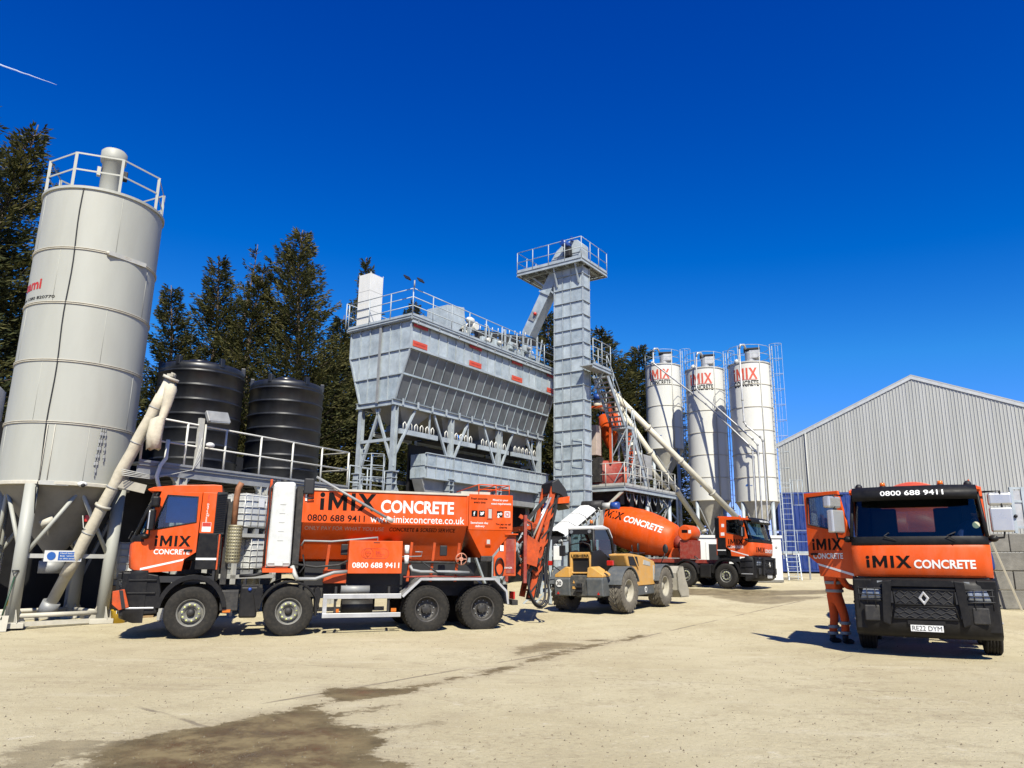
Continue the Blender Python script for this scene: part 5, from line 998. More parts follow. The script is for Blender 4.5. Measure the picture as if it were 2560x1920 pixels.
for h in (.5, .97):
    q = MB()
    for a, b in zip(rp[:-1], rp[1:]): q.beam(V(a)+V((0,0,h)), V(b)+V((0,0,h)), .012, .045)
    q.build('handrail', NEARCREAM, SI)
LA = [-117, -27, 63, 153]; lp = [V((1.37*cos(R(a)), 1.37*sin(R(a)), 0)) for a in LA]
for p in lp:
    MB().cyl(p+V((0,0,.12)), p*1.03+V((0,0,zr[0]-.05)), .145, n=22).build('leg', NEARCREAM, SI)
    MB().box(p.x-.26,p.x+.26,p.y-.26,p.y+.26,.0,.12).build('foot_plate', DUSTY, SI, bevel=.01)
    for k_ in range(4): a = k_*pi/2+.4; MB().add([(p.x+.14*cos(a),p.y+.14*sin(a),.12),(p.x+.30*cos(a),p.y+.30*sin(a),.12),(p.x+.14*cos(a),p.y+.14*sin(a),.42)],[(0,1,2)]).build('gusset', DUSTY, SI, solid=.015)
for i in range(4):
    a, b = lp[i], lp[(i+1) % 4]; m_ = (a+b)*.5*1.25+V((0,0,zr[0]-.12))
    MB().cyl(a+V((0,0,1.55)), m_, .048, n=10).build('brace', NEARCREAM, SI); MB().cyl(b+V((0,0,1.55)), m_, .048, n=10).build('brace', NEARCREAM, SI)
    MB().cyl(a+V((0,0,.26)), b+V((0,0,.26)), .055, n=10).build('base_tie', DUSTY, SI)
    MB().beam(a*1.12+V((0,0,.08)), b*1.12+V((0,0,.08)), .1, .1).build('base_channel', DUSTY, SI)
a, b = lp[0], lp[1]; MB().beam(a+V((0,0,1.62)), b+V((0,0,1.62)), .05, .1).build('sign_rail', PALESTEEL, SI)
d_ = (b-a).normalized(); nr = V((d_.y,-d_.x,0)); s0 = a+d_*.45+nr*.06+V((0,0,1.62)); o = MB().beam(s0, s0+d_*.82, .012, .26).build('safety_sign', WHITEV, SI)
s1_ = s0+d_*.30+nr*.008; MB().beam(s1_, s1_+d_*.50, .006, .20).build('sign_panel', SIGNBLUE, o); c_ = s0+d_*.15+nr*.01; MB().cyl(c_, c_+nr*.004, .095, n=20).build('sign_pictogram', SIGNBLUE, o)
for i, tx in enumerate(('Hard hats must','be worn','in this area')): lettering(tx, WHITEV, o, (lambda i_: lambda u, v: s1_+d_*(.04+u)+nr*.006+V((0,0,.05-i_*.062+v)))(i), w=.42-.05*i, h=.035)
q = MB(); q.tube([cylmap(Rs, R(-22)+.012*sin(z*2.3)+.025*(11-z)*.1, z, .02)(0,0) for z in [zr[-1]+.05-.35*i for i in range(23)]]+[(-.55,-1.45,3.2),(-.5,-1.3,2.6)], .014, 6); q.build('cable', BLACK, SI)
q = MB(); q.tube([cylmap(Rs, R(-20), z, .03)(0,0) for z in (zr[0]+1.4, zr[0]+.05)], .012, 4); q.build('panel_edge', DUSTY, SI); q = MB(); q.tube([cylmap(Rs, R(-14), z, .01)(0,0) for z in (zr[0]+1.4, zr[0]+.05)], .012, 4); q.build('panel_edge', DUSTY, SI)
p0_, p1_ = V(cylmap(Rs,R(8),zr[4]-.02,.06)(0,0)), V(cylmap(Rs,R(47),zr[4]-.02,.06)(0,0)); q = MB(); q.beam(p0_, p1_, .10, .11); q.build('lifting_bar', PALESTEEL, SI); MB().sphere(p0_,.05,8,6).build('bar_bolt', DUSTY, SI)
for ph_, n_, l_ in ((27,13,.9),(29,9,.62),(25,10,.7)):
    q = MB()
    for i in range(n_):
        c_ = V(cylmap(Rs, R(ph_)+i*.004*(1 if ph_ == 29 else -1), zr[1]-.05-i*l_/n_*1.35, .03)(0,0)); q.beam(c_, c_-V((0,0,.085)), .045 if i % 2 else .014, .014 if i % 2 else .045, (0,1,0))
    q.build('chain', STEEL, SI)
o = MB().sphere(cylmap(Rs, R(14), zr[0]-.02, .12)(0,0), .085, 14, 10, (1.3,1,.8)).build('security_camera', WHITE, SI); MB().sphere(V(cylmap(Rs, R(14), zr[0]-.05, .19)(0,0)), .05, 10, 8).build('camera_lens', BLACK, o)
MB().box(*[v for c, h in ((-.2,.3),(-1.47,.03),(zr[0]-.02,.05)) for v in (c-h, c+h)]).build('cable_tray', PALESTEEL, SI)
lettering('sami', REDV, SI, cylmap(Rs, R(-82), 8.27), w=.80, h=.26, bold=.03); lettering('+44 1280 820770', INK, SI, cylmap(Rs, R(-84), 7.98), w=1.30, h=.075, bold=.012)
MB().tube([(.5,-1.0,2.6),(.55,-1.1,2.3),(.7,-1.1,2.22),(.8,-1.05,2.4)], .012, 5).build('loose_cable', PALESTEEL, SI)
q = MB(); q.box(.55,.85,-.95,-.75,2.45,2.62); q.build('vibrator', REDL, SI, bevel=.02); q = MB(); q.cyl((-.35,-.85,2.35),(-.1,-.85,2.5),.09,n=12); q.build('vibrator_motor', DUSTY, SI)
# ------------------------------------------------------------ near screw conveyor with canvas spout
pa, pb = V((-11.75, 18.95, .55)), px(428, 945, 18.6); SC = thing('screw_conveyor', 'dusty cream screw conveyor rising from the left silo towards the black tanks', 'conveyor', (pa.x, pa.y, gz(pa.y)), 0)
O_ = V(SC.location); A_, B_ = pa-O_, pb-O_
MB().cyl(A_, B_, .13, n=24).build('tube', DUSTY, SC); dd = (B_-A_).normalized()
for t in (.42,): MB().cyl(A_.lerp(B_,t)-dd*.03, A_.lerp(B_,t)+dd*.03, .19, n=24).build('tube_flange', DUSTY, SC)
MB().cyl(A_-dd*.25, A_+dd*.05, .2, n=18).build('inlet_casing', STEEL, SC)
q = MB(); q.cyl(B_-dd*.05, B_+dd*.02, .20, n=24); q.build('end_flange', DUSTY, SC); q = MB(); q.cyl(B_+dd*.0,B_+dd*.14,.06,n=10); q.box(B_.x-.08,B_.x+.08,B_.y-.08,B_.y+.08,B_.z+.02,B_.z+.1); q.build('end_bearing', BEIGE, SC)
q = MB(); n_ = 14
sp_ = [(B_-dd*.12+V((.02,-.02,-.05)), .15), (B_+V((.02,-.02,-.35)), .16), (B_+V((-.02,-.02,-.75)), .12), (B_+V((-.08,-.03,-1.02)), .10), (B_+V((-.20,-.03,-1.10)), .18), (B_+V((-.24,-.03,-1.5)), .19), (B_+V((-.22,-.03,-1.85)), .17)]
rings = []
for p, r_ in sp_: rings += [p+V((r_*cos(2*pi*j/n_)*(1+.10*sin(3*j+p.z*4)), r_*.75*sin(2*pi*j/n_), .03*sin(j*2.1))) for j in range(n_)]
q.add(rings, [(i*n_+j, i*n_+(j+1) % n_, (i+1)*n_+(j+1) % n_, (i+1)*n_+j) for i in range(len(sp_)-1) for j in range(n_)], True); q.build('canvas_spout', CANVAS, SC, solid=.01)
q = MB(); w_ = A_.lerp(B_, .12); q.tube([A_.lerp(B_,t)+V((.008*sin(t*40),-.01,-.01-.01*abs(sin(t*17)))) for t in [.12+.05*i for i in range(17)]], [.143+.006*sin(i*2.2) for i in range(17)], 14); q.build('canvas_wrap', CANVAS, SC)
for t in (.3,.5,.7,.86): MB().cyl(A_.lerp(B_,t)+V((0,-.01,0)), A_.lerp(B_,t)+dd*.03+V((0,-.01,0)), .155, n=20).build('strap', STEEL, SC)
q = MB(); c_ = A_.lerp(B_,.545); q.beam(c_+V((.0,-.05,-.12)), c_+V((.6,.25,-.26)), .05, .22); q.build('support_plate', BEIGE, SC)
# ------------------------------------------------------------ tank platform and black tanks
PF = thing('tank_platform', 'raised steel platform with pale railings carrying the two black tanks', 'platform', (-8.6, 21.5, .1), R(61))
# local x along the front edge, y towards the back
MB().box(-1.75,4.75,.02,4.6,3.90,3.95).build('deck_plate', STEEL, PF); MB().box(-2.95,-1.76,.02,.6,3.90,3.95).build('deck_plate', STEEL, PF)
for y_ in (.06, 2.2, 4.5): MB().ibeam((-2.95 if y_ < 1 else -1.75,y_,3.77),(4.75,y_,3.77),.24,.12).build('deck_beam', STEEL, PF)
for i in range(9): MB().ibeam((-1.7+i*.8,.1,3.80),(-1.7+i*.8,4.4,3.80),.16,.1).build('cross_beam', STEEL, PF)
for x in (-1.65, 1.12, 4.3):
    for y_ in (.1, 4.3):
        MB().ibeam((x,y_,0),(x,y_,3.65),.26,.24,(1,0,0)).build('column', PALESTEEL, PF)
        for s in (-1,1): MB().prism([(x+s*.06,3.4),(x+s*.28,3.65),(x+s*.06,3.65)], fXZ, y_-.05, y_+.05).build('stiffener', PALESTEEL, PF)
rail(PF, [(-2.9,.05,3.95),(4.7,.05,3.95),(4.7,3.2,3.95)], 1.2, CREAM, 1.38, (.5,), .026, 0)
MB().box(-2.95,4.75,-.01,.02,3.95,4.01).build('toe_board', STEEL, PF)
o = MB().box(-1.32,-1.18,-.02,.08,3.95,5.35).build('lamp_post', PALESTEEL, PF); q = MB(); q.beam((-1.2,-.1,5.4),(-.55,-.2,5.44),.12,.36,(0,.5,.85)); q.build('floodlight', STEEL, o, bevel=.02); q = MB(); q.beam((-1.15,-.165,5.36),(-.6,-.265,5.40),.02,.28,(0,.5,.85)); q.build('floodlight_glass', LENS, o)
MB().sphere((-1.0,-.12,4.62),.1,12,8,(1.3,1,.8)).build('security_camera', WHITE, PF); MB().cyl((-1.1,.02,3.95),(-1.1,.02,5.2),.03,n=8).build('cable_pole', PALESTEEL, PF)
q = MB(); q.tube([(-2.25,-.05,4.6),(-2.25,-.05,4.1),(-2.42,-.1,3.9),(-2.5,-.12,3.6),(-2.4,-.12,3.35),(-2.1,-.1,3.2)], .05, 10); q.build('white_pipe', CREAM, PF)
for k_ in range(4): q = MB(); q.tube([(-3.4,-.02-.02*k_,3.7-.05*k_),(-2.6,-.05,3.62-.03*k_),(-2.0,-.05,3.72),(-1.4,-.03,3.9),(-1.2,-.02,4.2+.2*k_)], .012, 5); q.build('cable', PALESTEEL, PF)
for x in (-1.9,.6,2.6): MB().beam((x,4.25,0),(x+1.4,4.25,3.6),.08,.08).build('back_brace', STEEL, PF)
MB().box(-5.5,6.5,4.75,5.0,0,5.2).build('added_shade_backing', BLACK, PF)  # added black sheet standing in for the deep shade beneath the platform
# caged ladder and galvanised walkway at the right end
for x in (4.95, 5.5):
    MB().box(x,x+.05,-.3,-.25,2.2,5.1).build('ladder_stile', GALV, PF)
for i in range(10): MB().cyl((4.97,-.27,2.4+.28*i),(5.53,-.27,2.4+.28*i),.014,n=6).build('rung', GALV, PF)
for z in (4.3,4.7,5.1): q = MB(); q.tube([(4.97,-.27,z),(4.9,-.8,z),(5.25,-1.05,z),(5.6,-.8,z),(5.53,-.27,z)], .014, 6); q.build('cage_hoop', GALV, PF)
q = MB()
for p in ((4.9,-.8),(5.25,-1.05),(5.6,-.8)): q.tube([(*p,3.2),(*p,5.1)], .012, 5)
q.build('cage_bar', GALV, PF)
rail(PF, [(4.95,.2,3.6),(6.8,.2,3.6)], 1.15, GALV, .9, (.5,), .02, .1); MB().box(4.9,6.8,.1,1.4,3.5,3.6).build('walkway', GALV, PF)
MB().box(5.2,6.3,.3,.9,1.9,3.1).build('switch_cabinet', ALU, PF, bevel=.02)
def tank(label, x, y, R_, z0, z1, nseg):
    t = thing('water_tank', label, 'tank', (x, y, z0), R(-25), 'black water tanks'); Hh = z1-z0; pr = [(R_-.03, 0.0)]; st = (Hh-.28)/nseg
    for i in range(nseg):
        a = i*st; pr += [(R_-.015,a+.02),(R_,a+.05),(R_,a+st-.07),(R_+.034,a+st-.06),(R_+.034,a+st-.025),(R_-.015,a+st)]
    pr += [(R_,Hh-.26),(R_,Hh-.12),(R_-.06,Hh-.04),(R_-.14,Hh-.01),(.5,Hh+.04),(0,Hh+.05)]
    MB().lathe(pr, 72).build('shell', TANKB, t)
    for i in range(6): a = R(60*i+15); MB().box(-.07,.07,R_-.12,R_+.02,Hh-.16,Hh+.12).xf(Matrix.Rotation(a,4,'Z')).build('lifting_lug', TANKB, t, bevel=.02)
    q = MB(); q.lathe([(.34,Hh-.02),(.34,Hh+.10),(.30,Hh+.13),(0,Hh+.14)], 28, Matrix.Translation((.25,-.35,0))); q.build('lid', TANKB, t); return t
tank('large ribbed black plastic water tank, the left and bigger of the pair', -10.4, 22.7, 1.24, 4.08, 7.45, 7)
tank('smaller ribbed black plastic water tank, the right one of the pair', -8.5, 25.1, 1.2, 4.08, 7.50, 7)
t = thing('steel_tank', 'grey steel tank cut off by the left picture edge behind the silo', 'tank', (-17.8, 22.6, .15)); MB().lathe([(1.15,0),(1.15,6.6),(1.0,6.75),(0,6.9)], 48).build('shell', STEEL, t)
for z in (1.5,3.2,4.9): q = MB(); q.lathe([(1.15,z-.03),(1.19,z),(1.15,z+.03)], 48); q.build('hoop', STEEL, t)
# intermediate bulk containers under the platform
def ibc(label, loc, rz, sc=1.0):
    t = thing('bulk_container', label, 'container', loc, rz, 'white caged liquid containers'); t.scale = (sc, sc, sc)
    MB().box(-.48,.48,-.56,.56,.16,1.10).build('bottle', WHITEPL, t, bevel=.07); MB().cyl((0,0,1.08),(0,0,1.16),.09,n=14).build('cap', BLACK, t)
    for x in (-.4,0,.4): MB().box(x-.06,x+.06,-.58,.58,0,.14).build('pallet_runner', STEEL, t)
    q = MB()
    for z in (.2,.38,.56,.74,.92,1.1): q.tube([(-.5,-.58,z),(.5,-.58,z),(.5,.58,z),(-.5,.58,z),(-.5,-.58,z)], .011, 5)
    for i in range(5):
        for s in (-1,1): q.tube([(-.5+i*.25,s*.585,.15),(-.5+i*.25,s*.585,1.12)], .011, 5); q.tube([(s*.505,-.58+i*.29,.15),(s*.505,-.58+i*.29,1.12)], .011, 5)
    q.build('cage', ALU, t); MB().box(-.05,.16,-.60,-.595,.75,1.0).build('label', WHITEV, t); return t
RK = thing('storage_rack', 'grey steel rack under the platform holding a white caged container', 'rack', (-8.35, 21.9, .12), R(61))
for x in (-.7,.7):
    for y_ in (-.6,.6): MB().box(x-.05,x+.05,y_-.05,y_+.05,0,2.3).build('rack_post', PALESTEEL, RK)
for z in (1.0, 2.12): MB().box(-.75,.75,-.65,.65,z,z+.1).build('rack_shelf', PALESTEEL, RK)
ibc('white caged liquid container on the upper shelf behind the lorry cab', (-8.35,21.9,2.345), R(61)); ibc('white caged liquid container on the lower shelf behind the lorry exhaust', (-8.15,22.1,1.225), R(61), .92)
ibc('white caged liquid container in the shade left of the orange cab', (-10.9,20.9,.95), R(40)); 
t = thing('timber_stack', 'low stack of pale timbers under the caged container left of the cab', 'timber', (-10.9,20.9,.11), R(40))
for k_ in range(4):
    for i in range(5): MB().box(-.55,.55,-.55+i*.23,-.36+i*.23,k_*.21,k_*.21+.2).build('timber', WOOD, t)
# ------------------------------------------------------------ small things at the left
bx_, by_ = -10.35, 19.5
t = thing('bucket', 'yellow plastic bucket on the ground in front of the lorry bumper', 'bucket', (bx_, by_, gz(by_))); q = MB(); q.lathe([(0,.005),(.15,.0),(.185,.30),(.195,.31),(.185,.315),(.145,.02),(0,.02)], 28); q.build('tub', BUCKY, t); q = MB(); q.tube([(-.185,0,.3),(-.15,-.08,.22),(0,-.16,.17),(.15,-.08,.22),(.185,0,.3)], .006, 5); q.build('handle', STEEL, t)
w0 = SI.matrix_basis @ (lp[0]+V((0,0,0))) if False else V((-12.1,19.3,g0))+Matrix.Rotation(R(32.07),3,'Z') @ lp[0]
t = thing('shovel', 'shovel with dark green shaft leaning on the front silo leg', 'shovel', (w0.x+.05, w0.y-.42, gz(w0.y)), R(32))
MB().cyl((0,-.02,.25),(.12,.20,1.18),.02,n=8).build('shaft', mat('dark_green_paint', (.02,.06,.03), .5), t); q = MB(); q.tube([(.06,.19,1.32),(.12,.2,1.17),(.18,.21,1.32)], .014, 6); q.tube([(.05,.19,1.32),(.19,.21,1.32)], .016, 6); q.build('grip', BLACK, t)
q = MB(); q.prism([(-.13,.0),(.13,.0),(.14,.34),(-.12,.34)], lambda a, b, d: (a, -.06+d+b*.12, b), 0, .008); q.build('blade', DUSTY, t); MB().cyl((.05,.09,.55),(.062,.113,.66),.024,n=8).build('band', BUCKY, t)
t = thing('control_cabinet', 'pale grey electrical control cabinet mounted left of the front silo leg', 'cabinet', (-14.1,19.6,.08), R(32)); MB().box(-.75,.45,-.2,.2,1.15,2.1).build('case', ALU, t, bevel=.02); MB().box(-.7,-.2,-.22,-.2,1.2,2.05).build('door', WHITE, t); MB().box(-.15,.4,-.22,-.2,1.2,2.05).build('door', WHITE, t); MB().box(-.6,-.45,-.225,-.22,1.7,1.85).build('meter', INK, t)
for x in (-.7,.4): MB().box(x-.04,x+.04,-.05,.05,0,1.15).build('stand_leg', STEEL, t)
t = thing('rope_coil', 'loose pale ropes and hoses hanging below the control cabinet', 'rope', (-13.7,19.2,.06), R(32))
for i in range(9): q = MB(); w_ = random.uniform(.12,.3); q.tube([(-.25+.05*i,0,1.0),(-.3+.05*i-w_*.3,-.05,.7),(-.25+.05*i,-.08,.42-w_*.3),(-.1+.05*i+w_*.3,-.06,.65),(-.15+.05*i,0,1.0)], .014, 5); q.build('strand', DUSTY, t)
t = thing('rubble_heap', 'broken timber and rubble at the foot of the silo at the left edge', 'rubble', (-13.9,18.9,.055))
for i in range(14): q = MB().box(-.2,.2,-.07,.07,0,.09); o = q.build('scrap', WOOD if i % 2 else CONC, t); o.location = (random.uniform(-.5,.4), random.uniform(-.4,.4), .01+.05*(i % 4)); o.rotation_euler = (random.uniform(-.2,.2), random.uniform(-.2,.2), random.uniform(0,3))
# ------------------------------------------------------------ aggregate bins
RZ = R(55.9); Ux = V((cos(RZ), sin(RZ), 0)); Uy = V((-sin(RZ), cos(RZ), 0)); gB = .32
BN = thing('aggregate_bin_house', 'long galvanised aggregate bin with sloping lower sides standing on braced steel legs', 'bin', (-4.98, 29.0, gB), RZ)
zT, zM, zL = 11.2-gB, 10.03-gB, 8.0-gB; LX = 10.8; WY = 3.5; IN = .74
MB().prism([(0.03,zM),(IN+.02,zL),(WY-IN-.02,zL),(WY-.03,zM),(WY-.03,zT),(.03,zT)], lambda a, b, d: (d, a, b), .03, LX-.03).build('hopper_body', GALV, BN)
def pane(poly, fn, k): return MB().plate(poly, [], fn, 0, .018).build('panel', GALVP[k % 3], BN)
np_ = 19; pw = LX/np_
for sd, s_ in ((0,1),):
    for i in range(np_):
        x0, x1 = i*pw+.025, (i+1)*pw-.025
        pane([(x0,zM+.04),(x1,zM+.04),(x1,zT-.03),(x0,zT-.03)], lambda a, b, d: (a, .028-d, b), i*7+1)
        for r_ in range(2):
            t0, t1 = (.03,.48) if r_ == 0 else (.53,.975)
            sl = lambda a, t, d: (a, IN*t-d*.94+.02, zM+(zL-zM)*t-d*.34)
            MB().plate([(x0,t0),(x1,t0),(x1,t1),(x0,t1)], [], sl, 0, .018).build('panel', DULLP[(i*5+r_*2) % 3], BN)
    for i in range(np_+1):
        x = i*pw
        MB().box(x-.013,x+.013,-.03,.03,zM+.02,zT).build('rib', GALV, BN)
        for t0, t1 in ((.02,.485),(.525,.985)): MB().beam((x,IN*t0-.02,zM+(zL-zM)*t0),(x,IN*t1-.02,zM+(zL-zM)*t1),.018,.04,(0,-1,0)).build('rib', GALVP[2], BN)
MB().beam((0,IN*.505-.02,zM+(zL-zM)*.505),(LX,IN*.505-.02,zM+(zL-zM)*.505),.06,.07).build('mid_rail', GALVP[2], BN)
MB().beam((-.05,-.04,zM),(LX+.05,-.04,zM),.11,.09).build('knee_rail', GALV, BN)
# end walls
for ex, sg in ((0, 1), (LX, -1)):
    hw = lambda z: IN*(zM-z)/(zM-zL) if z < zM else 0
    cols = [0,.58,1.16,1.74,2.34,2.92,3.5]; rows = [(zM+.04,zT-.04),((zM+zL)/2+.03,zM-.04),(zL+.03,(zM+zL)/2-.03)]
    for ri, (z0, z1) in enumerate(rows):
        for i in range(6):
            c0, c1 = cols[i]+.02, cols[i+1]-.02
            q = [(max(c0,hw(z0)+.03),z0),(min(c1,WY-hw(z0)-.03),z0),(min(c1,WY-hw(z1)-.03),z1),(max(c0,hw(z1)+.03),z1)]
            if q[1][0]-q[0][0] < .05 and q[2][0]-q[3][0] < .05: continue
            if q[1][0]-q[0][0] < 0: q = [((q[0][0]+q[1][0])/2, z0)]+q[2:]
            pane(q, lambda a, b, d: (ex+sg*(.028-d), a, b), i*3+ri)
        for c in cols[1:-1]:
            a0 = max(c, 0)
            if hw(z0) < c < WY-hw(z0): MB().box(ex-sg*.045,ex+sg*.03,c-.018,c+.018,z0-.02,z1+.02).build('rib', GALV, BN)
        MB().box(ex-sg*.05,ex+sg*.03,hw(z0),WY-hw(z0),z0-.06,z0-.02).build('edge_rail', GALV, BN)
    for y_ in (0, WY):
        s = 1 if y_ == 0 else -1; MB().box(ex-.04,ex+.04,y_-.04,y_+.04,zM,zT).build('corner_angle', GALV, BN); MB().beam((ex,y_,zM),(ex,y_+s*IN,zL),.07,.07,(1,0,0)).build('corner_angle', GALV, BN)
    MB().box(ex-sg*.10,ex-sg*.05,1.62,1.74,zL-.1,zT+.1).build('cable_duct', STEEL, BN)
MB().box(-.14,LX+.2,-.16,WY+.16,zT+.001,zT+.05).build('roof_deck', GALV, BN)
for y_ in (-.16, WY+.16): MB().ibeam((-.14,y_,zT+.10),(LX+.2,y_,zT+.10),.12,.08).build('roof_edge_beam', GALV, BN)
for x in (-.14, LX+.2): MB().ibeam((x,-.12,zT+.10),(x,WY+.12,zT+.10),.12,.08).build('roof_edge_beam', GALV, BN)
MB().beam((-.1,-.14,zT-.09),(LX,-.14,zT-.09),.08,.10).build('gutter_rail', GALV, BN)
for x in [.2+1.3*i for i in range(9)]: MB().beam((x,-.2,zT-.03),(x+.1,-.05,zT-.16),.05,.05).build('rail_clip', STEEL, BN)
rail(BN, [(-.12,WY+.14,zT+.16),(-.12,-.14,zT+.16),(LX+.1,-.14,zT+.16)], 1.15, GALV, 1.25, (.36,.68), .021, .1)
rail(BN, [(-.2,WY+.22,zT+.19),(LX+.1,WY+.22,zT+.19)], 1.15, GALV, 1.35, (.5,), .021, 0)
for i, x in enumerate((.0, 3.65, 6.9, 10.0)):
    for j, z in enumerate((zT-.14, zM+.20)):
        o = MB().box(x+.06,x+.92,-.075,-.055,z-.12,z+.12).build('bin_sign', REDLOGO if j else REDV, BN, bevel=.004)
        lettering('COMPARTMENT %d' % (i+1), mat('sign_text', (.35,.02,.015), .5) if 'sign_text' not in MATS else MATS['sign_text'], o, (lambda x_, z_: lambda u, v: (x_+u, -.078, z_+v))(x+.12, z-.03), w=.74, h=.06)
o = MB().cyl((-.2,-.25,zT+1.3),(-.2,-.25,zT+1.6),.03,n=8).build('lamp_pole', STEEL, BN)
for dx, dy in ((.25,-.1),(-.28,.15)): q = MB(); q.beam((-.2+dx-.16,-.25+dy,zT+1.66),(-.2+dx+.16,-.25+dy,zT+1.66),.05,.22,(0,.6,.8)); q.build('floodlight', BLACK, o, bevel=.01)
# white filter box on the roof and tripper conveyor along it
FB = thing('filter_housing', 'tall white sheet-metal box standing at the left end of the bin roof', 'filter box', tuple(V((-4.98,29.0,0))+Ux*.45+Uy*3.0+V((0,0,zT+gB+.06))), RZ)
MB().box(-.38,.38,-.36,.36,0,2.6).build('casing', WHITE, FB, bevel=.01)
for x in (-.38,.38):
    for y_ in (-.36,.36): MB().add([(x,y_,2.6),(x*.85,y_,2.6),(x,y_*.85,2.6),(x,y_,2.68)],[(0,1,3),(0,2,3),(0,1,2),(1,2,3)]).build('corner_tip', WHITE, FB)
for z in (.9,1.8): MB().box(-.385,.385,-.365,.365,z,z+.01).build('panel_joint', PALESTEEL, FB)
TP = thing('tripper_conveyor', 'belt conveyor with white idler rollers running along the bin roof behind the railing', 'conveyor', tuple(V((-4.98,29.0,0))+Uy*1.6+V((0,0,zT+gB+.08))), RZ)
for y_ in (-.5,.5): MB().beam((3.2,y_,.55),(10.6,y_,.95),.06,.16).build('side_frame', GALV, TP); MB().beam((5.2,y_,1.0),(10.9,y_,2.0),.05,.12).build('upper_frame', GALV, TP)
MB().beam((3.2,0,.66),(10.6,0,1.06),.8,.03).build('belt', BLACK, TP); MB().beam((5.2,0,1.15),(10.9,0,2.13),.75,.03).build('upper_belt', BLACK, TP)
for i in range(26):
    x = 3.4+i*.28; z = .70+(x-3.2)*.054
    for s in (-1,1): q = MB(); q.tube([(x,s*.52,z-.05),(x,s*.55,z+.08),(x+.04,s*.48,z+.17),(x+.06,s*.36,z+.14)], .02, 6); q.build('idler_bracket', CREAM, TP)
    if i % 2: MB().cyl((x,-.42,z+.02),(x,.42,z+.02),.05,n=10).build('idler', CREAM, TP)
for i in range(11): x = 5.4+i*.48; q = MB(); q.tube([(x,-.5,1.1+(x-5.2)*.175),(x,-.52,1.32+(x-5.2)*.175),(x+.08,-.45,1.36+(x-5.2)*.175)], .02, 6); q.build('idler_bracket', CREAM, TP)
for x in (3.4,5.0,6.6,8.2,9.8): MB().box(x-.05,x+.05,-.52,-.44,0,.6+(x-3.2)*.054+.4).build('frame_leg', GALV, TP); MB().box(x-.05,x+.05,.44,.52,0,.6+(x-3.2)*.054+.4).build('frame_leg', GALV, TP)
MB().prism([(3.3,.5),(3.3,1.75),(4.5,1.95),(4.6,1.2),(4.0,.6)], fXZ, -.62, .62).build('tripper_hood', GALVP[1], TP, bevel=.01); MB().box(1.9,2.9,-.4,.4,0,.9).build('drive_box', GALVP[2], TP, bevel=.01)
for x0_, x1_ in ((5.4,7.2),(7.3,9.1),(9.2,10.8)):
    for y_ in (-.56,.56): MB().prism([(x0_,1.02+(x0_-5.2)*.175),(x1_,1.02+(x1_-5.2)*.175),(x1_,.62+(x1_-5.2)*.175),(x0_,.62+(x0_-5.2)*.175)], fXZ, y_-.012, y_+.012).build('side_plate', DKGREYM, TP)
for x in (4.6,6.2,7.8,9.4,10.7): MB().beam((x,-.6,0),(x+.5,-.6,1.1+max(0,x-5.2)*.175),.05,.07).build('gantry_brace', GALV, TP); MB().box(x-.04,x+.04,-.64,-.56,0,1.3+max(0,x-5.2)*.175).build('gantry_post', GALV, TP)
for x, h_ in ((6.0,.5),(7.0,.62),(8.3,.8),(9.6,.95)): MB().box(x-.22,x+.22,-.75,-.4,h_,h_+.38).build('drive_unit', GALVP[1], TP, bevel=.02); MB().cyl((x,-.78,h_+.2),(x,-1.0,h_+.2),.1,n=12).build('idler_motor', CREAM if x < 8 else STEEL, TP)
MB().cyl((5.3,-.75,1.25),(5.3,.7,1.25),.2,n=16).build('drive_drum', CREAM, TP); MB().sphere((5.0,-.6,1.45),.22,12,8,(1.3,.8,.8)).build('gear_motor', CREAM, TP)
q = MB(); q.tube([(6.4,-.65,.2),(6.4,-.65,1.3),(6.3,-.65,1.5),(6.1,-.65,1.55)], .045, 8); q.build('pipe', GALV, TP)
# supporting frame
zR = zL-.14
for y_ in (IN, WY-IN): MB().ibeam((-.15,y_,zR),(LX+.15,y_,zR),.24,.16).build('ring_beam', GALV, BN)
for x in (.0, LX): MB().ibeam((x,IN,zR),(x,WY-IN,zR),.22,.14).build('ring_beam', GALV, BN)
for i in range(12): MB().box(.35+i*.9,.43+i*.9,IN-.12,IN-.08,zR-.08,zR+.2).build('panel_bracket', GALV, BN)
zS = 4.75; LXs = (.1, 3.6, 7.1, 10.6)
for y_, back in ((IN+.05,0),(WY-IN-.05,1)):
    for x in LXs:
        MB().ibeam((x,y_,zS),(x,y_,zR-.12),.20,.20,(1,0,0)).build('upper_leg', GALV, BN)
        MB().ibeam((x,y_,0),(x,y_,zS),.28,.28,(1,0,0)).build('lower_leg', GALV, BN)
        MB().box(x-.19,x+.19,y_-.19,y_+.19,zS-.02,zS+.02).build('splice_plate', GALV, BN)
        for k_ in (-.25,-.5): MB().box(x-.17,x+.17,y_-.15,y_+.15,zS+k_-.012,zS+k_+.012).build('stiffener', GALV, BN)
        for s in (-1, 1):
            if 0 < x+s*1.0 < LX: MB().beam((x+s*.1,y_,zR-2.1),(x+s*1.15,y_,zR-.15),.09,.09).build('knee_brace', GALV, BN)
    for a, b in zip(LXs[:-1], LXs[1:]):
        if not back: MB().beam((a+.1,y_,zS-.4),(b-.8,y_,.3),.08,.10).build('diagonal_brace', GALV, BN)
        MB().beam((b-.1,y_+.02,zS-.7),(a+.4,y_+.02,.5),.10,.12).build('diagonal_brace', GALV, BN)
        MB().ibeam((a,y_,zS-.15),(b,y_,zS-.15),.16,.1).build('tie_beam', GALV, BN) if back else None
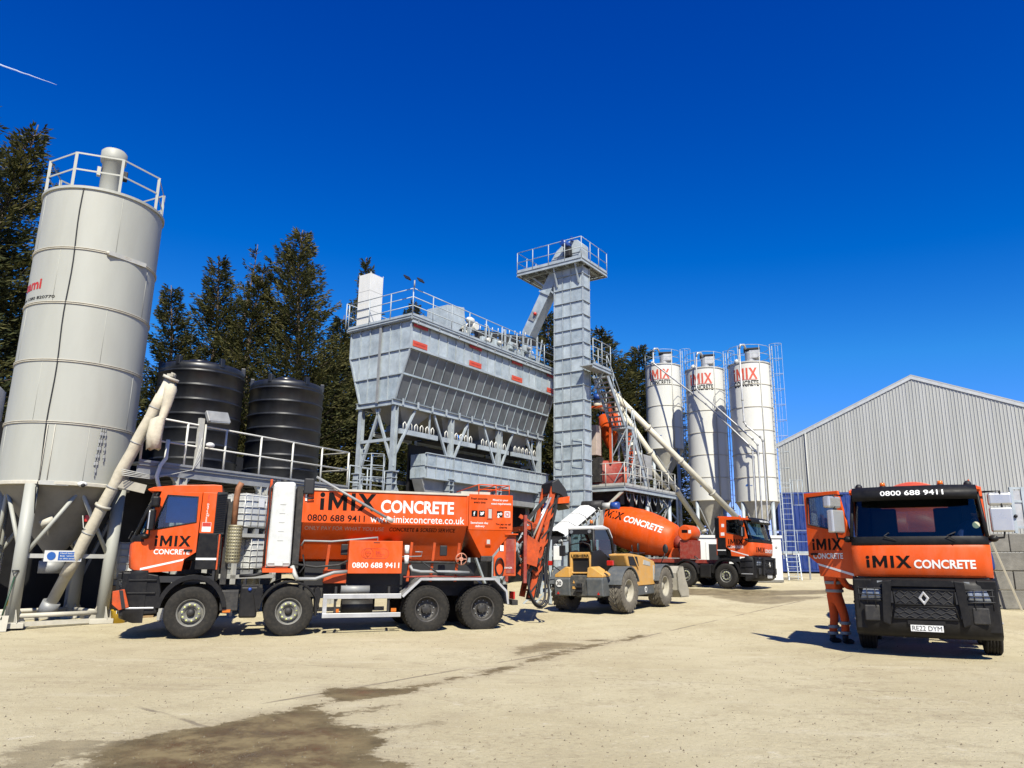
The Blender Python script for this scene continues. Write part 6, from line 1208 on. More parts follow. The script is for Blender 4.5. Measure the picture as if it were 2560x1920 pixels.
for x in LXs[:1]+LXs[-1:]:
    ya, yb = IN+.05, WY-IN-.05
    MB().beam((x,ya,zS+.2),(x,(ya+yb)/2+.1,zR-.15),.09,.09).build('end_brace', GALV, BN); MB().beam((x,yb,zS-.1),(x,(ya+yb)/2-.1,zR-.15),.09,.09).build('end_brace', GALV, BN)
    MB().beam((x,ya,zS+1.3),(x,yb,zS+1.3),.08,.12).build('end_tie', GALV, BN); MB().beam((x,ya,zS-.3),(x,yb,.3),.09,.11).build('end_brace', GALV, BN); MB().beam((x+.05,yb,zS-.3),(x+.05,ya,.3),.09,.11).build('end_brace', GALV, BN)
# discharge cones and feeder belts under the bin
for i in range(4):
    x0 = .35+i*2.6; q = MB(); a = [(x0,IN+.1,zL-.05),(x0+2.3,IN+.1,zL-.05),(x0+2.3,WY-IN-.1,zL-.05),(x0,WY-IN-.1,zL-.05)]; b = [(x0+.8,1.35,zL-.85),(x0+1.5,1.35,zL-.85),(x0+1.5,2.15,zL-.85),(x0+.8,2.15,zL-.85)]
    q.add(a+b, [(0,1,5,4),(1,2,6,5),(2,3,7,6),(3,0,4,7)]); q.build('discharge_cone', STEEL, BN)
    if i < 2 or True:
        z = zL-1.35; MB().box(x0+.1,x0+2.4,.78,.90,z,z+.2).build('feeder_frame', GALV, BN); MB().box(x0+.1,x0+2.4,2.3,2.42,z,z+.2).build('feeder_frame', GALV, BN); MB().box(x0+.1,x0+2.4,.95,2.25,z+.1,z+.14).build('feeder_belt', BLACK, BN)
        for k_ in range(6):
            xx = x0+.35+k_*.34; q = MB(); q.tube([(xx-.08,.80,z+.2),(xx-.08,.80,z+.42),(xx,.80,z+.5),(xx+.08,.80,z+.42),(xx+.08,.80,z+.2)], .028, 6); q.build('roller_bracket', CREAM, BN)
        MB().box(x0+.7,x0+1.6,1.2,2.2,z+.22,z+.5).build('gate_box', STEEL, BN)
        MB().beam((x0+1.9,.85,z+.2),(x0+1.9,.85,zL-.2),.06,.06).build('hanger', GALV, BN)
MB().box(2.2,LX+.3,1.9,2.0,.2,6.2).build('added_shade_sheet', BLACK, BN)  # black sheet added so the space under the bins reads as shade
# weigh belt trough below: galvanised panels
WT = thing('weigh_trough', 'galvanised panelled weigh trough under the bins, seen above the lorry body', 'trough', tuple(V((-4.98,29.0,gB))+Ux*2.0+V((0,0,1.35))), RZ)
MB().box(.05,9.4,.75,1.65,3.30,4.35).build('trough_body', GALV, WT); MB().prism([(.0,3.3),(9.4,3.3),(9.4,2.6),(.3,2.6)], fXZ, .95, 1.5).build('trough_bottom', STEEL, WT)
for i in range(16):
    for z0 in (3.34, 3.86): MB().box(.08+i*.58,.60+i*.58,.715,.75,z0,z0+.46).build('panel', GALVP[(i*2+int(z0*3)) % 3], WT)
for i in range(3):
    for z0 in (3.34,3.86): MB().box(.01,.05,.78+i*.29,1.04+i*.29,z0,z0+.46).build('panel', GALVP[(i+1) % 3], WT)
for z0 in (3.30,3.81,4.34): MB().box(-.03,9.42,.66,.76,z0,z0+.04).build('flange', GALV, WT)
for i in range(17): MB().box(.03+i*.58,.055+i*.58,.68,.72,3.3,4.38).build('flange', GALV, WT)
for x in (.6,3.2,5.9,8.6): MB().box(x,x+.14,.9,1.04,-1.35,2.6).build('trough_leg', GALV, WT); MB().box(x,x+.14,1.45,1.59,-1.35,2.6).build('trough_leg', GALV, WT)
# ------------------------------------------------------------ bucket elevator
gT = .5; C_ = V((2.5,36.0,0)); EL = thing('bucket_elevator', 'tall square galvanised bucket elevator tower with a railed platform at its head', 'elevator', (2.5,36.0,gT), RZ)
zt_ = 16.55-gT; D_, Wd = .66, 1.69; ycol = [0,.71,1.20,1.69]
MB().box(.02,D_-.02,.02,Wd-.02,0,zt_).build('casing_core', GALV, EL)
rz_ = []; z = .05
while z < zt_-.2: rz_.append(z); z += .742
rz_.append(zt_)
pm = {}
for k_, (z0, z1) in enumerate(zip(rz_[:-1], rz_[1:])):
    for i in range(3):
        MB().box(.0,.02,ycol[i]+.03,ycol[i+1]-.03,z0+.03,z1-.03).build('panel', GALVP[(k_*2+i) % 3], EL)
    MB().box(.04,D_-.04,.0,.02,z0+.03,z1-.03).build('panel', GALVP[(k_+1) % 3], EL)
    MB().box(.04,D_-.04,Wd-.02,Wd,z0+.03,z1-.03).build('panel', GALVP[k_ % 3], EL)
    for zz in (z0,): MB().box(-.065,D_+.05,-.065,Wd+.065,zz-.014,zz+.014).build('flange', GALV, EL)
for y_ in ycol: MB().box(-.04,.0,y_-.018 if y_ else -.04,y_+.018 if y_ < 1.6 else Wd+.04,0,zt_).build('corner_bar', GALV, EL)
MB().box(-.02,.03,-.04,.0,0,zt_).build('corner_bar', GALV, EL); MB().box(D_-.03,D_+.02,-.04,.0,0,zt_).build('corner_bar', GALV, EL)
for y0_, y1_ in ((.05,.64),(1.24,1.65)):
    q = MB(); zz = 6.9; q.tube([(-.06,y0_,zz),(-.06,y1_,zz+.12),(-.06,y1_,zz-1.2),(-.06,y0_,zz-1.3),(-.06,y0_,zz)], .018, 5); q.build('inspection_frame', GALV, EL)
# head platform
hx0, hx1, hy0, hy1 = -.46, 2.25, -.21, 3.80; zp = 16.62-gT
MB().box(hx0+.08,hx1-.08,hy0+.08,hy1-.08,zp+.12,zp+.15).build('platform_grating', STEEL, EL)
for y_ in (hy0, hy1): MB().ibeam((hx0,y_,zp+.05),(hx1,y_,zp+.05),.2,.1).build('platform_beam', GALV, EL)
for x in (hx0, hx1, .0, .75): MB().ibeam((x,hy0,zp+.05),(x,hy1,zp+.05),.2,.1).build('platform_beam', GALV, EL)
for i in range(6): MB().beam((hx0+.05,hy0+.4+i*.62,zp+.02),(hx1-.05,hy0+.4+i*.62,zp+.02),.07,.12).build('joist', GALV, EL)
for y_ in (.2,1.5): MB().beam((-.05,y_,zp-1.0),(hx0+.05,y_,zp-.03),.07,.07).build('platform_strut', GALV, EL)
for y_ in (hy1-.6,): MB().beam((.1,1.72,zp-1.3),(.1,y_,zp-.05),.08,.08).build('platform_strut', GALV, EL)
rail(EL, [(hx1,hy1,zp+.16),(hx0,hy1,zp+.16),(hx0,hy0,zp+.16),(hx1,hy0,zp+.16)], 1.15, GALV, 1.0, (.5,), .02, .14)
hd_ = [(.05,zp+.16),(.02,zp+1.15),(.30,zp+1.42),(.75,zp+1.46),(1.15,zp+1.35),(1.6,zp+1.05),(1.95,zp+.55),(2.05,zp+.16)]
MB().prism(hd_, fYZ, .0, .66).build('elevator_head', GALVP[1], EL, bevel=.015)
for z_ in (.35,.7): MB().box(-.03,.0,.1,1.9-.3*z_,zp+z_,zp+z_+.05).build('head_rib', GALV, EL)
MB().box(-.02,.68,.03,.06,zp+.5,zp+1.1).build('head_door', GALV, EL)
o = MB().box(-.28,.0,.6,1.0,zp+.5,zp+1.05).build('gearbox', BLACK, EL, bevel=.04); MB().cyl((-.5,.95,zp+1.25),(.1,.78,zp+1.15),.17,n=20).build('drive_motor', MOTORBLUE, o); MB().box(-.2,0,.5,.62,zp+1.35,zp+1.6).build('motor_terminal', MOTORBLUE, o, bevel=.02)
# chute down to the tripper
q = MB(); q.beam((.35,1.75,zp-.1),(.35,3.55,zp-3.2),.62,.58,(0,.86,.5)); q.build('chute', GALVP[0], EL)
MB().beam((.35,2.33,zp-1.1),(.35,2.37,zp-1.17),.76,.72,(0,.86,.5)).build('chute_flange', GALV, EL); MB().beam((.02,2.95,zp-2.1),(.02,3.2,zp-2.5),.05,.4,(0,.86,.5)).build('chute_window', STEEL, EL); MB().sphere((-.05,2.9,zp-2.2),.1,8,6).build('actuator', REDL, EL)
# mid landing
zq = 11.0-gT; MB().box(-.5,D_+.75,-.85,-.08,zq,zq+.06).build('landing', GALV, EL); MB().ibeam((-.5,-.82,zq-.05),(D_+.75,-.82,zq-.05),.18,.1).build('landing_beam', GALV, EL); MB().ibeam((D_+.7,-.85,zq-.05),(D_+.7,-.08,zq-.05),.18,.1).build('landing_beam', GALV, EL)
rail(EL, [(-.45,-.82,zq+.06),(D_+.7,-.82,zq+.06),(D_+.7,-.1,zq+.06)], 1.3, GALV, .8, (.36,.68), .02, .1)
MB().beam((D_+.1,-.1,zq-1.0),(D_+.1,-.7,zq-.1),.07,.07).build('landing_strut', GALV, EL)
MB().box(-.5,.9,-.15,2.0,-.05,.25).build('boot_base', CONC, EL)
# ------------------------------------------------------------ mixer deck
gD = .62; MD = thing('mixer_deck', 'raised steel deck with railings and braced legs beside the elevator tower', 'platform', (4.7,38.0,gD), RZ)
zd = 5.44-gD; MB().box(0,6.4,0,4.2,zd-.06,zd).build('deck_plate', STEEL, MD)
for y_ in (0, 2.0, 4.2): MB().ibeam((0,y_,zd-.17),(6.4,y_,zd-.17),.22,.12).build('deck_beam', GALV, MD)
for x in (0,1.6,3.2,4.8,6.4): MB().ibeam((x,0,zd-.18),(x,4.2,zd-.18),.2,.1).build('deck_beam', GALV, MD)
rail(MD, [(0,2.2,zd),(0,0,zd),(6.35,0,zd),(6.35,2.0,zd)], 1.15, PALESTEEL, .95, (.52,), .022, .12)
for x in (.3, 3.2, 6.1):
    for y_ in (.3, 3.9):
        if x > 1 or y_ > 1: MB().cyl((x,y_,0),(x,y_,zd-.28),.11,n=12).build('column', GALV, MD)
for a, b in (((3.2,.3),(6.1,.3)),((.3,3.9),(3.2,3.9)),((3.2,3.9),(6.1,3.9))):
    MB().beam((*a,zd-.4),(*b,.3),.07,.07).build('brace', STEEL, MD); MB().beam((*a,.3),(*b,zd-.4),.07,.07).build('brace', STEEL, MD)
MB().beam((.05,.15,zd-.3),(.0,1.9,zd-1.7),.1,.14).build('knee_brace', DUSTY, MD)
for i in range(5): MB().box(.6+i*1.1,1.1+i*1.1,.6,3.6,zd-.9-.15*(i%3),zd-.3).build('under_deck_plant', DKGREYM, MD, bevel=.03)
for i in range(7): q = MB(); x = .5+i*.8; q.tube([(x,.2,zd-.3),(x+.1,.15,zd-.7),(x+.3,.18,zd-.8-.1*(i%2)),(x+.5,.2,zd-.35)], .03, 6); q.build('hanging_pipe', PALESTEEL if i % 2 else STEEL, MD)
MB().box(.8,6.2,3.95,4.05,.1,zd-.3).build('deck_shade_backing', BLACK, MD)  # black backing added to stand for the shade under the deck
# orange mixer plant on the deck
MX = thing('pan_mixer', 'orange concrete mixer and weigh hopper frame standing on the steel deck', 'mixer', tuple(V((4.7,38.0,5.46))+Ux*1.3+Uy*1.9), RZ)
q = MB(); q.lathe([(1.15,0),(1.2,.1),(1.2,1.2),(1.1,1.35),(.0,1.4)], 36); q.build('mixer_pan', DKRED, MX); q = MB(); q.sphere((.2,-1.1,.55),.6,18,12,(.75,.45,1.0)); q.build('mixer_door', ORANGE, MX)
q = MB(); q.lathe([(.18,2.2),(.62,3.15),(.62,3.95),(.5,4.05),(0,4.1)], 28, Matrix.Translation((.4,-.2,0))); q.build('weigh_hopper', ORANGE, MX)
for a, b in (((-.9,-.9,1.2),(-.9,-.9,4.3)),((1.3,-.9,1.2),(1.3,-.9,3.2)),((-.9,.9,1.2),(-.9,.9,4.3)),((1.3,.9,1.2),(1.3,.9,3.2)),((-.9,-.9,4.3),(1.4,-.9,.9)),((-.9,-.9,3.2),(1.3,-.9,3.2)),((1.3,-.9,3.2),(2.1,-.9,2.8)),((2.1,-.9,2.8),(1.5,-.9,1.2)),((-.9,-.9,4.3),(-.9,.9,4.3)),((.2,-.9,3.2),(1.6,-.9,2.0))): MB().beam(a, b, .09, .11).build('frame_member', ORANGE_OLD, MX)
MB().box(-1.5,-1.0,-.4,.9,1.6,3.2).build('skip_hood', mat('pink_grey_sheet', (.50,.40,.34), .7, dirt=.3), MX, bevel=.02); MB().box(-1.4,-.9,-.5,.9,.2,1.5).build('skip_lower', DKGREYM, MX)
for x in (-.2,.5): q = MB(); q.cyl((x-.3,.1,4.3),(x-.3,.1,4.75),.2,n=14); q.build('vent_pot', CREAM2, MX)
MB().cyl((-.6,.0,4.75),(-.6,.0,5.05),.22,n=14).build('vent_motor', MOTORBLUE, MX)
# stairs
def stairs(label, p0, p1, width, n, mt=GALV):
    p0, p1 = V(p0), V(p1); t = thing('staircase', label, 'stairs', (p0.x, p0.y, p0.z), 0, 'galvanised access stairs'); d = p1-p0; hd = V((d.x,d.y,0)).normalized(); sd = V((-hd.y,hd.x,0))*width/2
    for s in (-1,1):
        MB().beam(sd*s, d+sd*s, .06, .24).build('stringer', mt, t); 
        q = MB(); q.tube([sd*s+V((0,0,1.05)), d+sd*s+V((0,0,1.05))], .022, 6); q.build('handrail', mt, t); q = MB(); q.tube([sd*s+V((0,0,.55)), d+sd*s+V((0,0,.55))], .018, 6); q.build('handrail', mt, t)
        for k_ in (0,.33,.67,1): MB().cyl(d*k_+sd*s, d*k_+sd*s+V((0,0,1.05)), .02, n=6).build('baluster', mt, t)
    for i in range(n):
        c_ = d*((i+.5)/n); MB().beam(c_-sd, c_+sd, .25, .04).build('tread', mt, t)
sA0, sA1 = V((4.60,39.0,8.5)), V((3.45,37.3,11.0)); sB0, sB1 = V((5.85,40.6,5.46)), V((4.95,39.3,8.5))
stairs('upper galvanised stair flight climbing to the elevator landing', sA0, sA1, .8, 11); stairs('lower galvanised stair flight rising from the mixer deck', sB0, sB1, .8, 13)
t = thing('stair_landing', 'small galvanised landing on a braced post between the two stair flights', 'landing', (4.78,39.15,5.46), RZ); MB().box(-.45,.45,-.5,.5,3.0,3.06).build('landing_plate', GALV, t)
for x in (-.4,.4):
    for y_ in (-.45,.45): MB().box(x-.04,x+.04,y_-.04,y_+.04,0,3.0).build('post', GALV, t)
for z in (0,1.5): MB().beam((-.4,-.45,z),(.4,-.45,z+1.5),.05,.05).build('brace', GALV, t); MB().beam((-.4,-.45,z+1.5),(-.4,.45,z),.05,.05).build('brace', GALV, t)
MB().box(-.4,.4,-.46,-.44,1.5,1.56).build('brace', GALV, t); rail(t, [(-.45,-.48,3.06),(.45,-.48,3.06)], 1.05, GALV, .9, (.5,), .02, .1)
t = thing('corrugated_cabinet', 'upright corrugated silver cabinet standing on the mixer deck', 'cabinet', tuple(V((4.7,38.0,5.46))+Ux*3.3+Uy*.45), RZ); MB().box(-.5,.5,-.2,.4,.6,1.9).build('case', ALU, t); q = MB()
for i in range(8): MB().box(-.5+i*.125,-.43+i*.125,-.235,-.2,.62,1.88).build('corrugation', ALU, t)
for x in (-.4,.3): MB().box(x,x+.08,-.1,0,0,.6).build('stand', STEEL, t)
# ------------------------------------------------------------ rear silos
def rear_silo(label, x, y, R_, ztop, zbot, az_, ladder=True, txt_ph=-46):
    g = gz(y); t = thing('cement_silo', label, 'silo', (x, y, g), R(-az_), 'rear cream cement silos'); za, zb = zbot-g, ztop-g
    n = max(3, round((zb-za)/1.55)); zs = [za+(zb-za)*i/n for i in range(n+1)]
    for a, b in zip(zs[:-1], zs[1:]): MB().lathe([(R_,a+.01),(R_,b-.01)], 56).build('shell_course', CREAM, t)
    for z in zs[:-1]: q = MB(); q.lathe([(R_-.01,z-.03),(R_+.035,z-.02),(R_+.035,z+.02),(R_-.01,z+.03)], 56, sm=False); q.build('joint_flange', DUSTY, t)
    q = MB(); q.lathe([(R_,zb-.06),(R_+.05,zb-.05),(R_+.05,zb+.03),(R_-.05,zb+.05),(0,zb+.22)], 56, sm=False); q.build('roof', PALESTEEL, t)
    q = MB(); q.lathe([(R_-.03,za),(.2,za-2.0),(.2,za-2.3)], 40); q.build('cone', DUSTY, t)
    q = MB(); q.lathe([(.33,zb+.1),(.33,zb+.95)], 24, Matrix.Translation((.1,-.1,0))); q.build('filter_body', ALU, t); MB().box(.1-.05,.72,-.45,.25,zb+.45,zb+1.0).build('filter_box', ALU, t, bevel=.02); MB().box(-.3,.75,-.5,.35,zb+1.02,zb+1.14).build('filter_cowl', BLACK, t, bevel=.02)
    MB().sphere((-.75,-.5,zb+.25),.18,12,8).build('relief_valve', CREAM, t); MB().cyl((-.75,-.5,zb+.02),(-.75,-.5,zb+.22),.13,n=12).build('valve_neck', PALESTEEL, t)
    ring = [((R_-.02)*cos(R(a)), (R_-.02)*sin(R(a)), zb+.03) for a in range(0, 361, 30)]
    for p in ring[:-1:2]: MB().cyl(p, V(p)+V((0,0,1.1)), .02, n=6).build('railing_post', GALV, t)
    for h in (.55,1.1): q = MB(); q.tube([V(p)+V((0,0,h)) for p in ring], .018, 6); q.build('handrail', GALV, t)
    for a in (-135,-45,45,135):
        p = V(((R_-.1)*cos(R(a)), (R_-.1)*sin(R(a)), 0)); MB().cyl(p, p+V((0,0,za)), .12, n=14).build('leg', GALV, t); MB().box(p.x-.25,p.x+.25,p.y-.25,p.y+.25,0,.06).build('foot_plate', GALV, t)
    for k_ in range(4):
        a, b = R(-135+90*k_), R(-45+90*k_); p, q2 = V(((R_-.1)*cos(a),(R_-.1)*sin(a),0)), V(((R_-.1)*cos(b),(R_-.1)*sin(b),0))
        nb = max(1, int((za-.4)/2.2)); st = (za-.4)/nb
        for j in range(nb): MB().beam(p+V((0,0,.3+j*st)), q2+V((0,0,.3+(j+1)*st)), .06, .06).build('brace', STEEL, t); MB().beam(q2+V((0,0,.3+j*st)), p+V((0,0,.3+(j+1)*st)), .06, .06).build('brace', STEEL, t)
    q = MB(); q.tube([cylmap(R_, R(28), z, .04)(0,0) for z in (zb+.6, za)], .03, 6); q.build('earth_pipe', PALESTEEL, t)
    logo(REDLOGO, t, cylmap(R_, R(txt_ph), zb-1.14, .012), 1.56, .72); q = MB(); f = cylmap(R_, R(txt_ph), zb-1.20, .012); q.add([f(1.55*i/10, v) for i in range(11) for v in (0,.035)], [(2*i,2*i+2,2*i+3,2*i+1) for i in range(10)]); q.build('red_line', REDLOGO, t)
    lettering('CONCRETE', INK, t, cylmap(R_, R(txt_ph), zb-1.62, .012), w=1.62, h=.38, bold=.02)
    MB().add([cylmap(R_,R(-28),za+.9,.012)(u,v) for u,v in ((0,0),(.42,.02),(.42,.06),(.16,.07),(.1,.14),(0,.1))],[(0,1,2,3,4,5)]).build('maker_mark', SIGNBLUE, t)
    if ladder:
        la = R(-20); e = V((cos(la), sin(la), 0)); s_ = V((-sin(la), cos(la), 0)); b0 = e*(R_+.14)
        for k_ in (-.22,.22): MB().beam(b0+s_*k_+V((0,0,1.0 if za < 5 else za-2)), b0+s_*k_+V((0,0,zb+1.2)), .04, .05).build('ladder_stile', GALV, t)
        nr = int((zb-2)/.3)
        q = MB()
        for i in range(nr): z = zb+.9-.3*i; q.cyl(b0-s_*.22+V((0,0,z)), b0+s_*.22+V((0,0,z)), .014, n=5, caps=False)
        q.build('rungs', GALV, t)
        for i in range(int((zb-2.5)/1.0)):
            z = zb+1.2-1.0*i; q = MB(); q.tube([b0+s_*.3*cos(R(a))+e*(.05+.65*sin(R(a)))+V((0,0,z)) for a in range(0,181,20)], .014, 5); q.build('cage_hoop', GALV, t)
        for a in (30,90,150): q = MB(); c_ = b0+s_*.3*cos(R(a))+e*(.05+.65*sin(R(a))); q.tube([c_+V((0,0,3.4)), c_+V((0,0,zb+1.2))], .011, 4); q.build('cage_bar', GALV, t)
    return t
rear_silo('cream silo with red and black lettering, the farthest left of the rear three', 9.93, 55.15, 1.35, 16.1, 9.72, 10.2)
rear_silo('cream silo with red and black lettering, the middle one of the rear three', 12.17, 51.2, 1.35, 14.81, 5.67, 13.4)
rear_silo('cream silo with red and black lettering, the right and nearest of the rear three', 14.16, 47.2, 1.35, 14.15, 5.32, 16.7)
# fill pipes from the yard up to the silo tops
FP = [('fill pipe running from the yard up to the left rear silo', [px(1633,880,53.7), px(1633,908,53.7), px(1765,1010,49.2), px(1872,1112,45.4), px(1881,1125,45.4), px(1893,1335,45.4)]),
      ('fill pipe running from the yard up to the middle rear silo', [px(1741,892,49.7), px(1741,972,49.7), px(1748,980,49.4), px(1882,1098,45.3), px(1894,1112,45.3), px(1908,1335,45.3)]),
      ('fill pipe running from the yard up the right rear silo', [px(1848,872,45.6), px(1856,1000,45.6), px(1860,1054,45.6), px(1866,1064,45.5), px(1900,1092,45.2), px(1907,1102,45.2), px(1922,1340,45.2)])]
for lb, pts in FP:
    b = pts[-1]; b = V((b.x, b.y, gz(b.y))); t = thing('fill_pipe', lb, 'pipe', b, 0, 'silo fill pipes'); pp = [p-b for p in pts]+[V((0,0,1.2))]
    q = MB(); q.tube(pp, .055, 10); q.build('pipe', ALU, t); q = MB(); q.tube([pp[0], pp[0]+V((.08,-.02,.25)), pp[0]+V((.35,.15,.32)), pp[0]+V((.5,.25,.05))], .07, 10); q.build('bend', ALU, t)
    for k_ in range(1, len(pp)-1): MB().sphere(pp[k_], .085, 8, 6).build('coupling', STEEL, t)
    MB().tube([V((0,0,1.3)), V((0,0,0))], .04, 6).build('stand_pipe', ALU, t)
# cream screw conveyors
def screw(label, a, b, r, supp=()):
    a, b = V(a), V(b); t = thing('screw_conveyor', label, 'conveyor', (a.x,a.y,a.z), 0, 'cream screw conveyors'); d = b-a; u = d.normalized(); MB().cyl(V((0,0,0)), d, r, n=20).build('tube', CREAM2, t)
    L_ = d.length; k_ = max(2, int(L_/2.6))
    for i in range(1, k_): MB().cyl(d*(i/k_)-u*.05, d*(i/k_)+u*.05, r*1.35, n=20).build('tube_flange', DUSTY, t)
    MB().cyl(d, d+u*.3, r*1.15, n=18).build('drive_end', MOTORBLUE if 'motor' in label else CREAM2, t)
    MB().cyl(-u*.2, V((0,0,0)), r*1.25, n=18).build('inlet_end', DUSTY, t)
    q = MB(); q.cyl(d-u*.25, d-u*.25-V((0,0,1.3)), r*.95, n=16); q.build('outlet_spout', CREAM2, t); return t
screw('long cream screw conveyor passing in front of the rear silos', px(1858,1310,44.8), px(1536,985,41.0), .17)
screw('second cream screw conveyor, lower and steeper beside the left rear silo', px(1757,1322,45.5), px(1556,1030,42.4), .16)
screw('short cream screw conveyor half hidden behind the deck cabinet', px(1665,1218,44.2), px(1582,1118,42.6), .15)
# ------------------------------------------------------------ cabin, ladder, fence on the right
t = thing('site_cabin', 'white flat-roofed cabin behind the mixer lorry cab', 'cabin', (10.85,40.4,.66), R(-4)); MB().box(-2.1,2.1,-.9,1.2,.12,2.22).build('wall', WHITE, t); MB().box(-2.16,2.16,-.96,1.26,2.22,2.36).build('roof', WHITE, t); MB().box(-2.12,2.12,-.92,1.22,0,.12).build('plinth', CONC, t)
o = MB().box(-1.75,-.7,-.93,-.9,.15,2.0).build('door_frame', WHITE, t); MB().box(-1.6,-.82,-.94,-.92,.18,1.9).build('dark_opening', BLACK, o); MB().box(-2.02,-1.85,-.93,-.9,.9,1.9).build('panel', WHITE, t)
for x in (1.6,1.85): MB().cyl((x,-.9,1.75),(x,-.93,1.75),.05,n=12).build('port', STEEL, t)
t = thing('access_ladder', 'galvanised ladder with a railed step platform standing before the blue containers', 'ladder', (14.4,42.3,.72), R(-10))
for x in (-.26,.26): MB().beam((x,0,0),(x-.0,.45,5.6),.03,.04).build('stile', GALV, t)
for i in range(18): MB().beam((-.26,.03+.024*i,.3+.3*i),(.26,.03+.024*i,.3+.3*i),.018,.018).build('rung', GALV, t)
for x in (.35,.62,.9): MB().cyl((x,.3,4.1),(x,.3,5.5),.018,n=6).build('guard_bar', GALV, t)
for z in (4.1,5.5): MB().cyl((.3,.3,z),(.95,.3,z),.018,n=6).build('guard_bar', GALV, t)
MB().box(-1.35,1.1,.5,1.4,1.35,1.45).build('platform', PALESTEEL, t); rail(t, [(-1.35,.5,1.45),(1.05,.5,1.45)], 1.25, GALV, .6, (.5,), .012, .1)
for x in (-1.3,1.0): MB().box(x-.04,x+.04,.55,.63,0,1.35).build('platform_leg', STEEL, t)
for x in (-.33,.33): MB().beam((x,-.75,0),(x,-.2,1.4),.05,.05).build('step_stile', GALV, t)
for i in range(5): MB().beam((-.33,-.68+.1*i,.2+.26*i),(.33,-.68+.1*i,.2+.26*i),.12,.03).build('step', GALV, t)
t = thing('lattice_tower', 'dark blue braced steel lattice behind the screw conveyors', 'tower', (7.9,49.0,gz(49)), R(10))
for x in (-1.6,0,1.6): MB().box(x-.07,x+.07,-.07,.07,0,5.2).build('post', mat('dark_blue_steel', (.02,.035,.07), .5) if 'dark_blue_steel' not in MATS else MATS['dark_blue_steel'], t)
for i in range(3):
    for x in (-1.6,0): MB().beam((x,0,i*1.7),(x+1.6,0,i*1.7+1.7),.08,.08).build('brace', MATS['dark_blue_steel'], t); MB().beam((x+1.6,0,i*1.7),(x,0,i*1.7+1.7),.08,.08).build('brace', MATS['dark_blue_steel'], t)
# ------------------------------------------------------------ block wall at the right edge
t = thing('block_wall', 'wall of stacked grey concrete blocks at the right picture edge behind the lorry', 'wall', (14.1,25.2,gz(25)), R(-8))
for r_ in range(4):
    for i in range(4):
        for dp in (0,):
            q = MB().box(.012,1.588,0,.6,.012,.59); o = q.build('block', CONC, t, bevel=.02); o.location = (-.8+i*1.6+(.8 if r_ % 2 else 0)+random.uniform(-.01,.01), random.uniform(-.03,.03), r_*.602)
t = thing('wooden_prop', 'pale wooden pole leaning against the concrete block wall', 'pole', (15.35,24.55,gz(24.5))); MB().beam((.12,-.1,0),(-.38,.35,2.45),.06,.05).build('pole', mat('pale_wood', (.50,.45,.33), .8), t)
t = thing('metal_gate', 'galvanised gate frame with plates standing above the block wall', 'gate', (15.95,25.0,gz(25)+2.42), R(-8))
for x in (0,.35,.75,1.3): MB().box(x,x+.10,0,.08,0,1.5).build('upright', GALV, t)
for z in (.15,1.0,1.44): MB().box(0,1.6,.02,.07,z,z+.07).build('crossbar', GALV, t)
MB().box(.12,.34,.05,.07,.2,1.4).build('plate', ALU, t); MB().box(.47,.74,.05,.07,.2,1.4).build('plate', ALU, t); MB().box(.5,1.5,-.25,.05,.3,.38).build('shelf_board', RUST, t); MB().sphere((.06,-.05,.55),.06,8,6).build('lock', BLACK, t)
t = thing('mobile_plant', 'dark machine frame cut off by the right picture edge before the block wall', 'machine', (16.6,23.6,gz(23.6)), R(-8)); MB().box(0,1.4,0,1.0,.8,2.4).build('body', DKGREYM, t, bevel=.03); wheel(t, .25, -.05, -1, R_=.42, w=.25, style='rear'); MB().beam((-.15,-.1,2.6),(-.05,-.1,.4),.08,.12).build('strut', DKGREYM, t)
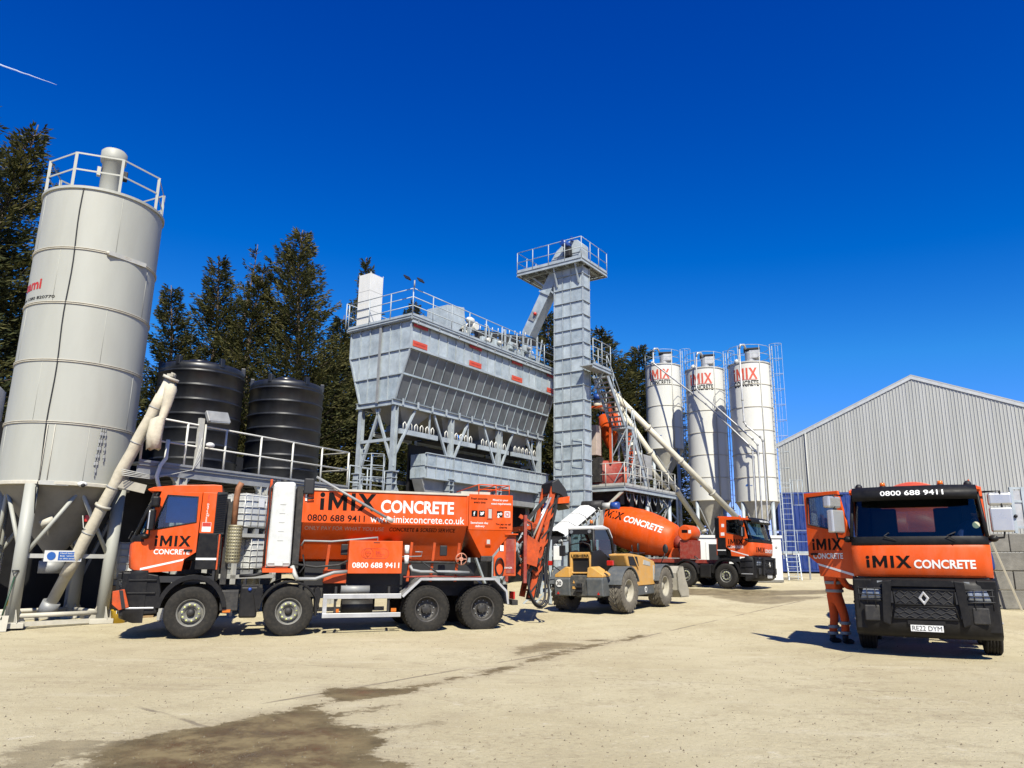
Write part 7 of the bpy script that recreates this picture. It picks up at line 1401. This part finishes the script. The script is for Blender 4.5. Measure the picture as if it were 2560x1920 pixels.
# ------------------------------------------------------------ covered feed conveyor and boxes by the telehandler
a, b = px(1352,1372,29.6), px(1474,1270,33.2); t = thing('covered_conveyor', 'inclined belt conveyor under a white curved cover with a blue motor at its head', 'conveyor', (a.x,a.y,gz(a.y)), 0); O_ = V((a.x,a.y,gz(a.y))); A_, B_ = a-O_, b-O_; d = B_-A_; u = d.normalized(); sd = u.cross(V((0,0,1))).normalized(); up = sd.cross(u)
for s in (-1,1): MB().beam(A_+sd*.42*s-up*.25, B_+sd*.42*s-up*.25+u*.5, .05, .14).build('side_frame', GALV, t)
MB().beam(A_, B_+u*.4, .7, .03).build('belt', BLACK, t)
for k_ in range(3):
    p, q2 = A_+d*(.26+.22*k_), A_+d*(.26+.22*(k_+1)-.01); q = MB(); vs = []
    for i in range(9):
        w_ = (-.5,-.46,-.24,-.2,0,.2,.24,.46,.5)[i]; h_ = (.02,.12,.24,.27,.28,.27,.24,.12,.02)[i]; o_ = sd*w_+up*h_; vs += [p+o_, q2+o_]
    q.add(vs, [(2*i,2*i+2,2*i+3,2*i+1) for i in range(8)]); q.build('cover', WHITE, t, solid=.01)
for i in range(11): c_ = A_+d*(i/10)-up*.12; q = MB(); q.tube([c_+sd*.45-up*.1, c_+sd*.48+up*.04, c_+sd*.42+up*.13], .025, 6); q.build('idler_bracket', PALESTEEL, t); MB().cyl(c_-sd*.38, c_+sd*.38, .05, n=8).build('idler', DKGREYM, t)
for k_ in (.15,.55,.95):
    for s in (-1,1): c_ = A_+d*k_+sd*.4*s-up*.3; MB().box(c_.x-.05,c_.x+.05,c_.y-.05,c_.y+.05,0,c_.z).build('leg', GALV, t)
h_ = B_+u*.35; MB().cyl(h_-sd*.5, h_+sd*.5, .2, n=18).build('head_drum', DKGREYM, t); q = MB(); q.cyl(h_+sd*.5-up*.05, h_+sd*.9-up*.05, .14, n=16); q.build('gearbox', PALESTEEL, t); q = MB(); q.cyl(h_+sd*.9-up*.05, h_+sd*1.25-up*.05, .16, n=18); q.build('motor', MOTORBLUE, t)
MB().prism([(-.35,0),(.35,0),(.5,1.0),(-.5,1.0)], lambda p, z, d_: h_+sd*p+V((0,0,z-1.2))+u*(d_), -.25, .25).build('discharge_hood', PALESTEEL, t)
t = thing('switch_post', 'galvanised post with two pale grey switch boxes left of the telehandler', 'post', (.62,25.9,gz(25.9)), R(10)); MB().box(-.05,.05,-.05,.05,0,2.1).build('post', GALV, t); MB().box(-.45,-.08,-.14,-.02,1.45,1.85).build('switch_box', ALU, t, bevel=.015); MB().box(.08,.36,-.16,-.02,1.42,1.88).build('switch_box', WHITE, t, bevel=.015)
for k_ in range(3): q = MB(); q.tube([(-.3+.2*k_,-.08,1.45),(-.32+.2*k_,-.1,1.2),(-.1+.06*k_,-.06,1.0),(0,-.06,.5)], .014, 5); q.build('cable', BLACK, t)
for k_ in (0,1): MB().beam((-.9+.4*k_,.1,.0),(.05+.1*k_,0,.9-.2*k_),.06,.06).build('stay', GALV, t)
